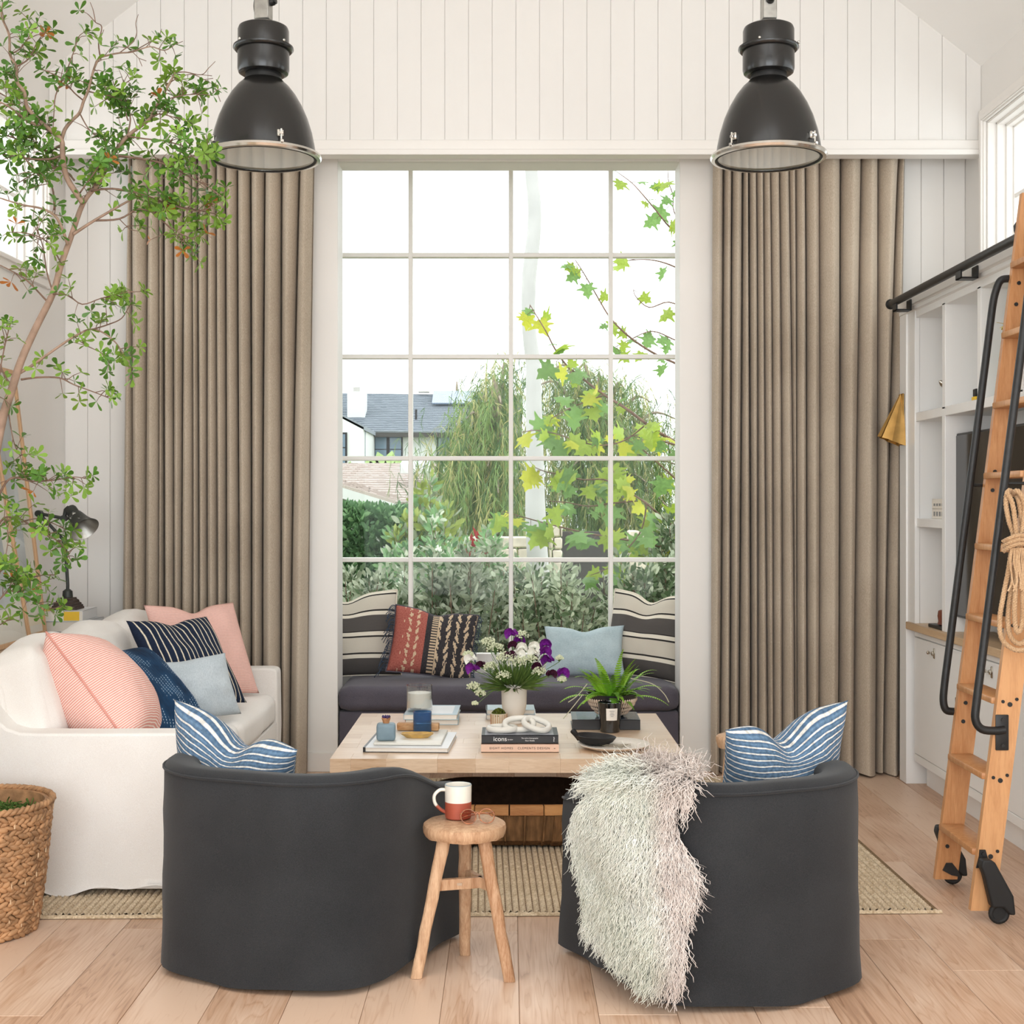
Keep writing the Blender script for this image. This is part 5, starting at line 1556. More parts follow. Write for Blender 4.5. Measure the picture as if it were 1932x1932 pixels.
def sweet_pea(px, py, dy, mat, label, grp, s=1.0):
    p = P(px, py, VYc + dy)
    t = thing('sweet_pea' if mat is not M['petal_w'] else 'white_pea', label, 'flower', p, group=grp)
    stem_to(t, p)
    an = fl_r.uniform(-.6, .6)
    for q, (w_, h_, tl, off) in enumerate(((.018, .019, -.25, .004), (.010, .013, .5, -.006), (.010, .013, .5, -.006))):
        sx = 0 if q == 0 else (-1 if q == 1 else 1)
        def pet(u, v):
            a = (u - .5) * 4.4; r = v
            x = math.sin(a) * r * w_ * s * (1 + .08 * math.sin(u * 22)) + sx * .006 * s
            z = math.cos(a) * r * h_ * s + .004
            y = off * s + (tl * r * .02 - .010 * r * r * (1 if q == 0 else -1) + .004 * math.sin(u * 15) * r) * s
            return p + Matrix.Rotation(an, 3, 'Z') @ (Matrix.Rotation(an * .7, 3, 'Y') @ Vector((x, y, z)))
        MB().grid(pet, 9, 5).build('petal', mat, t, angle=180)
    return t
G1 = 'purple sweet peas in the white vase'
for px, py, dy, mk_, lab in (
    (965, 1192, -.02, 'petal_p', 'purple sweet pea at the very top of the bouquet'),
    (980, 1204, .02, 'petal_p', 'purple sweet pea just below the topmost one in the bouquet'),
    (967, 1214, -.05, 'petal_d', 'plum sweet pea between the top purple ones and the white flowers'),
    (1030, 1212, .0, 'petal_p', 'purple sweet pea upper right, against the pale blue cushion'),
    (1028, 1226, -.03, 'petal_p', 'large purple sweet pea right of the white flowers'),
    (1033, 1242, .02, 'petal_p', 'violet sweet pea lowest of the cluster against the blue cushion'),
    (1012, 1254, -.04, 'petal_d', 'plum sweet pea right of centre, above the white umbels'),
    (1040, 1268, -.06, 'petal_d', 'plum sweet pea beside the rightmost purple bloom'),
    (1062, 1266, -.05, 'petal_p', 'large purple sweet pea reaching farthest right from the vase'),
    (892, 1258, -.04, 'petal_p', 'purple sweet pea farthest left, before the red fringed cushion'),
    (908, 1252, -.03, 'petal_d', 'plum sweet pea beside the leftmost purple bloom'),
    (962, 1232, -.07, 'petal_d', 'plum sweet pea in the middle under the white blooms'),
    (1006, 1238, -.02, 'petal_d', 'plum sweet pea just right of the white blooms')):
    sweet_pea(px, py + 6, dy, M[mk_], lab, G1, 1.6 if mk_ == 'petal_p' else 1.35)
for px, py, dy, lab in ((985, 1218, -.05, 'white pea flower in the middle of the bouquet'), (1007, 1216, -.04, 'large white pea flower right of the middle of the bouquet'),
                        (978, 1230, -.06, 'lower white pea flower among the plum ones'), (1008, 1228, -.05, 'white pea flower under the large white one'), (888, 1240, .0, 'white flower at the left tip of the bouquet')):
    sweet_pea(px, py + 6, dy, M['petal_w'], lab, 'white pea flowers in the vase', 1.5)
def umbel(px, py, dy, r, label, n=95):
    r *= 1.15
    p = P(px, py, VYc + dy)
    t = thing('umbel_flower', label, 'flower', p, group='lacy umbel flowers in the vase')
    stem_to(t, p + Vector((0, 0, -r * .8)), .0015)
    m_ = MB(); st = MB()
    for k in range(n):
        a = fl_r.random() * 2 * PI; q = math.sqrt(fl_r.random())
        c = p + Vector((q * r * math.cos(a), q * r * math.sin(a) * .8, r * .45 * (1 - q * q) + fl_r.uniform(-.4, .3) * r))
        m_.ball(c, fl_r.uniform(.0028, .0048), 6, 4)
        if k % 3 == 0: st.tube([p + Vector((0, 0, -r * .8)), c], .0006, 3, False)
    m_.build('florets', M['umbel'], t, kind='stuff'); st.build('rays', M['stem_g'], t, kind='stuff')
for px, py, dy, r, lab in ((935, 1222, -.02, .036, 'lacy green-white umbel upper left in the bouquet'), (952, 1240, -.07, .034, 'lacy umbel just left of the middle of the bouquet'),
    (922, 1212, .03, .03, 'lacy umbel at the upper left edge of the bouquet'), (975, 1250, -.08, .036, 'lacy umbel in the middle above the vase rim'),
    (1000, 1245, -.06, .032, 'lacy umbel right of the middle above the vase rim'), (985, 1198, .01, .026, 'lacy umbel between the top purple blooms'),
    (1016, 1268, -.05, .03, 'lacy umbel low on the right above the vase'), (1060, 1282, -.05, .018, 'small umbel hanging under the rightmost bloom'),
    (926, 1258, -.06, .03, 'lacy umbel low on the left of the bouquet'), (893, 1295, -.07, .026, 'lacy umbel drooping left of the vase'),
    (906, 1308, -.07, .022, 'lacy umbel drooping lowest, left of the vase'), (1055, 1242, .0, .018, 'thin umbel standing before the pale blue cushion'),
    (950, 1275, -.09, .03, 'lacy umbel at the vase rim in front'), (883, 1235, .02, .022, 'pale umbel at the left tip before the cushion'), (896, 1327, -.08, .012, 'tiny umbel at the end of the drooping spray')):
    umbel(px, py, dy, r, lab)
gr = MB()
for k in range(620):
    a = fl_r.random() * 2 * PI; el = fl_r.uniform(-.1, 1.4); L = fl_r.uniform(.06, .17)
    b0 = Vector((VXc + .04 * math.cos(a), VYc + .04 * math.sin(a), vz + .172))
    d = Vector((math.cos(a) * math.cos(el), math.sin(a) * math.cos(el), math.sin(el)))
    p1 = b0 + d * L; s_ = d.cross(Vector((fl_r.random(), fl_r.random(), fl_r.random()))).normalized() * fl_r.uniform(.002, .006)
    gr.add([b0, b0.lerp(p1, .45) + s_, p1, b0.lerp(p1, .45) - s_], [(0, 1, 2, 3)])
o = gr.build('bouquet_greenery', M['leaf_d'], angle=180); tag(o, 'feathery green leaves filling the white vase between the flowers', 'greenery', kind='stuff')

# ================================================================ basket under the table
ub = thing('log_basket', 'dark woven basket with a bamboo band under the coffee table', 'basket', (.01, 5.99, .02))
M['dark_weave'] = plain('dark_weave', S(116, 84, 54), 0.7, 0.25, var=0.4, scale=60, stretch=(1, 1, .2))
M['dark_in'] = plain('dark_lining', S(58, 40, 28), 0.8, 0.2, var=0.3, scale=40)
M['bamboo'] = wood('bamboo', S(168, 112, 66), S(204, 150, 96), (3, 20, 20), 0.35, dark=S(120, 76, 44))
def rrect(w, d, r, n=10, c=(.01, 5.99)):
    out = []
    for (sx, sy, a0) in ((1, 1, 0), (-1, 1, 90), (-1, -1, 180), (1, -1, 270)):
        for k in range(n):
            a = D(a0 + 90 * k / (n - 1)); out.append((c[0] + sx * (w / 2 - r) + r * math.cos(a), c[1] + sy * (d / 2 - r) + r * math.sin(a)))
    return out
def ring_sheet(mb, secs):
    vs = []; n = None
    for (w, d, r, z) in secs:
        o_ = rrect(w, d, r); n = len(o_); vs += [(x, y, z) for x, y in o_]
    return mb.add(vs, [(i * n + k, i * n + (k + 1) % n, (i + 1) * n + (k + 1) % n, (i + 1) * n + k) for i in range(len(secs) - 1) for k in range(n)])
ring_sheet(MB(), [(.56, .46, .12, .022), (.63, .54, .15, .05), (.67, .58, .16, .16)]).build('body', M['dark_weave'], ub)
ring_sheet(MB(), [(.655, .565, .155, .205), (.64, .55, .15, .12), (.60, .51, .14, .06), (.4, .3, .1, .03)]).build('lining', M['dark_in'], ub)
wv = MB()
for q in range(210):       # upright splints on the outside
    t = q / 210; o1 = rrect(.572, .472, .12, 12); o2 = rrect(.642, .552, .15, 12); o3 = rrect(.682, .592, .16, 12)
    n = len(o1); f = t * n; i = int(f); g = f - i
    pt = [Vector((lerp(o[i][0], o[(i + 1) % n][0], g), lerp(o[i][1], o[(i + 1) % n][1], g), z)) for o, z in ((o1, .025), (o2, .052), (o3, .162))]
    wv.tube(pt, [.0052 + .0016 * ((q * 7) % 5) / 5] * 3, 5)
wv.build('splints', M['dark_weave'], ub, kind='stuff')
def side_strip(name, mat, w, d, r, z0, z1, th, segs):
    o_ = rrect(w, d, r, 8); n = len(o_)
    L = [0]
    for a, b in zip(o_, o_[1:] + o_[:1]): L.append(L[-1] + math.hypot(b[0] - a[0], b[1] - a[1]))
    def ptat(s_):
        s_ %= L[-1]
        for i in range(n):
            if L[i + 1] >= s_:
                g = (s_ - L[i]) / max(1e-6, L[i + 1] - L[i]); a, b = o_[i], o_[(i + 1) % n]; return Vector((lerp(a[0], b[0], g), lerp(a[1], b[1], g), 0))
    for k in range(segs):
        s0, s1 = L[-1] * k / segs + .003, L[-1] * (k + 1) / segs - .003
        mb = MB(); m_ = 8; vs = []
        for i in range(m_ + 1):
            p = ptat(lerp(s0, s1, i / m_)); c_ = Vector((.01, 5.99, 0)); out = (p - c_).normalized()
            bul = .0015 * (2 * i / m_ - 1) ** 4
            vs += [p + Vector((0, 0, z0)), p + out * (th + bul) + Vector((0, 0, z0 + .004)), p + out * (th + bul) + Vector((0, 0, z1 - .004)), p + Vector((0, 0, z1))]
        fs = [(i * 4 + a, (i + 1) * 4 + a, (i + 1) * 4 + a + 1, i * 4 + a + 1) for i in range(m_) for a in range(3)]
        fs += [(0, 1, 2, 3), (m_ * 4 + 3, m_ * 4 + 2, m_ * 4 + 1, m_ * 4)]
        mb.add(vs, fs).build(name, mat, ub, angle=50)
side_strip('bamboo_strip', M['bamboo'], .674, .584, .16, .158, .205, .008, 16)

# ================================================================ stools
def stool(c, h, seat_r, label, feet, seed, squash=1.0, th=.042):
    rs = random.Random(seed)
    t = thing('wooden_stool', label, 'stool', (c[0], c[1], 0))
    prof = [(.001, h), (seat_r * .9, h - .0005), (seat_r * .975, h - .006), (seat_r, h - .017), (seat_r * .985, h - .03), (seat_r * .93, h - th), (.001, h - th)]
    mb = MB().lathe(prof, 48, Matrix.Diagonal((1, squash, 1)), (c[0], c[1], 0))
    mb.v = [(x + (x - c[0]) * .035 * mnoise.noise(Vector((x * 14, y * 14, z * 20 + seed))), y + (y - c[1]) * .035 * mnoise.noise(Vector((x * 14 + 5, y * 14, z * 20))), z + (.002 * mnoise.noise(Vector((x * 20, y * 20, 1))) if z > h - .01 else .004 * mnoise.noise(Vector((x * 25, y * 25, 1))))) for x, y, z in mb.v]
    mb.build('seat', M['old_wood'], t)
    legs = []
    for (fx_, fy_) in feet:
        tx, ty = c[0] + (fx_ - c[0]) * .42, c[1] + (fy_ - c[1]) * .42
        a = Vector((fx_, fy_, .001)); b = Vector((tx, ty, h - th + .006)); legs.append((a, b))
        m_ = MB(); vs = []; n = 9
        dirv = (b - a).normalized(); ux = Vector((1, 0, 0)); uy = Vector((0, 1, 0))
        for i in range(n + 1):
            q = i / n; p = a.lerp(b, q); hw = lerp(.0175, .0205, q) * (1 + .10 * mnoise.noise(Vector((i * .8, seed, fx_ * 9)))); hd = lerp(.0165, .019, q)
            wob = .003 * mnoise.noise(Vector((i * .6, seed + 4, fy_ * 7)))
            for (sx, sy) in ((-1, -.6), (-.6, -1), (.6, -1), (1, -.6), (1, .6), (.6, 1), (-.6, 1), (-1, .6)):
                vs.append(p + ux * (sx * hw + wob) + uy * sy * hd)
        fs = [(i * 8 + k, i * 8 + (k + 1) % 8, (i + 1) * 8 + (k + 1) % 8, (i + 1) * 8 + k) for i in range(n) for k in range(8)] + [tuple(range(7, -1, -1)), tuple(n * 8 + k for k in range(8))]
        m_.add(vs, fs).build('leg', M['old_wood'], t, angle=50)
    return t, legs
SC = G(877, 1600); SCX, SCY = -.138, 4.285
SH = .462
st1, legs = stool((SCX, SCY), SH, .131, 'small rustic three-legged wooden stool between the charcoal chairs', [(-.283, 4.215), (.002, 4.185), (-.1405, 4.43)], 2)
def on_leg(i, z):
    a, b = legs[i]; return a.lerp(b, (z - a.z) / (b.z - a.z))
def stretcher(a, b):
    d = (b - a).normalized(); s_ = d.cross(Vector((0, 0, 1))).normalized() * .0085; u = Vector((0, 0, .0165))
    vs = [p + x * s_ + y * u for p in (a, b) for x, y in ((-1, -1), (1, -1), (1, 1), (-1, 1))]
    return MB().add(vs, [(3, 2, 1, 0), (4, 5, 6, 7), (0, 1, 5, 4), (1, 2, 6, 5), (2, 3, 7, 6), (3, 0, 4, 7)]).build('stretcher', M['old_wood'], st1)
zs = .275
A_, B_, C_ = on_leg(0, zs), on_leg(1, zs), on_leg(2, zs)
stretcher(C_, B_); mid = C_.lerp(B_, .62); stretcher(A_, mid)
tn = A_.lerp(mid, .52)
MB().b2((tn.x - .009, tn.y - .0105, zs - .004), (tn.x + .009, tn.y + .004, zs + .004)).build('tenon', M['console_wood'], st1)
# mug
M['glaze'] = plain('white_glaze', S(226, 220, 208), 0.25, 0.5, var=0.04, scale=20)
M['terra'] = plain('terracotta_glaze', S(160, 78, 58), 0.45, 0.4, var=0.1, scale=20)
mx_, my_ = -.159, 4.325
mug = thing('mug', 'white and terracotta ceramic mug on the small rustic stool', 'mug', (mx_, my_, SH))
mzz = SH + .0022
MB().lathe([(.001, 0), (.038, 0), (.041, .003), (.0415, .052)], 36, None, (mx_, my_, mzz)).build('base', M['terra'], mug)
MB().lathe([(.0415, .052), (.0418, .075), (.0422, .103), (.0405, .105), (.0385, .103), (.038, .06), (.036, .01), (.001, .008)], 36, None, (mx_, my_, mzz)).build('body', M['glaze'], mug)
MB().lathe([(.0418, .1025), (.0412, .1055), (.0395, .1055)], 36, None, (mx_, my_, mzz)).build('rim', M['cer_blue'], mug)
hp_ = curve([(mx_ - .040, my_ - .004, mzz + .088), (mx_ - .058, my_ - .008, mzz + .088), (mx_ - .074, my_ - .012, mzz + .072), (mx_ - .072, my_ - .012, mzz + .048), (mx_ - .055, my_ - .008, mzz + .028), (mx_ - .040, my_ - .004, mzz + .018)], 6)
cut = int(len(hp_) * .66)
hd_ = MB().tube(hp_[:cut + 1], .0068, 10, squash=.8).build('handle', M['glaze'], mug, angle=180)
MB().tube(hp_[cut:], .0068, 10, squash=.8).build('handle_foot', M['terra'], hd_, angle=180)
# spectacles
gx, gy, gz = -.094, 4.232, SH + .0045
sp_ = thing('spectacles', 'round tortoiseshell sunglasses folded on the stool beside the mug', 'glasses', (gx, gy, gz))
M['tortoise'] = plain('tortoiseshell', S(150, 88, 50), 0.2, 0.6, var=0.6, scale=90, coat=.3)
M['lens'] = glass_material('tinted_lens', (0.72, 0.55, 0.52, 1), 2.0)
tl = Matrix.Translation((gx, gy, gz)) @ Matrix.Rotation(D(10), 4, 'Z') @ Matrix.Rotation(D(-30), 4, 'X')
for s_ in (-1, 1):
    ring = [tl @ Vector((s_ * .0285 + .0235 * math.cos(a), 0, .0235 + .0225 * math.sin(a))) for a in [2 * PI * k / 28 for k in range(28)]]
    rm = MB().tube(ring, .0018, 8, closed=True).build('rim', M['tortoise'], sp_, angle=180)
    MB().add([tl @ Vector((s_ * .0285 + .0225 * math.cos(a), 0, .0235 + .0215 * math.sin(a))) for a in [2 * PI * k / 28 for k in range(28)]], [tuple(range(28))]).build('lens', M['lens'] if s_ < 0 else M['clear'], rm)
    MB().tube(curve([tl @ Vector((s_ * .052, .0, .034)), tl @ Vector((s_ * .05, .004, .034)), tl @ Vector((s_ * .02, .018 + .008 * s_, .040)), tl @ Vector((-s_ * .03, .024 + .010 * s_, .036)), tl @ Vector((-s_ * .05, .03 + .01 * s_, .028))], 5), .0021, 8).build('temple', M['tortoise'], sp_, angle=180)
MB().tube(curve([tl @ Vector((-.006, 0, .03)), tl @ Vector((0, -.002, .034)), tl @ Vector((.006, 0, .03))], 5), .0018, 8).build('bridge', M['tortoise'], sp_, angle=180)
# second stool behind the right chair
Y2 = 5.45; X2 = (1396 - 960) * Y2 / FPX; H2 = EYE - (1386 - 950) * Y2 / FPX
st2, legs = stool((X2, Y2), H2, .094, 'knobbly rustic wooden stool standing behind the chair with the sheepskin', [(X2 - .10, Y2 - .06), (X2 + .10, Y2 - .06), (X2, Y2 + .11)], 6, .8, .05)

# ================================================================ window seat
BZ = .46
bench = thing('window_seat', 'dark upholstered window seat filling the bay under the big window', 'bench', (0, 7.8, 0))
MB().b2((-OPX + .006, YB - .015, .0), (OPX - .006, YB + .03, .325), .012, 2).b2((-BX + .002, YB + .21, 0), (BX - .002, YG - .08, .325)).build('base', M['bench_dark'], bench)
MB().b2((-OPX + .006, YB + .02, 0), (OPX - .006, YB + .215, .32)).build('base', M['bench_dark'], bench)
soft_box('seat_cushion', (-OPX + .004, YB - .045, .327), (OPX - .004, YG - .07, BZ), M['bench_dark'], bench, .012, 9, n=30, r=.045, wr=.004)
cushion('throw_pillow', 'charcoal banded oatmeal cushion at the left end of the window seat', 'cushion', (-.93, 7.93, BZ + .235), .60, .50, .17, M['band'], D(8), D(-14), D(-2), M['oat_pipe'], seed=11, ear=.06, chop=.10)
cushion('throw_pillow', 'charcoal banded oatmeal cushion at the right end of the window seat', 'cushion', (.79, 7.90, BZ + .235), .50, .50, .17, M['band'], D(-32), D(-14), D(3), M['oat_pipe'], seed=12, ear=.06, chop=.10)
cushion('throw_pillow', 'pale sky blue linen lumbar cushion on the window seat behind the flowers', 'cushion', (.43, 7.84, BZ + .15), .46, .31, .14, M['sky_blue'], D(-4), D(-26), D(-1), seed=13, ear=.08, chop=.09)
def ikat():
    """handwoven cloth: red end with small cream figures, dark end with cream bands and hooks"""
    m, nt, b = mk('ikat_cloth', 0.9, 0.2)
    tc = nd(nt, 'ShaderNodeTexCoord'); sp = nd(nt, 'ShaderNodeSeparateXYZ'); nt.links.new(tc.outputs['UV'], sp.inputs[0])
    u, v = sp.outputs[0], sp.outputs[1]
    n1 = nd(nt, 'ShaderNodeTexNoise', Scale=60.0, Detail=2.0); nt.links.new(tc.outputs['UV'], n1.inputs['Vector'])
    red = ramp(nt, [(0.3, S(150, 78, 70)), (0.7, S(184, 110, 98))], n1.outputs['Fac'])
    drk = ramp(nt, [(0.3, S(46, 44, 48)), (0.7, S(68, 64, 66))], n1.outputs['Fac'])
    cream = S(214, 190, 160)
    is_dark = math_n(nt, 'GREATER_THAN', u, 0.40)
    base = mixc(nt, is_dark, red, drk)
    # hooked fret figures out of stepped waves
    su = math_n(nt, 'SNAP', u, 0.012); sv = math_n(nt, 'SNAP', v, 0.02)
    def fig(fu, fv, ph, lo):
        a = math_n(nt, 'SINE', math_n(nt, 'ADD', math_n(nt, 'MULTIPLY', su, fu), ph))
        c = math_n(nt, 'SINE', math_n(nt, 'ADD', math_n(nt, 'MULTIPLY', sv, fv), math_n(nt, 'MULTIPLY', a, 1.7)))
        e = math_n(nt, 'SINE', math_n(nt, 'ADD', math_n(nt, 'MULTIPLY', su, fu * 1.9), math_n(nt, 'MULTIPLY', c, 2.2)))
        return math_n(nt, 'GREATER_THAN', math_n(nt, 'MULTIPLY', e, c), lo)
    fr = math_n(nt, 'MULTIPLY', fig(34, 26, .6, .42), math_n(nt, 'MULTIPLY', math_n(nt, 'GREATER_THAN', u, .12), math_n(nt, 'LESS_THAN', u, .36)))
    fd = math_n(nt, 'MULTIPLY', fig(30, 19, 2.0, .30), math_n(nt, 'GREATER_THAN', u, .55))
    br = math_n(nt, 'MULTIPLY', math_n(nt, 'COMPARE', u, .50, .035), math_n(nt, 'GREATER_THAN', math_n(nt, 'FRACT', math_n(nt, 'MULTIPLY', v, 22.0)), .45))
    ln = math_n(nt, 'COMPARE', u, .545, .007)
    on = math_n(nt, 'MAXIMUM', math_n(nt, 'MAXIMUM', fr, fd), math_n(nt, 'MAXIMUM', br, ln))
    nt.links.new(mixc(nt, math_n(nt, 'MULTIPLY', on, .9), base, cream), b.inputs['Base Color'])
    bump(nt, b, n1.outputs['Fac'], 0.4, 0.002)
    return m
ik = cushion('throw_pillow', 'red and dark handwoven cushion with a dark fringe on the window seat', 'cushion', (-.43, 7.80, BZ + .20), .48, .39, .16, ikat(), D(4), D(-20), D(8), M['bench_dark'], seed=14, ear=.05, chop=.07)
M['fringe'] = plain('slate_fringe', S(66, 76, 90), 0.9, 0.1, var=0.4, scale=60)
fg = MB(); fr_r = random.Random(2)
for s_ in (-1, 1):
    for k in range(46):
        v = lerp(-.19, .19, k / 45); x = s_ * (.225 + .012 * abs(v) / .19)
        p = Vector((x, fr_r.uniform(-.01, .01), v)); L = fr_r.uniform(.035, .075) * (1 if s_ < 0 else .6)
        fg.tube(curve([p, p + Vector((s_ * L * .45, -.012, -L * .1)), p + Vector((s_ * L * .7 + fr_r.uniform(-.01, .01), -.02 + fr_r.uniform(-.02, .02), -L * .75))], 3), .0022, 4)
fg.build('fringe', M['fringe'], ik, False, angle=180, kind='stuff')

# ================================================================ console behind the sofa with lamp, books and leaning frames
CZ = .815
co_ = thing('console_table', 'narrow weathered wooden console along the left wall behind the sofa', 'console', (-2.24, 6.1, 0))
MB().b2((XL + .002, 4.5, CZ - .035), (-2.075, 7.2, CZ), .004, 1).build('top', M['console_wood'], co_)
for yy in (4.6, 5.85, 7.1):
    for xx in (XL + .03, -2.11): MB().b2((xx - .02, yy - .02, 0), (xx + .02, yy + .02, CZ - .034), .003, 1).build('leg', M['console_wood'], co_)
def pic(y0, y1, xb, z1, label, seed):
    t = thing('picture_frame', label, 'picture', (xb, (y0 + y1) / 2, CZ), group='oak picture frames leaning on the console')
    xt = XL + .018
    H = math.hypot(z1 - CZ, xb - xt); tl_ = math.atan2(xb - xt, z1 - CZ)
    Mx = Matrix.Translation((xb, (y0 + y1) / 2, CZ + .001)) @ Matrix.Rotation(-tl_, 4, 'Y')
    W = y1 - y0; f = .022; d = .03
    def bx(nm, x0, x1, ya, yb, za, zb, mat, par=t):
        return MB().b2((x0, ya, za), (x1, yb, zb), .002 if nm == 'moulding' else 0, 1).xf(Mx).build(nm, mat, par)
    bx('moulding', -d, 0, -W / 2, -W / 2 + f, 0, H, M['frame_wood']); bx('moulding', -d, 0, W / 2 - f, W / 2, 0, H, M['frame_wood'])
    bx('moulding', -d, 0, -W / 2, W / 2, 0, f, M['frame_wood']); bx('moulding', -d, 0, -W / 2, W / 2, H - f, H, M['frame_wood'])
    bx('mount', -d * .6, -d * .45, -W / 2 + f * .5, W / 2 - f * .5, f * .5, H - f * .5, M['paper'])
    art = plain('pale_art_%d' % seed, S(196, 200, 202), .6, .2, var=.2, scale=3)
    bx('print', -d * .46, -d * .43, -W / 2 + .13, W / 2 - .13, .17, H - .17, art)
    bx('glass', -d * .22, -d * .18, -W / 2 + f * .8, W / 2 - f * .8, f * .8, H - f * .8, M['clear'])
pic(5.75, 6.684, -2.237, 2.093, 'tall oak framed picture leaning on the wall beside the desk lamp', 1)
pic(5.42, 6.35, -2.195, 1.97, 'tall oak framed picture leaning in front of the other frame, behind the tree', 2)
# books and desk lamp
bY = 6.95
bz = CZ + .0008
lbk = book('art_book', 'thick pale grey book lying at the bottom of the stack on the console', (-2.212, bY, bz), .235, .30, .052, M['cover_grey'], D(-4), '+x')
lbk2 = book('art_book', 'thick white book with a yellow spine block under the desk lamp', (-2.225, bY - .005, bz + .0525), .225, .28, .050, M['cover_white'], D(3), '+x')
M['cover_silver'] = plain('silver_grey_cover', S(200, 204, 206), .4, .4)
lbk.children[0].data.materials[0] = M['cover_silver']
text('NEUTRA', .02, lbk, (-2.09, bY - .151, bz + .026), (PI / 2, 0, 0), M['print_grey'])
MB().b2((.02, -.1415, .003), (.095, -.1385, .047)).build('spine_block', M['yellow'], lbk2, False)
MB().b2((-.1125, -.14, .0498), (-.05, .14, .0506)).build('spine_block', M['yellow'], lbk2, False)
lx, ly, lz = -2.222, bY - .01, bz + .1032
lamp = thing('desk_lamp', 'black jointed industrial desk lamp on the books at the sofa end', 'lamp', (lx, ly, lz))
M['worn_black'] = plain('worn_black_iron', S(44, 48, 44), 0.45, 0.5, var=0.35, scale=30)
def worn():
    m, nt, b = mk('chipped_black_enamel', 0.4, 0.5)
    n = nd(nt, 'ShaderNodeTexNoise', Scale=38.0, Detail=4.0, Roughness=.7); nt.links.new(coords(nt), n.inputs['Vector'])
    nt.links.new(ramp(nt, [(0.60, S(38, 42, 38)), (0.64, S(205, 205, 198))], n.outputs['Fac']), b.inputs['Base Color']); return m
M['chipped'] = worn()
M['rust'] = plain('brown_iron', S(66, 54, 48), .6, .4, var=.3, scale=30)
def sq(w, z): return [(-w, -w, z), (w, -w, z), (w, w, z), (-w, w, z)]
bsm = MB(); lv = []
for w, z in ((.064, 0), (.064, .010), (.060, .012), (.060, .020), (.054, .022), (.053, .030), (.046, .034), (.044, .044), (.036, .05), (.034, .058)): lv += sq(w, z)
bsm.add([(x + lx, y + ly, z + lz) for x, y, z in lv], [(i * 4 + k, i * 4 + (k + 1) % 4, i * 4 + 4 + (k + 1) % 4, i * 4 + 4 + k) for i in range(9) for k in range(4)] + [(3, 2, 1, 0), (36, 37, 38, 39)])
bsm.build('base', M['rust'], lamp, angle=20)
def lp(px, py): return P(px, py, ly)
j0 = lp(129, 1125); j1 = lp(123, 1022); j2 = lp(74, 969); j3 = lp(121, 978); j4 = lp(131, 958)
MB().lathe([(.022, .055), (.026, .06), (.024, .09), (.012, .10)], 16, None, (lx, ly, lz)).tube([(lx, ly, lz + .09), j0.lerp(j1, .2), j1], .0085, 12).build('post', M['worn_black'], lamp)
MB().ball(j1, .017, 12, 8).cyl(j1 + Vector((0, -.02, 0)), j1 + Vector((0, .02, 0)), .012).build('joint', M['worn_black'], lamp)
MB().tube([j1, j2], .0085, 10).build('lower_arm', M['worn_black'], lamp)
MB().cyl(j2 + Vector((0, -.02, 0)), j2 + Vector((0, .02, 0)), .017).build('joint', M['worn_black'], lamp)
MB().tube([j2, j3], .0085, 10).build('upper_arm', M['worn_black'], lamp)
MB().cyl(j3 + Vector((0, -.018, 0)), j3 + Vector((0, .018, 0)), .016).build('joint', M['worn_black'], lamp)
ax = Vector((.62, -.42, -.72)).normalized()
Ms = Matrix.Translation(lp(134, 962)) @ Vector((0, 0, 1)).rotation_difference(ax).to_matrix().to_4x4()
MB().tube([j3, lp(124, 962), lp(130, 957)], .011, 10).build('neck', M['worn_black'], lamp)
MB().lathe([(.001, -.012), (.026, -.010), (.030, .0), (.030, .038), (.036, .044)], 24, Ms.to_3x3(), Ms.translation).build('socket_cap', M['worn_black'], lamp)
sh_ = MB().lathe([(.036, .040), (.042, .06), (.050, .09), (.062, .118), (.074, .136), (.078, .142)], 32, Ms.to_3x3(), Ms.translation).build('shade', M['chipped'], lamp)
MB().lathe([(.076, .1425), (.071, .134), (.058, .115), (.046, .088), (.036, .06), (.001, .05)], 32, Ms.to_3x3(), Ms.translation).build('reflector', M['steel'], sh_)
MB().tube(curve([(lx - .06, ly, lz + .03), (lx - .12, ly - .01, lz - .0), (XL + .06, ly, CZ + .012)], 6), .003, 6).build('cable', M['black_metal'], lamp)
# ================================================================ indoor tree in its woven basket
BXc, BYc = -1.80, 4.68
pb = thing('planter_basket', 'round woven water hyacinth basket holding the indoor tree beside the white sofa', 'basket', (BXc, BYc, 0))
M['hyacinth'] = plain('water_hyacinth', S(170, 129, 92), 0.6, 0.3, var=0.38, scale=22, bumpv=.3, bscale=120)
M['hyacinth2'] = plain('pale_splint', S(222, 192, 156), 0.6, 0.3, var=0.15)
def rad(z): return lerp(.186, .238, min(1, z / .44) ** .8)
MB().lathe([(.001, .004), (rad(0) - .012, .004)] + [(rad(z) - .010, z) for z in (.05, .12, .2, .3, .4, .435)] + [(rad(.43) - .024, .435), (rad(.3) - .026, .3), (.001, .29)], 56, None, (BXc, BYc, 0)).build('shell', M['hyacinth'], pb)
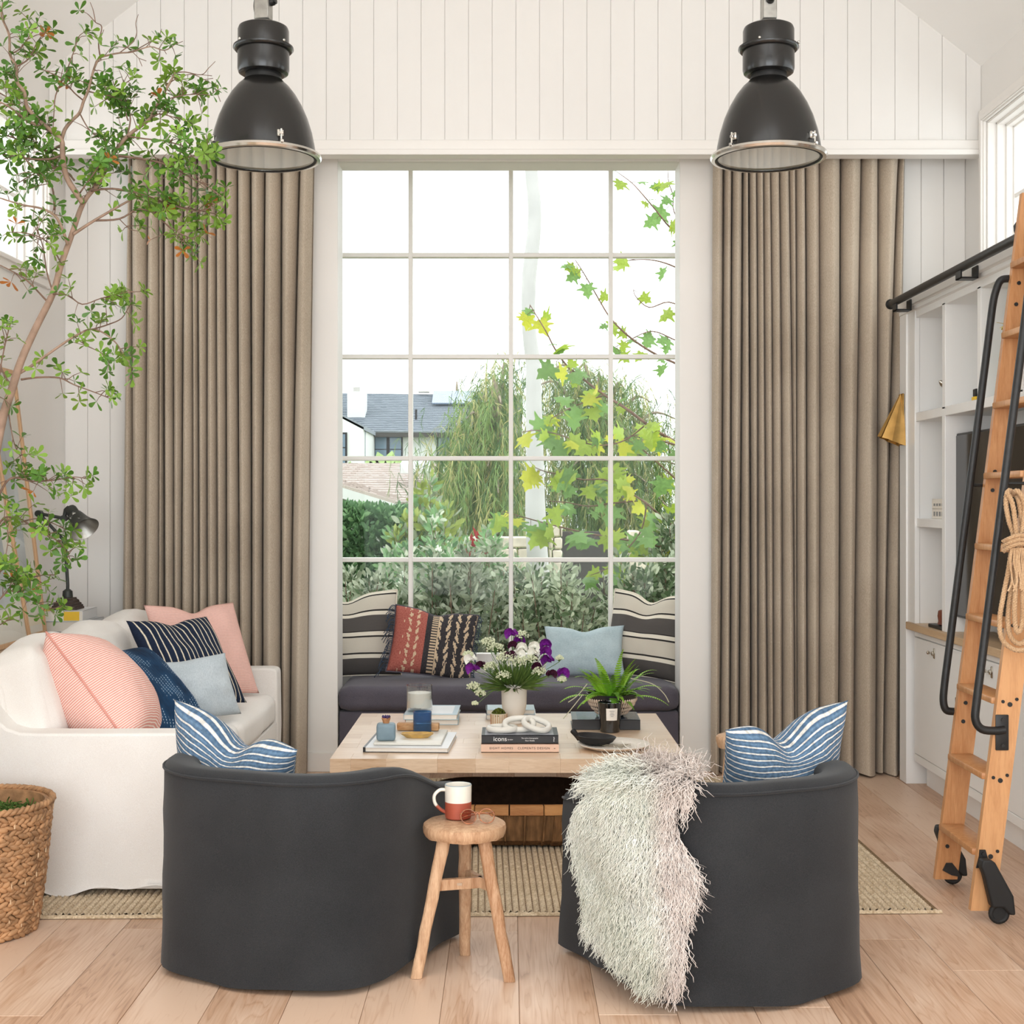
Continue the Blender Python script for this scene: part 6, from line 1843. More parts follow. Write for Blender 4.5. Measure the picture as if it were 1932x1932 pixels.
# lozenge-shaped strand, laid in rows, each row leaning the other way: the plait
lo_v = []; lo_f = []
lr_ = np.random.RandomState(3)
ico = MB().ball((0, 0, 0), 1, 7, 5)
bv = np.array(ico.v, np.float32); bf = [f for f in ico.f if len(f) == 4]
bf = np.array(bf, np.int32)
VV = []; FF = []; nV = 0
rows_n = 25
for r_ in range(rows_n):
    z = .012 + r_ * .0169
    rr0 = rad(z)
    n = int(2 * PI * rr0 / .026)
    for k in range(n):
        a = 2 * PI * (k + .5 * (r_ % 2) + lr_.uniform(-.12, .12)) / n
        tilt = (.42 if r_ % 2 else -.42) + lr_.uniform(-.25, .25)
        s_ = np.array([.021 * lr_.uniform(.85, 1.2), .0075 * lr_.uniform(.8, 1.3), .0088 * lr_.uniform(.8, 1.25)], np.float32)
        p = bv * s_
        c, sn = math.cos(tilt), math.sin(tilt)
        x = p[:, 0] * c - p[:, 2] * sn; zz = p[:, 0] * sn + p[:, 2] * c; y = p[:, 1]
        rr_ = rr0 - .001 + lr_.uniform(-.002, .003)
        px_a, py_a = rr_ + y, x
        ca, sa = math.cos(a), math.sin(a)
        VV.append(np.stack([BXc + px_a * ca - py_a * sa, BYc + px_a * sa + py_a * ca, z + zz + lr_.uniform(-.002, .002)], 1)); FF.append(bf + nV); nV += len(bv)
npmesh('plait', np.concatenate(VV), np.concatenate(FF), M['hyacinth'], pb, True, True, kind='stuff')
sp2 = MB()
for k in range(26):
    a = 2 * PI * k / 26
    for q in range(6):
        if R.random() < .55:
            z = .03 + q * .07 + R.uniform(0, .03); r_ = rad(z) + .006
            sp2.tube([(BXc + r_ * math.cos(a), BYc + r_ * math.sin(a), z), (BXc + (r_ + .001) * math.cos(a), BYc + (r_ + .001) * math.sin(a), z + .016)], .0022, 5)
sp2.build('splint', M['hyacinth2'], pb, kind='stuff')
rimm = MB()
for q in range(2):
    pts = []
    for k in range(160):
        a = 2 * PI * k / 160; tw = a * 34 + q * PI
        pts.append((BXc + (rad(.44) + .006 * math.cos(tw)) * math.cos(a), BYc + (rad(.44) + .006 * math.cos(tw)) * math.sin(a), .438 + .006 * math.sin(tw)))
    rimm.tube(pts, .0078, 6, closed=True)
rimm.build('rim', M['hyacinth'], pb, angle=180)
ms_ = MB(); mr = random.Random(8)
for k in range(420):
    a = mr.random() * 2 * PI; q = .2 * math.sqrt(mr.random())
    b0 = Vector((BXc + q * math.cos(a), BYc + q * math.sin(a), .385 + .03 * (1 - q / .2)))
    d = Vector((mr.uniform(-1, 1), mr.uniform(-1, 1), mr.uniform(-.1, .8))).normalized()
    s_ = Vector((mr.uniform(-1, 1), mr.uniform(-1, 1), mr.uniform(-1, 1))).normalized() * .01
    ms_.tube([b0, b0 + d * .02 + s_, b0 + d * .04 - s_ * .3 + Vector((0, 0, -.005))], .0022, 4, False)
MB().lathe([(.001, .392), (.12, .385), (.205, .36)], 40, None, (BXc, BYc, 0)).build('moss_bed', M['moss'], pb)
M['moss_g'] = plain('green_moss', S(82, 108, 52), 0.9, 0.1, var=0.5, scale=60)
ms_.build('moss', M['moss_g'], pb, kind='stuff')

tree = thing('indoor_tree', 'tall airy indoor tree with small green leaves growing out of the woven basket', 'tree', (BXc, BYc, .38))
M['bark'] = plain('tan_bark', S(152, 127, 110), 0.75, 0.2, var=0.2, scale=30, bumpv=.4, bscale=60)
M['twig'] = plain('brown_twig', S(124, 100, 86), 0.75, 0.2, var=0.25, scale=40)
def leafmat(name, c, var=.3):
    m, nt, b = mk(name, 0.38, 0.4)
    n = nd(nt, 'ShaderNodeTexNoise', Scale=9.0, Detail=3.0); nt.links.new(coords(nt), n.inputs['Vector'])
    oi = nd(nt, 'ShaderNodeObjectInfo')
    f = math_n(nt, 'ADD', math_n(nt, 'MULTIPLY', n.outputs['Fac'], .7), math_n(nt, 'MULTIPLY', oi.outputs['Random'], .3))
    col = ramp(nt, [(0.3, tuple(x * (1 - var) for x in c[:3]) + (1,)), (0.7, tuple(min(1, x * (1 + var)) for x in c[:3]) + (1,))], f)
    nt.links.new(col, b.inputs['Base Color'])
    tl = nd(nt, 'ShaderNodeBsdfTranslucent'); nt.links.new(col, tl.inputs[0])
    mx = nd(nt, 'ShaderNodeMixShader'); mx.inputs[0].default_value = .28
    nt.links.new(b.outputs[0], mx.inputs[1]); nt.links.new(tl.outputs[0], mx.inputs[2])
    nt.links.new(mx.outputs[0], nt.nodes['Material Output'].inputs[0])
    return m
M['leaf_a'] = leafmat('tree_leaf', S(92, 138, 52), .4)
M['leaf_b'] = leafmat('tree_leaf_light', S(134, 172, 66), .35)
M['leaf_c'] = leafmat('tree_leaf_brown', S(196, 122, 58), .3)
YT = 4.72
def bp_(x, y, dy): return P(x, y, YT + dy)
# main limbs read off the photograph: (points, depth at start and end, radius at start and end, leafiness)
LIMBS = [
 ('trunk', [(-40, 1530), (-42, 1380), (-38, 1200), (-30, 1000), (0, 812), (23, 733), (40, 680), (67, 620), (100, 553), (115, 500), (133, 450), (157, 383), (187, 343), (213, 293), (240, 257), (280, 227), (293, 203), (320, 157), (330, 137)], -.04, .10, .021, .0035, .5),
 ('branch', [(157, 383), (126, 335), (118, 290), (116, 265), (96, 246), (73, 227), (51, 202), (46, 174), (32, 154), (31, 126), (19, 103), (17, 65), (3, 31), (6, 5)], .02, -.12, .011, .003, 1.0),
 ('branch', [(116, 265), (122, 245), (135, 228), (150, 213), (158, 190), (166, 172), (172, 150), (178, 128), (188, 110), (205, 104), (225, 100), (250, 98), (283, 88), (310, 95), (330, 84)], .02, .22, .007, .0016, .55),
 ('branch', [(190, 112), (186, 82), (192, 51), (180, 42), (165, 26), (150, 20)], .16, .2, .003, .0012, .05),
 ('branch', [(180, 42), (176, 20), (170, 4)], .18, .2, .002, .001, .0),
 ('branch', [(225, 100), (250, 80), (258, 62), (256, 44), (261, 27)], .18, .24, .002, .001, .0),
 ('branch', [(250, 98), (285, 78), (298, 70), (305, 55)], .2, .26, .002, .001, .0),
 ('branch', [(96, 246), (60, 232), (38, 218), (18, 202), (-5, 190)], .0, -.18, .007, .0025, .9),
 ('branch', [(73, 227), (40, 205), (15, 185), (-10, 170)], -.04, .1, .005, .002, .7),
 ('branch', [(213, 293), (255, 298), (300, 306), (330, 318), (360, 335), (392, 352), (425, 376)], .05, -.10, .005, .0016, 1.0),
 ('branch', [(300, 306), (340, 300), (375, 292), (405, 288)], .0, -.1, .003, .0014, 1.1),
 ('branch', [(240, 257), (275, 262), (310, 266), (345, 275), (370, 284), (390, 296)], .06, -.05, .003, .0014, 1.1),
 ('branch', [(172, 360), (212, 356), (260, 364), (300, 378), (340, 392), (380, 398), (415, 380)], .03, -.06, .004, .0014, 1.0),
 ('branch', [(138, 442), (178, 416), (230, 386), (260, 370)], .03, .08, .006, .003, .3),
 ('branch', [(260, 370), (290, 378), (330, 388), (370, 396), (410, 404)], .08, -.02, .003, .0014, 1.2),
 ('branch', [(178, 416), (225, 413), (260, 395), (290, 402), (310, 420), (340, 440), (366, 452)], .05, -.02, .004, .0014, .9),
 ('branch', [(310, 420), (330, 440), (345, 455), (362, 470)], .02, .0, .002, .001, 1.1),
 ('branch', [(225, 413), (245, 432), (262, 436)], .05, .0, .002, .001, .7),
 ('branch', [(100, 555), (128, 557), (155, 574), (190, 563), (230, 553), (265, 550)], .02, -.05, .003, .0012, .9),
 ('branch', [(33, 706), (60, 690), (95, 665), (140, 635), (176, 621), (212, 640), (235, 672), (248, 702)], .0, .06, .006, .0016, .6),
 ('branch', [(176, 621), (205, 612), (230, 600), (245, 575)], .03, .08, .003, .0014, .5),
 ('branch', [(40, 716), (72, 712), (112, 713), (140, 726), (178, 740), (208, 752)], .0, -.04, .004, .0014, .8),
 ('branch', [(140, 635), (160, 650), (190, 665), (215, 680)], .02, .02, .002, .001, .8),
 ('branch', [(128, 462), (108, 412), (80, 394), (40, 386), (-5, 372)], .02, -.12, .006, .0025, .6),
 ('branch', [(103, 396), (98, 352), (75, 332), (50, 302), (32, 278)], .0, -.16, .004, .0016, .9),
 ('branch', [(116, 498), (100, 470), (80, 450), (50, 440), (20, 438)], .02, -.08, .003, .0014, 1.0),
 ('branch', [(100, 552), (88, 512), (82, 470), (72, 440), (60, 418)], .02, .05, .003, .0014, .7),
 ('branch', [(92, 572), (60, 538), (38, 520), (-4, 498)], .02, -.1, .004, .0016, .7),
 ('branch', [(118, 292), (95, 300), (60, 300), (30, 295), (0, 290)], .0, -.05, .005, .002, 1.4),
 ('branch', [(120, 270), (90, 285), (50, 270), (20, 258), (-6, 250)], .02, .1, .004, .002, 1.3),
 ('branch', [(140, 340), (120, 320), (90, 318), (60, 330), (35, 345)], .05, .12, .004, .0016, 1.3),
 ('branch', [(150, 365), (175, 330), (190, 310), (205, 300)], .02, -.08, .003, .0014, .9),
 ('branch', [(280, 227), (300, 215), (330, 222), (355, 230)], .08, .02, .003, .0012, 1.3),
 ('branch', [(293, 203), (315, 188), (345, 180), (375, 178), (402, 180)], .08, .02, .003, .0012, 1.3),
 ('branch', [(240, 257), (246, 225), (240, 200), (226, 180), (215, 165)], .06, .12, .0035, .0014, 1.1),
 ('branch', [(242, 228), (232, 200), (226, 176), (234, 160), (250, 148)], .08, .05, .003, .0014, 1.2),
 ('branch', [(320, 157), (330, 150), (360, 140), (385, 150), (404, 160)], .1, .06, .0025, .001, .05),
 ('branch', [(330, 137), (350, 136), (380, 141), (394, 128), (406, 116)], .1, .12, .0025, .001, .0),
 ('branch', [(158, 190), (140, 175), (118, 150), (100, 140), (78, 130)], .08, -.05, .003, .0014, 1.0),
 ('branch', [(165, 172), (190, 178), (215, 182), (236, 205)], .1, .05, .003, .0014, 1.2),
 ('branch', [(31, 126), (55, 110), (70, 80), (85, 60)], -.05, .0, .003, .0014, .9),
 ('branch', [(19, 103), (40, 90), (60, 62), (72, 50)], -.08, -.1, .003, .0014, 1.0),
 ('branch', [(150, 213), (165, 240), (180, 255), (190, 262)], .05, .0, .003, .0012, .9),
 ('branch', [(118, 150), (105, 180), (102, 210), (100, 243)], .02, .0, .003, .0014, .3),
 ('branch', [(120, 150), (140, 95), (148, 70), (160, 60)], .06, .1, .0025, .0012, .8),
 ('branch', [(-30, 1000), (0, 930), (22, 902), (60, 908), (100, 906), (138, 900), (162, 903)], -.03, .02, .005, .0014, 1.3),
 ('branch', [(-34, 1080), (0, 985), (30, 978), (48, 985), (72, 1002), (100, 1015), (120, 1032), (134, 1058)], -.03, .04, .005, .0014, .9),
 ('branch', [(40, 985), (70, 978), (95, 985), (125, 1000)], .0, .05, .003, .0012, .8),
 ('branch', [(-36, 1150), (0, 1078), (30, 1072), (58, 1090), (85, 1102)], -.03, .02, .005, .0014, 1.0),
 ('branch', [(20, 1075), (35, 1120), (62, 1132), (95, 1148), (118, 1142)], .0, .05, .004, .0014, .9),
 ('branch', [(-36, 1180), (0, 1130), (20, 1115), (40, 1120)], -.03, -.1, .004, .0014, 1.1),
 ('branch', [(-30, 1030), (-5, 1000), (10, 985), (15, 1020), (8, 1060)], -.03, -.08, .003, .0014, .9),
 ('branch', [(10, 800), (-5, 760), (0, 700), (12, 640), (20, 610)], .0, -.1, .004, .0016, .8),
 ('branch', [(23, 733), (0, 690), (-10, 650)], .0, .05, .004, .0016, .4),
 ('branch', [(15, 770), (25, 830), (38, 860), (40, 850)], .0, .06, .0025, .0012, .6),
 ('branch', [(-36, 1170), (-5, 1180), (20, 1165)], .0, .0, .003, .0014, .9),
]
tr_r = random.Random(21)
rosettes = []        # (position, direction)
twm = MB()
twk = 0
for nm, pts, d0, d1, r0, r1, lf in LIMBS:
    n = len(pts)
    p3 = [bp_(x, y, lerp(d0, d1, i / (n - 1)) + (tr_r.uniform(-.012, .012) if nm != 'trunk' else 0)) for i, (x, y) in enumerate(pts)]
    if nm == 'trunk': p3[0] = Vector((BXc + .01, BYc, .37))
    c = curve(p3, 4)
    rads = [lerp(r0, r1, (i / (len(c) - 1)) ** .8) for i in range(len(c))]
    MB().tube(c, rads, 8 if nm == 'trunk' else 6).build(nm, M['bark'] if r0 > .005 else M['twig'], tree, angle=180)
    if lf <= 0: continue
    L = sum((b - a).length for a, b in zip(c, c[1:]))
    m = int(L / .021 * lf * (.8 if nm == 'trunk' else 1))
    for k in range(m):
        t = tr_r.uniform(.25 if nm != 'trunk' else .62, 1.0)
        i = min(int(t * (len(c) - 1)), len(c) - 2); p = c[i].lerp(c[i + 1], t * (len(c) - 1) - i)
        fw = (c[i + 1] - c[i]).normalized()
        d = (fw * .5 + Vector((tr_r.gauss(0, 1), tr_r.gauss(0, .8), tr_r.gauss(.15, .9))).normalized()).normalized()
        l = tr_r.uniform(.015, .085) * (1.0 if t < .9 else .6)
        q1 = p + d * l * .5 + Vector((0, 0, .004)); q2 = p + d * l
        twm.tube([p, q1, q2], [.0016, .0013, .0009], 4, False)
        rosettes.append((q2, d))
        if l > .05 and tr_r.random() < .5: rosettes.append((q1, (d + Vector((tr_r.gauss(0, .6), tr_r.gauss(0, .6), .3))).normalized()))
    rosettes.append((c[-1], (c[-1] - c[-2]).normalized()))
for pts in ([(330, 84), (345, 78)], [(310, 95), (314, 102)], [(283, 88), (278, 72)], [(404, 160), (416, 192)], [(385, 150), (402, 148)], [(250, 98), (262, 110)], [(262, 110), (276, 115)], [(262, 110), (268, 125)], [(380, 141), (400, 143)], [(186, 82), (196, 56)]):
    twm.tube([bp_(x, y, .15) for x, y in pts], .0012, 4, False)
twm.build('twigs', M['twig'], tree, angle=180, kind='stuff')
# leaves: five to six spatulate blades round each tip
def leaf_shape(L=1.0):
    xs = [(0, 0), (.18, .05), (.45, .14), (.70, .21), (.88, .18), (1.0, 0)]
    v = []; f = []
    for t, w_ in xs:
        bend = -.10 * t * t
        v += [(t * L, -w_ * L, bend + .05 * w_), (t * L, 0, bend), (t * L, w_ * L, bend + .05 * w_)]
    for i in range(len(xs) - 1):
        a = i * 3
        f += [(a, a + 1, a + 4, a + 3), (a + 1, a + 2, a + 5, a + 4)]
    return v, f
lv_, lf_ = leaf_shape()
lme = []
for mt in ('leaf_a', 'leaf_b', 'leaf_c'):
    me = bpy.data.meshes.new('leaf'); me.from_pydata(lv_, [], lf_); me.materials.append(M[mt]); me.polygons.foreach_set('use_smooth', [True] * len(lf_)); me.update(); lme.append(me)
LVa = np.array(lv_, np.float32); LFa = np.array(lf_, np.int32)
mats_ = []
for p, d in rosettes:
    n = tr_r.choice((4, 5, 5, 6))
    a0 = tr_r.random() * 6.28
    z = (d + Vector((0, 0, .35))).normalized(); x = z.orthogonal().normalized(); y = z.cross(x)
    pxl = 960 + p.x * FPX / p.y; pyl = 950 - (p.z - EYE) * FPX / p.y
    lightp = .25 + .35 * (pyl > 380) + .2 * (pxl > 250)
    rt = tr_r.random()
    kind = 2 if rt < .018 else (1 if tr_r.random() < lightp else 0)
    for k in range(n):
        a = a0 + 2 * PI * k / n + tr_r.uniform(-.3, .3)
        e = tr_r.uniform(.15, .75)
        dd = ((x * math.cos(a) + y * math.sin(a)) * math.cos(e) + z * math.sin(e)).normalized()
        s_ = tr_r.uniform(.026, .043)
        side = dd.cross(z).normalized(); up = side.cross(dd)
        Mx = Matrix(((dd.x * s_, side.x * s_, up.x * s_, p.x), (dd.y * s_, side.y * s_, up.y * s_, p.y), (dd.z * s_, side.z * s_, up.z * s_, p.z), (0, 0, 0, 1)))
        mats_.append((kind, Mx, p.y - s_ * 3))
tr_r.shuffle(mats_)
vis = [m for m in mats_ if 0 < 960 + m[1].translation.x * FPX / m[1].translation.y < 470]
vis.sort(key=lambda m: -m[1].to_scale().x)
single = set(id(m) for m in vis[:300])
rest = [m for m in mats_ if id(m) not in single]
for m in vis[:300]: inst('leaf', lme[m[0]], tree, m[1], True)
VV = []; FF = []; MI = []
for i, m in enumerate(rest):
    A = np.array(m[1], np.float32)
    VV.append(LVa @ A[:3, :3].T + A[:3, 3]); FF.append(LFa + i * len(LVa)); MI.append(np.full(len(LFa), m[0]))
npmesh('foliage', np.concatenate(VV), np.concatenate(FF), None, tree, True, True, kind='stuff', mats=[M['leaf_a'], M['leaf_b'], M['leaf_c']], midx=np.concatenate(MI))
# ================================================================ the garden and the houses beyond
gd = bpy.data.objects.new('garden_ground', MB().b2((-30, 8.5, -.5), (30, 90, -.30)).mesh('garden_ground', plain('garden_soil', S(128, 134, 96), .95, .1, var=.25, scale=2)))
link(gd); gd['kind'] = 'structure'
def scatter_mesh(name, shape_v, shape_f, mats4, mats, midx, parent, kind='stuff'):
    SV = np.array(shape_v, np.float32); SF = np.array(shape_f, np.int32)
    A = np.array([np.array(m, np.float32) for m in mats4])
    V = np.einsum('nij,kj->nki', A[:, :3, :3], SV) + A[:, None, :3, 3]
    F = SF[None] + (np.arange(len(A)) * len(SV))[:, None, None]
    MI = np.repeat(np.asarray(midx), len(SF))
    return npmesh(name, V.reshape(-1, 3), F.reshape(-1, SF.shape[1]), None, parent, True, True, kind=kind, mats=mats, midx=MI)
def frame(p, d, roll, s):
    d = d.normalized(); a = d.orthogonal().normalized(); b = d.cross(a)
    x = a * math.cos(roll) + b * math.sin(roll); y = d.cross(x)
    return ((d.x * s, x.x * s, y.x * s, p.x), (d.y * s, x.y * s, y.y * s, p.y), (d.z * s, x.z * s, y.z * s, p.z), (0, 0, 0, 1))
oval_v = [(0, 0, 0), (.35, -.2, .03), (.75, -.17, .02), (1, 0, -.05), (.75, .17, .02), (.35, .2, .03)]
oval_f = [(0, 1, 2, 5), (5, 2, 3, 4)]
def outleaf(name, c, var=.3, rough=.45, tr=.3):
    m, nt, b = mk(name, rough, 0.35)
    n = nd(nt, 'ShaderNodeTexNoise', Scale=7.0, Detail=4.0); nt.links.new(coords(nt), n.inputs['Vector'])
    oi = nd(nt, 'ShaderNodeObjectInfo')
    f = math_n(nt, 'ADD', math_n(nt, 'MULTIPLY', n.outputs['Fac'], .75), math_n(nt, 'MULTIPLY', oi.outputs['Random'], .25))
    col = ramp(nt, [(0.32, tuple(x * (1 - var) for x in c[:3]) + (1,)), (0.68, tuple(min(1, x * (1 + var)) for x in c[:3]) + (1,))], f)
    nt.links.new(col, b.inputs['Base Color'])
    tl = nd(nt, 'ShaderNodeBsdfTranslucent'); nt.links.new(col, tl.inputs[0])
    mx = nd(nt, 'ShaderNodeMixShader'); mx.inputs[0].default_value = tr
    nt.links.new(b.outputs[0], mx.inputs[1]); nt.links.new(tl.outputs[0], mx.inputs[2]); nt.links.new(mx.outputs[0], nt.nodes['Material Output'].inputs[0])
    return m
M['olive'] = outleaf('olive_leaf', S(150, 160, 134)); M['olive2'] = outleaf('sage_leaf', S(190, 198, 174)); M['olive3'] = outleaf('dark_shrub_leaf', S(92, 112, 80))
M['hedge_a'] = outleaf('hedge_leaf', S(88, 122, 82)); M['hedge_b'] = outleaf('hedge_leaf_light', S(130, 166, 116))
M['bloom'] = plain('white_bloom', S(240, 240, 232), .7, .2, var=.03)
gr_ = random.Random(31)
def shrub(name, label, c, rx, ry, h, n, leaf, mats, wts, spikes=8, z0=-.3, group=None, bl=0):
    """stems from the ground, leaves thick on a lumpy shell with upright shoots"""
    t = thing(name, label, 'shrub', (c[0], c[1], z0), group=group)
    st = MB(); Ms = []; mi = []
    for k in range(spikes):
        a = gr_.random() * 2 * PI; q = math.sqrt(gr_.random()) * .8
        base = Vector((c[0] + rx * q * .4 * math.cos(a), c[1] + ry * q * .4 * math.sin(a), z0))
        tip = Vector((c[0] + rx * q * math.cos(a), c[1] + ry * q * math.sin(a), z0 + h * (1.02 - .35 * q * q) * gr_.uniform(.85, 1.1)))
        cv = curve([base, base.lerp(tip, .5) + Vector((gr_.uniform(-.05, .05), gr_.uniform(-.05, .05), 0)), tip], 6)
        st.tube(cv, [.008 * (1 - .7 * i / (len(cv) - 1)) for i in range(len(cv))], 5)
        for i in range(n // spikes):
            f = gr_.uniform(.12, 1.0) ** .7; j = min(int(f * (len(cv) - 1)), len(cv) - 2); p = cv[j].lerp(cv[j + 1], f * (len(cv) - 1) - j)
            o_ = Vector((gr_.gauss(0, 1), gr_.gauss(0, 1), gr_.gauss(.3, .7))).normalized()
            spread = gr_.uniform(0, .22) * (1.05 - f * .75)
            p = p + o_ * spread
            Ms.append(frame(p, (o_ + Vector((0, 0, .5))), gr_.random() * 6.28, leaf * gr_.uniform(.7, 1.25)))
            mi.append(gr_.choices(range(len(mats)), wts)[0])
    st.build('stems', M['twig'], t, angle=180, kind='stuff')
    scatter_mesh('foliage', oval_v, oval_f, Ms, [M[m] for m in mats], mi, t)
    if bl:
        bm_b = MB()
        for k in range(bl):
            m_ = gr_.choice(Ms); p = Vector((m_[0][3], m_[1][3] - .04, m_[2][3] + .03))
            for q in range(7):
                a = q * 2.4; bm_b.ball(p + Vector((.012 * math.cos(a) * math.sqrt(q / 2), -.004, .012 * math.sin(a) * math.sqrt(q / 2))), .014, 6, 4)
        bm_b.build('blossom', M['bloom'], t, kind='stuff')
    return t
OL = ['olive', 'olive2', 'olive3']
for (px, Y, top, rx, n, sp, lab) in (
    (668, 9.2, 1090, .34, 2600, 16, 'grey-green shrub outside the window, behind the left banded cushion'),
    (760, 9.6, 1085, .42, 2800, 18, 'grey-green shrub outside, behind the red fringed cushion'),
    (860, 9.3, 1068, .42, 3000, 20, 'grey-green shrub outside, left of the middle window bars'),
    (960, 9.8, 1075, .42, 2600, 18, 'grey-green shrub outside, behind the bouquet'),
    (1050, 9.4, 1085, .40, 2800, 18, 'grey-green shrub outside, right of the bouquet'),
    (1130, 9.9, 1090, .40, 2400, 16, 'grey-green shrub outside, behind the pale blue cushion'),
    (1215, 9.3, 1060, .36, 2600, 16, 'darker green shrub outside, behind the right banded cushion'),
    (1275, 9.8, 1000, .30, 2400, 16, 'tall loose shrub outside at the right edge of the big window')):
    X = (px - 960) * Y / FPX; zt = EYE - (top - 950) * Y / FPX
    shrub('garden_shrub', lab, (X, Y), rx, rx * .8, zt + .3, n, .062, OL, (5, 4, 2) if px < 1200 else (3, 2, 5), sp, group='shrubs outside the big window')
# hedge on the left, roses before it, a yellow-green bush
t = thing('hedge', 'dense dark green clipped hedge under the neighbour roof', 'hedge', ((740 - 960) * 15.5 / FPX, 15.5, -.3))
Ms = []; mi = []
x0, x1 = (120 - 960) * 15.5 / FPX, (836 - 960) * 15.5 / FPX
for k in range(15000):
    u, v = (gr_.random() if k % 2 else .66 + .34 * gr_.random()), gr_.random()
    x = lerp(x0, x1, u); topz = EYE - (962 + 60 * max(0, u - .90) / .10 * 1.0 + 10 * math.sin(u * 9) - 950) * 15.5 / FPX
    if gr_.random() < .7: p = Vector((x, 15.0 + .12 * mnoise.noise(Vector((x * 3, v * 4, 0))) + gr_.uniform(-.1, .1), lerp(-.3, topz, v)))
    else: p = Vector((x, 15.0 + v * .9, topz + gr_.uniform(-.12, .06)))
    Ms.append(frame(p, Vector((gr_.gauss(0, .7), -.6 + gr_.gauss(0, .4), .6 + gr_.gauss(0, .5))), gr_.random() * 6.28, gr_.uniform(.08, .13))); mi.append(0 if gr_.random() < .65 else 1)
scatter_mesh('foliage', oval_v, oval_f, Ms, [M['hedge_a'], M['hedge_b']], mi, t)
MB().b2((x0, 15.15, -.3), (x1, 15.9, .95)).build('core', M['olive3'], t)
M['olive4'] = outleaf('yellow_bush_leaf', S(150, 164, 84))
shrub('fern_bush', 'yellow-green feathery bush between the dark hedge and the weeping tree', ((812 - 960) * 15 / FPX, 14.6), .5, .5, 1.85, 1800, .12, ['olive4', 'hedge_b', 'olive'], (5, 2, 2), 16)
shrub('rose_bush', 'rose bush with white blooms in front of the dark hedge', ((800 - 960) * 11.6 / FPX, 11.6), .55, .4, 1.5, 2600, .07, ['hedge_b', 'olive2', 'hedge_a'], (4, 3, 3), 16, bl=16)
shrub('rose_bush', 'rose bush with white blooms under the weeping tree', ((905 - 960) * 12.2 / FPX, 12.2), .5, .4, 1.40, 2200, .07, ['hedge_b', 'olive2', 'olive'], (4, 3, 3), 14, bl=14)
M['red_leaf'] = outleaf('red_leaf', S(150, 52, 50))
shrub('red_plant', 'small dark red spiky plant in front of the stone wall', ((908 - 960) * 12.9 / FPX, 12.9), .10, .1, 1.42, 160, .14, ['red_leaf'], (1,), 8)

# weeping trees
M['weep_a'] = outleaf('weeping_foliage', S(120, 144, 84)); M['weep_b'] = outleaf('weeping_foliage_straw', S(172, 168, 112)); M['weep_c'] = outleaf('weeping_foliage_dark', S(76, 104, 62))
M['weep_bark'] = plain('grey_bark', S(150, 138, 122), .85, .1, var=.2, scale=12)
blade_v = [(0, -.022, 0), (0, .022, 0), (.5, -.026, .03), (.5, .026, .03), (1, -.004, -.02), (1, .004, -.02)]
blade_f = [(0, 1, 3, 2), (2, 3, 5, 4)]
def weeping(label, Y, boughs, n_curt, seed, base_px):
    rs = random.Random(seed)
    bx = (base_px - 960) * Y / FPX
    t = thing('weeping_tree', label, 'tree', (bx, Y, -.3), group='weeping trees in the garden')
    top = P(base_px, 720, Y)
    MB().tube(curve([(bx, Y, -.3), (bx + .1, Y, 1.2), (top.x, Y, top.z * .8), top], 5), [.24 - .2 * i / 15 for i in range(16)], 8).build('trunk', M['weep_bark'], t, angle=180)
    st = MB(); Ms = []; mi = []
    for (px, py, dy, wd, dr) in boughs:          # each bough carries a curtain of hanging shoots
        end = P(px, py, Y + dy); a = Vector((bx + (end.x - bx) * .15, Y, max(1.0, end.z - .9)))
        cv = curve([a, a.lerp(end, .55) + Vector((0, 0, .45)), end], 6)
        st.tube(cv, [.05 * (1 - .85 * i / (len(cv) - 1)) for i in range(len(cv))], 5)
        for k in range(n_curt):
            f = rs.uniform(.25, 1.0); j = min(int(f * (len(cv) - 1)), len(cv) - 2); p = cv[j].lerp(cv[j + 1], f * (len(cv) - 1) - j)
            p = p + Vector((rs.gauss(0, wd), rs.gauss(0, wd), rs.gauss(0, .10)))
            L = rs.uniform(.4, 1.0) * dr; out = Vector((rs.gauss(0, .22), rs.gauss(0, .22), 0))
            q = p.copy(); d = Vector((out.x, out.y, .25)); m = int(L / .13) + 1
            col = 0 if rs.random() < .52 else (1 if rs.random() < .5 else 2)
            for s_ in range(m):
                d = (d + Vector((0, 0, -.55))).normalized()
                Ms.append(frame(q, d + Vector((rs.gauss(0, .15), rs.gauss(0, .15), 0)), rs.random() * 6.28, .21)); mi.append(col)
                for b_ in range(2):
                    Ms.append(frame(q, d * .9 + Vector((rs.gauss(0, .42), rs.gauss(0, .42), .0)), rs.random() * 6.28, .17)); mi.append(col)
                q = q + d * .13
    st.build('boughs', M['weep_bark'], t, angle=180, kind='stuff')
    scatter_mesh('foliage', blade_v, blade_f, Ms, [M['weep_a'], M['weep_b'], M['weep_c']], mi, t)
weeping('large olive green weeping tree beside the neighbour roofs', 21.0,
        [(905, 760, 0, .25, 1.0), (880, 790, -.4, .28, 1.3), (850, 830, .2, .28, 1.1), (930, 725, .3, .22, .8), (945, 760, -.5, .28, 1.4), (900, 850, -.8, .3, 1.3), (860, 890, -.3, .3, 1.2), (830, 870, 0, .25, .9), (920, 880, -1.0, .3, 1.4), (950, 830, -.8, .3, 1.5), (890, 930, -.9, .28, 1.2), (840, 930, -.4, .25, .9), (940, 930, -1.2, .28, 1.2), (960, 700, .4, .2, .7)], 75, 5, 935)
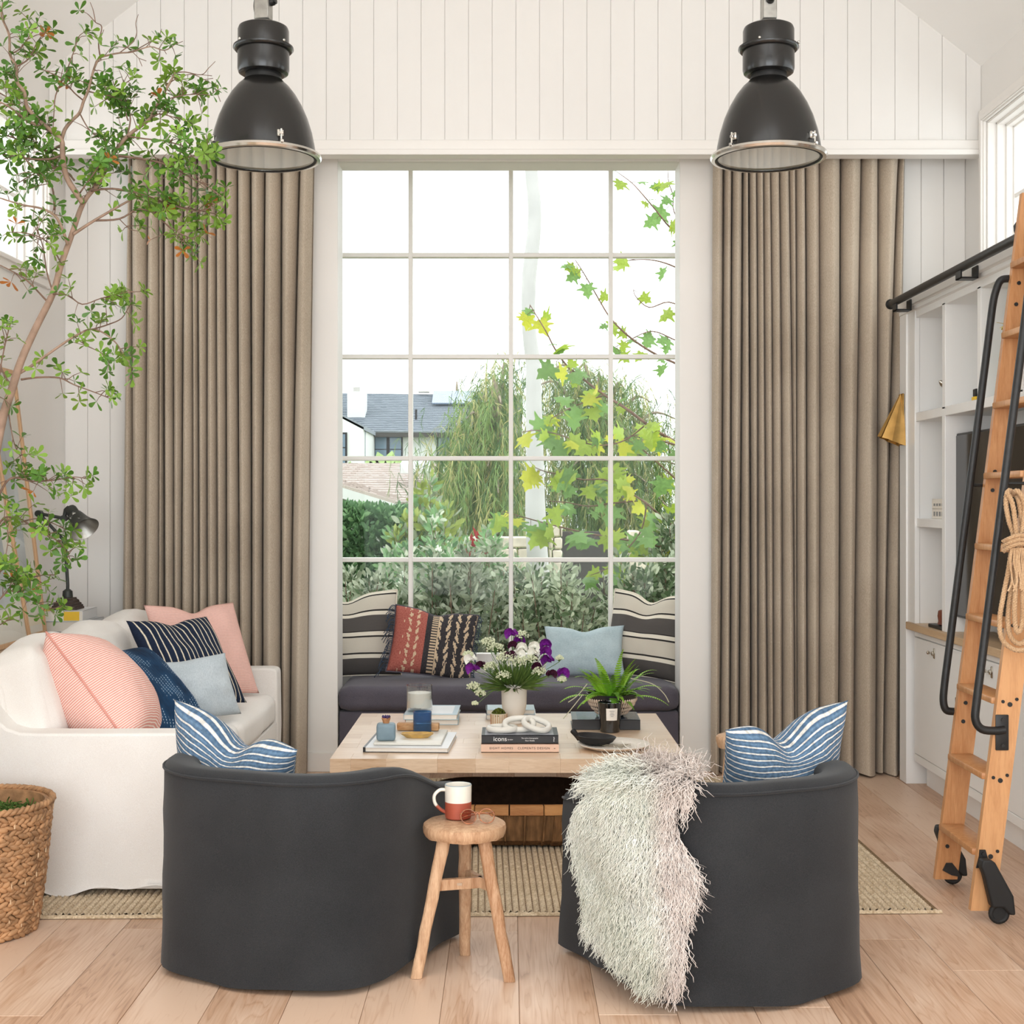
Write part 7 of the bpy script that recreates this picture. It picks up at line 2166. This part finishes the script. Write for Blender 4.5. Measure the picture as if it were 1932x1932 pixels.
weeping('large olive green weeping tree behind the white trunk and the sycamore', 23.0,
        [(1040, 700, 0, .3, 1.1), (1010, 730, -.4, .3, 1.4), (1090, 700, .2, .3, 1.2), (1130, 715, .3, .3, 1.2), (1180, 735, .2, .3, 1.2), (1230, 760, .2, .3, 1.2), (1275, 790, 0, .3, 1.3), (1060, 780, -.8, .35, 1.7), (1120, 790, -.8, .35, 1.7), (1180, 810, -.8, .35, 1.7), (1240, 840, -.8, .35, 1.6), (1020, 840, -.8, .35, 1.6), (1080, 880, -1.2, .35, 1.6), (1150, 890, -1.2, .35, 1.6), (1220, 910, -1.2, .35, 1.5), (1285, 880, -.6, .3, 1.4), (1000, 920, -1.0, .3, 1.2), (1110, 960, -1.4, .3, 1.0), (1190, 970, -1.4, .3, 1.0), (1265, 960, -1.2, .3, 1.0)], 75, 6, 1130)
weeping('small round tree crown showing above the far ridge', 76.0, [(860, 742, 0, .45, .9), (845, 748, 0, .4, .8), (878, 745, 0, .4, .8)], 90, 9, 862)

# pale smooth trunk of the sycamore in front of the trees
Yw = 12.6
M['white_bark'] = plain('white_bark', S(188, 187, 184), .6, .2, var=.06, scale=5, bumpv=.25, bscale=12)
wt = thing('pale_tree_trunk', 'tall smooth white bent tree trunk outside the big window', 'tree', (P(1020, 1150, Yw).x, Yw, -.3))
pts = [(1026, 1200, 21), (1020, 1120, 21), (1014, 1050, 20), (1010, 960, 19), (1009, 860, 16.5), (1007, 760, 15), (1006, 690, 14), (1000, 640, 13.5), (997, 590, 13), (998, 530, 13.5), (1003, 480, 13.5), (1008, 430, 13), (1008, 380, 12.5), (1003, 330, 12), (1002, 280, 11), (1010, 180, 10), (1020, 60, 8)]
MB().tube(curve([P(x, y, Yw) for x, y, r in pts], 4), [rail([r for x, y, r in pts], i / (4 * (len(pts) - 1))) * Yw / FPX for i in range(4 * (len(pts) - 1) + 1)], 14).build('trunk', M['white_bark'], wt, angle=180)
for x, y, s_ in ((1007, 353, 1), (995, 517, -1), (1001, 640, 1)):
    p = P(x, y, Yw - .045)
    MB().tube([p + Vector((.012 * math.cos(a), 0, .014 * math.sin(a))) for a in [2 * PI * k / 12 for k in range(12)]], .005, 6, closed=True).build('knot', M['white_bark'], wt, angle=180)

# sycamore boughs with big lobed leaves
sy = thing('sycamore', 'sycamore boughs with large lobed yellow-green leaves close outside the window', 'tree', (2.1, 10.3, -.3))
M['syc_a'] = outleaf('sycamore_leaf', S(160, 182, 74), .22, .5, .45); M['syc_b'] = outleaf('sycamore_leaf_green', S(124, 160, 92), .25, .5, .4); M['syc_c'] = outleaf('sycamore_leaf_yellow', S(200, 202, 74), .15, .5, .5); M['syc_d'] = outleaf('sycamore_leaf_rust', S(200, 128, 84), .2, .6, .3)
Ys = 10.0
MB().tube(curve([(2.1, 10.3, -.3), (2.05, 10.3, 1.2), (2.1, 10.25, 3.0), (2.0, 10.2, 4.8)], 5), [.09 - .05 * i / 15 for i in range(16)], 10).build('trunk', M['weep_bark'], sy, angle=180)
SB = [
 ([(1360, 900), (1300, 850), (1250, 820), (1220, 800), (1180, 770), (1140, 745), (1100, 715), (1070, 690), (1048, 660), (1030, 625), (1010, 592), (1000, 575)], -.2, .014),
 ([(1360, 860), (1310, 850), (1270, 838), (1232, 828), (1200, 822), (1170, 830)], .1, .010),
 ([(1360, 760), (1300, 700), (1240, 670), (1200, 645), (1170, 620), (1148, 595), (1130, 565), (1110, 530), (1095, 505), (1085, 490)], -.1, .010),
 ([(1350, 480), (1300, 455), (1265, 430), (1240, 400), (1215, 370), (1192, 345), (1165, 325)], -.15, .008),
 ([(1300, 455), (1272, 400), (1270, 370), (1262, 345), (1260, 322)], -.1, .005),
 ([(1350, 560), (1300, 520), (1265, 500), (1225, 490), (1180, 492), (1150, 500)], .0, .008),
 ([(1350, 640), (1300, 590), (1262, 570), (1225, 580), (1200, 560), (1195, 545)], .1, .007),
 ([(1360, 700), (1310, 660), (1270, 640), (1230, 625), (1190, 640), (1160, 655)], .15, .007),
 ([(1360, 1050), (1310, 1020), (1260, 985), (1220, 950), (1185, 925), (1158, 890), (1148, 870)], -.1, .012),
 ([(1360, 960), (1300, 925), (1260, 890), (1215, 850), (1195, 830)], .1, .010),
 ([(1300, 1050), (1240, 1030), (1190, 1020), (1140, 1012), (1090, 1002), (1040, 990), (1010, 982), (975, 972), (950, 965)], -.3, .009),
 ([(1185, 925), (1140, 905), (1100, 905), (1060, 895), (1030, 890), (1005, 880)], -.2, .007),
 ([(1200, 945), (1150, 950), (1110, 955), (1070, 948), (1035, 945)], -.25, .006),
 ([(1220, 950), (1210, 1000), (1180, 1040), (1150, 1070), (1115, 1085)], -.35, .006),
 ([(1220, 800), (1180, 830), (1140, 840), (1100, 835), (1060, 822), (1020, 812), (985, 815)], -.3, .006),
 ([(1140, 745), (1100, 760), (1065, 775), (1040, 790)], -.25, .005),
]
sr = random.Random(77)
spots = []
for pts, dy, r in SB:
    n = len(pts); c = curve([P(x, y, Ys + dy + .12 * math.sin(i * 1.3)) for i, (x, y) in enumerate(pts)], 4)
    MB().tube(c, [lerp(r, .0025, i / (len(c) - 1)) for i in range(len(c))], 6).build('bough', M['twig'], sy, angle=180)
    px0, py0 = pts[-1]
    upper = sum(p[1] for p in pts) / n < 660
    step = 11 if upper else 5
    for i in range(6 if upper else 3, len(c), 1):
        if sr.random() < (.40 if upper else .72): spots.append((c[i], upper))
pal = [(S_, f) for S_, f in ()]
cr_ = [(0, 0), (.08, .10), (-.04, .30), (.02, .42), (.20, .30), (.26, .36), (.30, .60), (.36, .66), (.42, .36), (.50, .22), (.64, .30), (.72, .27), (.76, .14), (1.0, 0)]
outl = [(x, y) for x, y in cr_] + [(x, -y) for x, y in cr_[-2:0:-1]]
sv_ = [(.36, 0, .04)] + [(x, y, -.10 * (x - .3) ** 2 - .35 * y * y) for x, y in outl]
sf_ = [(0, i + 1, (i + 1) % len(outl) + 1) for i in range(len(outl))]
sme = []
for mt in ('syc_a', 'syc_b', 'syc_c', 'syc_d'):
    me = bpy.data.meshes.new('leaf'); me.from_pydata(sv_, [], sf_); me.materials.append(M[mt]); me.update(); sme.append(me)
nl = 0
stm = MB()
for p, upper in spots:
    for q in range(1):
        if nl >= 298: break
        d = Vector((sr.gauss(-.1, .7), sr.gauss(-.3, .4), sr.gauss(-.45, .5))).normalized()
        pet = sr.uniform(.02, .07); b = p + d * pet
        stm.tube([p, p + d * pet * .5 + Vector((0, 0, .006)), b], .0018, 4, False)
        s_ = sr.uniform(.09, .185) * (.8 if upper else 1)
        k = sr.choices((0, 1, 2, 3), (5, 5, 3, .3) if not upper else (4, 6, 1, .5))[0]
        # blades face the room or hang edge-on
        side = d.cross(Vector((sr.gauss(0, .5), -1, sr.gauss(.4, .5)))).normalized(); up = side.cross(d)
        inst('leaf', sme[k], sy, Matrix(((d.x * s_, side.x * s_, up.x * s_, b.x), (d.y * s_, side.y * s_, up.y * s_, b.y), (d.z * s_, side.z * s_, up.z * s_, b.z), (0, 0, 0, 1))), True)
        nl += 1
stm.build('petioles', M['twig'], sy, angle=180, kind='stuff')

# stone wall with a dark doorway behind the trunk
Yst = 16.6
gwt = thing('garden_wall', 'pale stone garden wall and pillars with a dark opening behind the trees', 'wall', (P(1050, 1040, Yst).x, Yst, -.3))
M['stone'] = plain('pale_stone', S(206, 196, 178), .85, .15, var=.14, scale=9, bumpv=.3, bscale=30)
M['dark_wood'] = plain('dark_doorway', S(78, 76, 72), .8, .2, var=.15)
def stones(xa, xb, ya, yb, cols, rows_):
    a = P(xa, yb, Yst); b = P(xb, ya, Yst); rs = random.Random(int(xa))
    z = a.z; hz = (b.z - a.z) / rows_
    for r_ in range(rows_):
        cuts = [0] + sorted(rs.uniform(.15, .85) for _ in range(cols - 1)) + [1]
        for u, v in zip(cuts, cuts[1:]):
            if v - u < .06: continue
            MB().b2((lerp(a.x, b.x, u) + .008, Yst - rs.uniform(.0, .05), z + .008), (lerp(a.x, b.x, v) - .008, Yst + .35, z + hz - .008), .015, 1).build('stone', M['stone'], gwt)
        z += hz
stones(880, 1002, 1012, 1100, 4, 4); stones(1036, 1062, 990, 1130, 2, 6); stones(1186, 1230, 1000, 1130, 2, 5)
a = P(880, 1130, Yst); b = P(1240, 985, Yst)
MB().b2((P(1062, 1000, Yst).x, Yst + .3, -.3), (P(1150, 1000, Yst).x, Yst + .5, P(1000, 1004, Yst).z)).b2((P(1002, 1000, Yst).x, Yst + .3, -.3), (P(1036, 1000, Yst).x, Yst + .5, P(1000, 1000, Yst).z)).build('doorway', M['dark_wood'], gwt)

# near neighbour: low brown shingle roof with a white barge board
M['shingle_n'] = plain('brown_shingle', S(186, 174, 166), .85, .15, var=.16, scale=30, stretch=(1, 1, 3))
M['shingle_f'] = plain('grey_shingle', S(140, 147, 154), .85, .15, var=.16, scale=20, stretch=(1, 1, 3))
M['house_white'] = plain('white_render', S(214, 217, 214), .7, .2, var=.02)
def shingle_roof(parent, A, B, Cc, Dd, mat, rows_, cols, th=.03):
    """courses of shingles laid up the slope A-B (eave) to D-C (ridge): joined strip by strip"""
    rs = random.Random(3); mb = MB()
    n = (B - A).cross(Dd - A).normalized()
    if n.z < 0: n = -n
    for r_ in range(rows_):
        v0, v1 = r_ / rows_, (r_ + 1.25) / rows_
        for c in range(cols):
            u0 = (c + .5 * (r_ % 2) - .25) / cols; u1 = u0 + 1 / cols - .02 / cols
            u0, u1 = max(0, u0), min(1, u1)
            if u1 <= u0: continue
            q = lambda u, v: A.lerp(B, u).lerp(Dd.lerp(Cc, u), min(1, v))
            j = rs.uniform(0, .02 * 1)
            l0, l1 = q(u0, v0) + n * (th + j), q(u1, v0) + n * (th + j); h1, h0 = q(u1, v1) + n * .004, q(u0, v1) + n * .004
            b0, b1 = q(u0, v0), q(u1, v0)
            mb.add([l0, l1, h1, h0, b0, b1], [(0, 1, 2, 3), (4, 5, 1, 0)])
    return mb.build('shingles', mat, parent, angle=20, kind='stuff')
Yn = 27.0
nb = thing('low_house', 'low brown shingled neighbour roof with a white barge board above the hedge', 'house', (P(700, 900, Yn).x, Yn, -.3))
e0, e1 = P(330, 946, Yn), P(836, 952, Yn); r0_, r1_ = P(330, 880, Yn + 6), P(836, 882, Yn + 6)
r0_.z = P(0, 874, Yn + 6).z; r1_.z = r0_.z + .0
shingle_roof(nb, e0, e1, r1_, r0_, M['shingle_n'], 18, 62, .035)
MB().add([e0, e1, r1_, r0_, e0 + Vector((0, 0, -.12)), e1 + Vector((0, 0, -.12)), r1_ + Vector((0, 0, -.12)), r0_ + Vector((0, 0, -.12))], [(3, 2, 1, 0), (4, 5, 6, 7), (0, 1, 5, 4), (1, 2, 6, 5), (2, 3, 7, 6), (3, 0, 4, 7)]).build('roof_deck', M['dark_wood'], nb)
# projecting gable wing: verge slanting down to the right
Yv = 25.5
va, vb = P(560, 894, Yv), P(744, 950, Yv)
for q, (off, w_, mt) in enumerate(((0, .20, 'house_white'), (.20, .06, 'shingle_n'))):
    d = Vector((0, 0, -off if q == 0 else .06))
    MB().add([va + Vector((0, 0, .0)) + d, vb + d, vb + Vector((0, 0, -w_)) + d, va + Vector((0, 0, -w_)) + d] + [p + Vector((0, .25, 0)) for p in (va + d, vb + d, vb + Vector((0, 0, -w_)) + d, va + Vector((0, 0, -w_)) + d)], [(0, 1, 2, 3), (7, 6, 5, 4), (0, 4, 5, 1), (1, 5, 6, 2), (2, 6, 7, 3), (3, 7, 4, 0)]).build('barge_board' if q == 0 else 'verge_tiles', M[mt], nb)
rw0, rw1 = va + Vector((0, .2, .05)), vb + Vector((0, .2, .05))
rr0, rr1 = rw0 + Vector((.1, .6, .05)), rw1 + Vector((.1, .6, .05))
shingle_roof(nb, rw1, rw0, rr0, rr1, M['shingle_n'], 4, 24, .02)
M['grey_wall'] = plain('grey_green_wall', S(150, 156, 146), .8, .2, var=.06)
MB().prism([(P(560, 0, Yv).x, -.3), (P(738, 0, Yv).x, -.3), (P(738, 0, Yv).x, P(0, 950, Yv).z), (P(560, 0, Yv).x, P(0, 895, Yv).z)], Yv + .4, Yv + .6, 1).build('gable_wall', M['grey_wall'], nb)
MB().b2((P(640, 0, Yn).x, Yn + .4, -.3), (P(836, 0, Yn).x, Yn + 5.5, P(0, 950, Yn).z)).build('wall', M['grey_wall'], nb)
sk = P(785, 893, Yn + 2.4)
MB().box(sk + Vector((0, 0, .15)), (.62, .9, .22), .02, Euler((.14, 0, 0))).build('skylight', M['house_white'], nb)

# far neighbour: white two-storey house with grey roof, chimney, solar panels
Yf = 58.0
kf = Yf / FPX
fh = thing('white_house', 'white two-storey house with grey shingle roof, chimney and dark windows far behind', 'house', (P(760, 850, Yf).x, Yf, -.3))
e0, e1 = P(690, 815, Yf), P(985, 818, Yf); r0_, r1_ = P(560, 741, Yf + 5), P(985, 747, Yf + 5)
e0a = P(560, 814, Yf)
r0_.z = P(0, 741, Yf + 5).z; r1_.z = P(0, 746, Yf + 5).z
MB().add([e0a, e1, r1_, r0_, e0a + Vector((0, 0, -.2)), e1 + Vector((0, 0, -.2)), r1_ + Vector((0, 0, -.2)), r0_ + Vector((0, 0, -.2))], [(3, 2, 1, 0), (4, 5, 6, 7), (0, 1, 5, 4), (1, 2, 6, 5), (2, 3, 7, 6), (3, 0, 4, 7)]).build('gutter', M['dark_wood'], fh)
shingle_roof(fh, e0a, e1, r1_, r0_, M['shingle_f'], 22, 46, .06)
MB().b2((P(688, 0, Yf).x, Yf + .5, -.3), (P(985, 0, Yf).x, Yf + 8, P(0, 816, Yf).z)).build('wall', M['house_white'], fh)
# white gable wing on the left
Yw2 = 54.0
wl = [(P(560, 0, Yw2).x, -.3), (P(686, 0, Yw2).x, -.3), (P(686, 0, Yw2).x, P(0, 806, Yw2).z), (P(645, 0, Yw2).x, P(0, 785, Yw2).z), (P(560, 0, Yw2).x, P(0, 741, Yw2).z)]
MB().prism(wl, Yw2, Yw2 + 4.5, 1).build('wing', M['house_white'], fh)
va, vb = P(560, 737, Yw2), P(690, 805, Yw2)
MB().add([va, vb, vb + Vector((0, 0, -.16)), va + Vector((0, 0, -.16))] + [p + Vector((0, 4.5, 0)) for p in (va, vb, vb + Vector((0, 0, -.16)), va + Vector((0, 0, -.16)))], [(0, 1, 2, 3), (7, 6, 5, 4), (0, 4, 5, 1), (1, 5, 6, 2), (2, 6, 7, 3), (3, 7, 4, 0)]).build('wing_roof', M['shingle_f'], fh)
MB().tube([P(688, 808, Yw2 + .5), P(686, 822, Yw2 + .5), P(686, 875, Yw2 + .5)], .08, 8).build('drainpipe', M['shingle_f'], fh)
M['dark_pane'] = plain('dark_window_pane', S(92, 116, 134), .08, .7, var=.15, scale=1)
def far_window(xa, xb, ya, yb, Y, bars):
    a = P(xa, yb, Y); b = P(xb, ya, Y)
    w_ = MB().b2((a.x, Y - .05, a.z), (b.x, Y + .1, b.z)).build('window_frame', M['black_metal'], fh)
    f = .07
    n = bars
    for i in range(n):
        x0_, x1_ = lerp(a.x, b.x, i / n) + f, lerp(a.x, b.x, (i + 1) / n) - f
        zm = lerp(a.z, b.z, .55)
        for z0_, z1_ in ((a.z + f, zm - .02), (zm + .02, b.z - f)):
            MB().b2((x0_, Y - .07, z0_), (x1_, Y - .04, z1_)).build('pane', M['dark_pane'], w_)
far_window(705, 760, 822, 880, Yf + .5, 2); far_window(824, 880, 822, 880, Yf + .5, 2); far_window(640, 655, 816, 880, Yw2, 1)
ca = P(657, 775, Yf + 2); cb_ = P(690, 740, Yf + 2)
MB().b2((ca.x, Yf + 1.6, ca.z - .6), (cb_.x, Yf + 2.6, cb_.z)).build('chimney', M['house_white'], fh)
MB().b2((P(667, 0, Yf + 2).x, Yf + 1.9, cb_.z), (P(679, 0, Yf + 2).x, Yf + 2.3, cb_.z + .22)).build('chimney_pot', M['steel'], fh)
up = (r0_ - e0a); nn = (e1 - e0a).cross(up).normalized(); nn = nn if nn.z > 0 else -nn
M['solar'] = plain('solar_panel', S(128, 142, 160), .25, .5, var=.05, scale=3)
def on_roof(px, v):
    p = e0a.lerp(r0_, v); return Vector(((px - 960) * p.y / FPX, p.y, p.z)) + nn * .12
for i, (xa, xb) in enumerate(((816, 851), (852, 892), (893, 925))):
    a, b, c, d = on_roof(xa - 1, .62), on_roof(xb - 1, .62), on_roof(xb + 2, .95), on_roof(xa + 2, .95)
    MB().add([a, b, c, d] + [p + nn * .06 for p in (a, b, c, d)], [(3, 2, 1, 0), (4, 5, 6, 7), (0, 1, 5, 4), (1, 2, 6, 5), (2, 3, 7, 6), (3, 0, 4, 7)]).build('solar_panel', M['solar'], fh, angle=20)
q = on_roof(800, .95); MB().box(q, (.5, .3, .08), .02).build('roof_vent', M['steel'], fh)
q = on_roof(785, .22); MB().cyl(q, q + Vector((0, 0, .45)), .05).build('vent_pipe', M['black_metal'], fh)
# banana leaves and bushes between the houses
M['banana'] = outleaf('banana_leaf', S(170, 196, 130), .15, .5, .4)
bn = thing('banana_plant', 'pale green banana leaves between the two neighbour houses', 'plant', (P(740, 870, 40).x, 40, -.3))
for x, y, x2, y2 in ((728, 900, 712, 852), (730, 900, 740, 850), (720, 905, 700, 862), (735, 905, 760, 862), (712, 905, 690, 868), (770, 905, 775, 866)):
    a, b = P(x, y, 40), P(x2, y2, 40); d = (b - a); s_ = d.cross(Vector((0, 1, 0))).normalized() * .16
    MB().add([a, a.lerp(b, .4) + s_, a.lerp(b, .8) + s_ * .8, b, a.lerp(b, .8) - s_ * .8, a.lerp(b, .4) - s_], [(0, 1, 2, 5), (5, 2, 3, 4)]).build('leaf', M['banana'], bn, angle=180)
MB().cyl((bn.location.x, 40, -.3), (bn.location.x, 40, 2.3), .15, .1).build('stem', M['banana'], bn)
shrub('far_bush', 'light green bush at the foot of the white house wing', (P(660, 880, 42).x, 42), 1.0, .6, 3.0, 1400, .3, ['hedge_b', 'banana', 'hedge_a'], (4, 3, 2), 12)
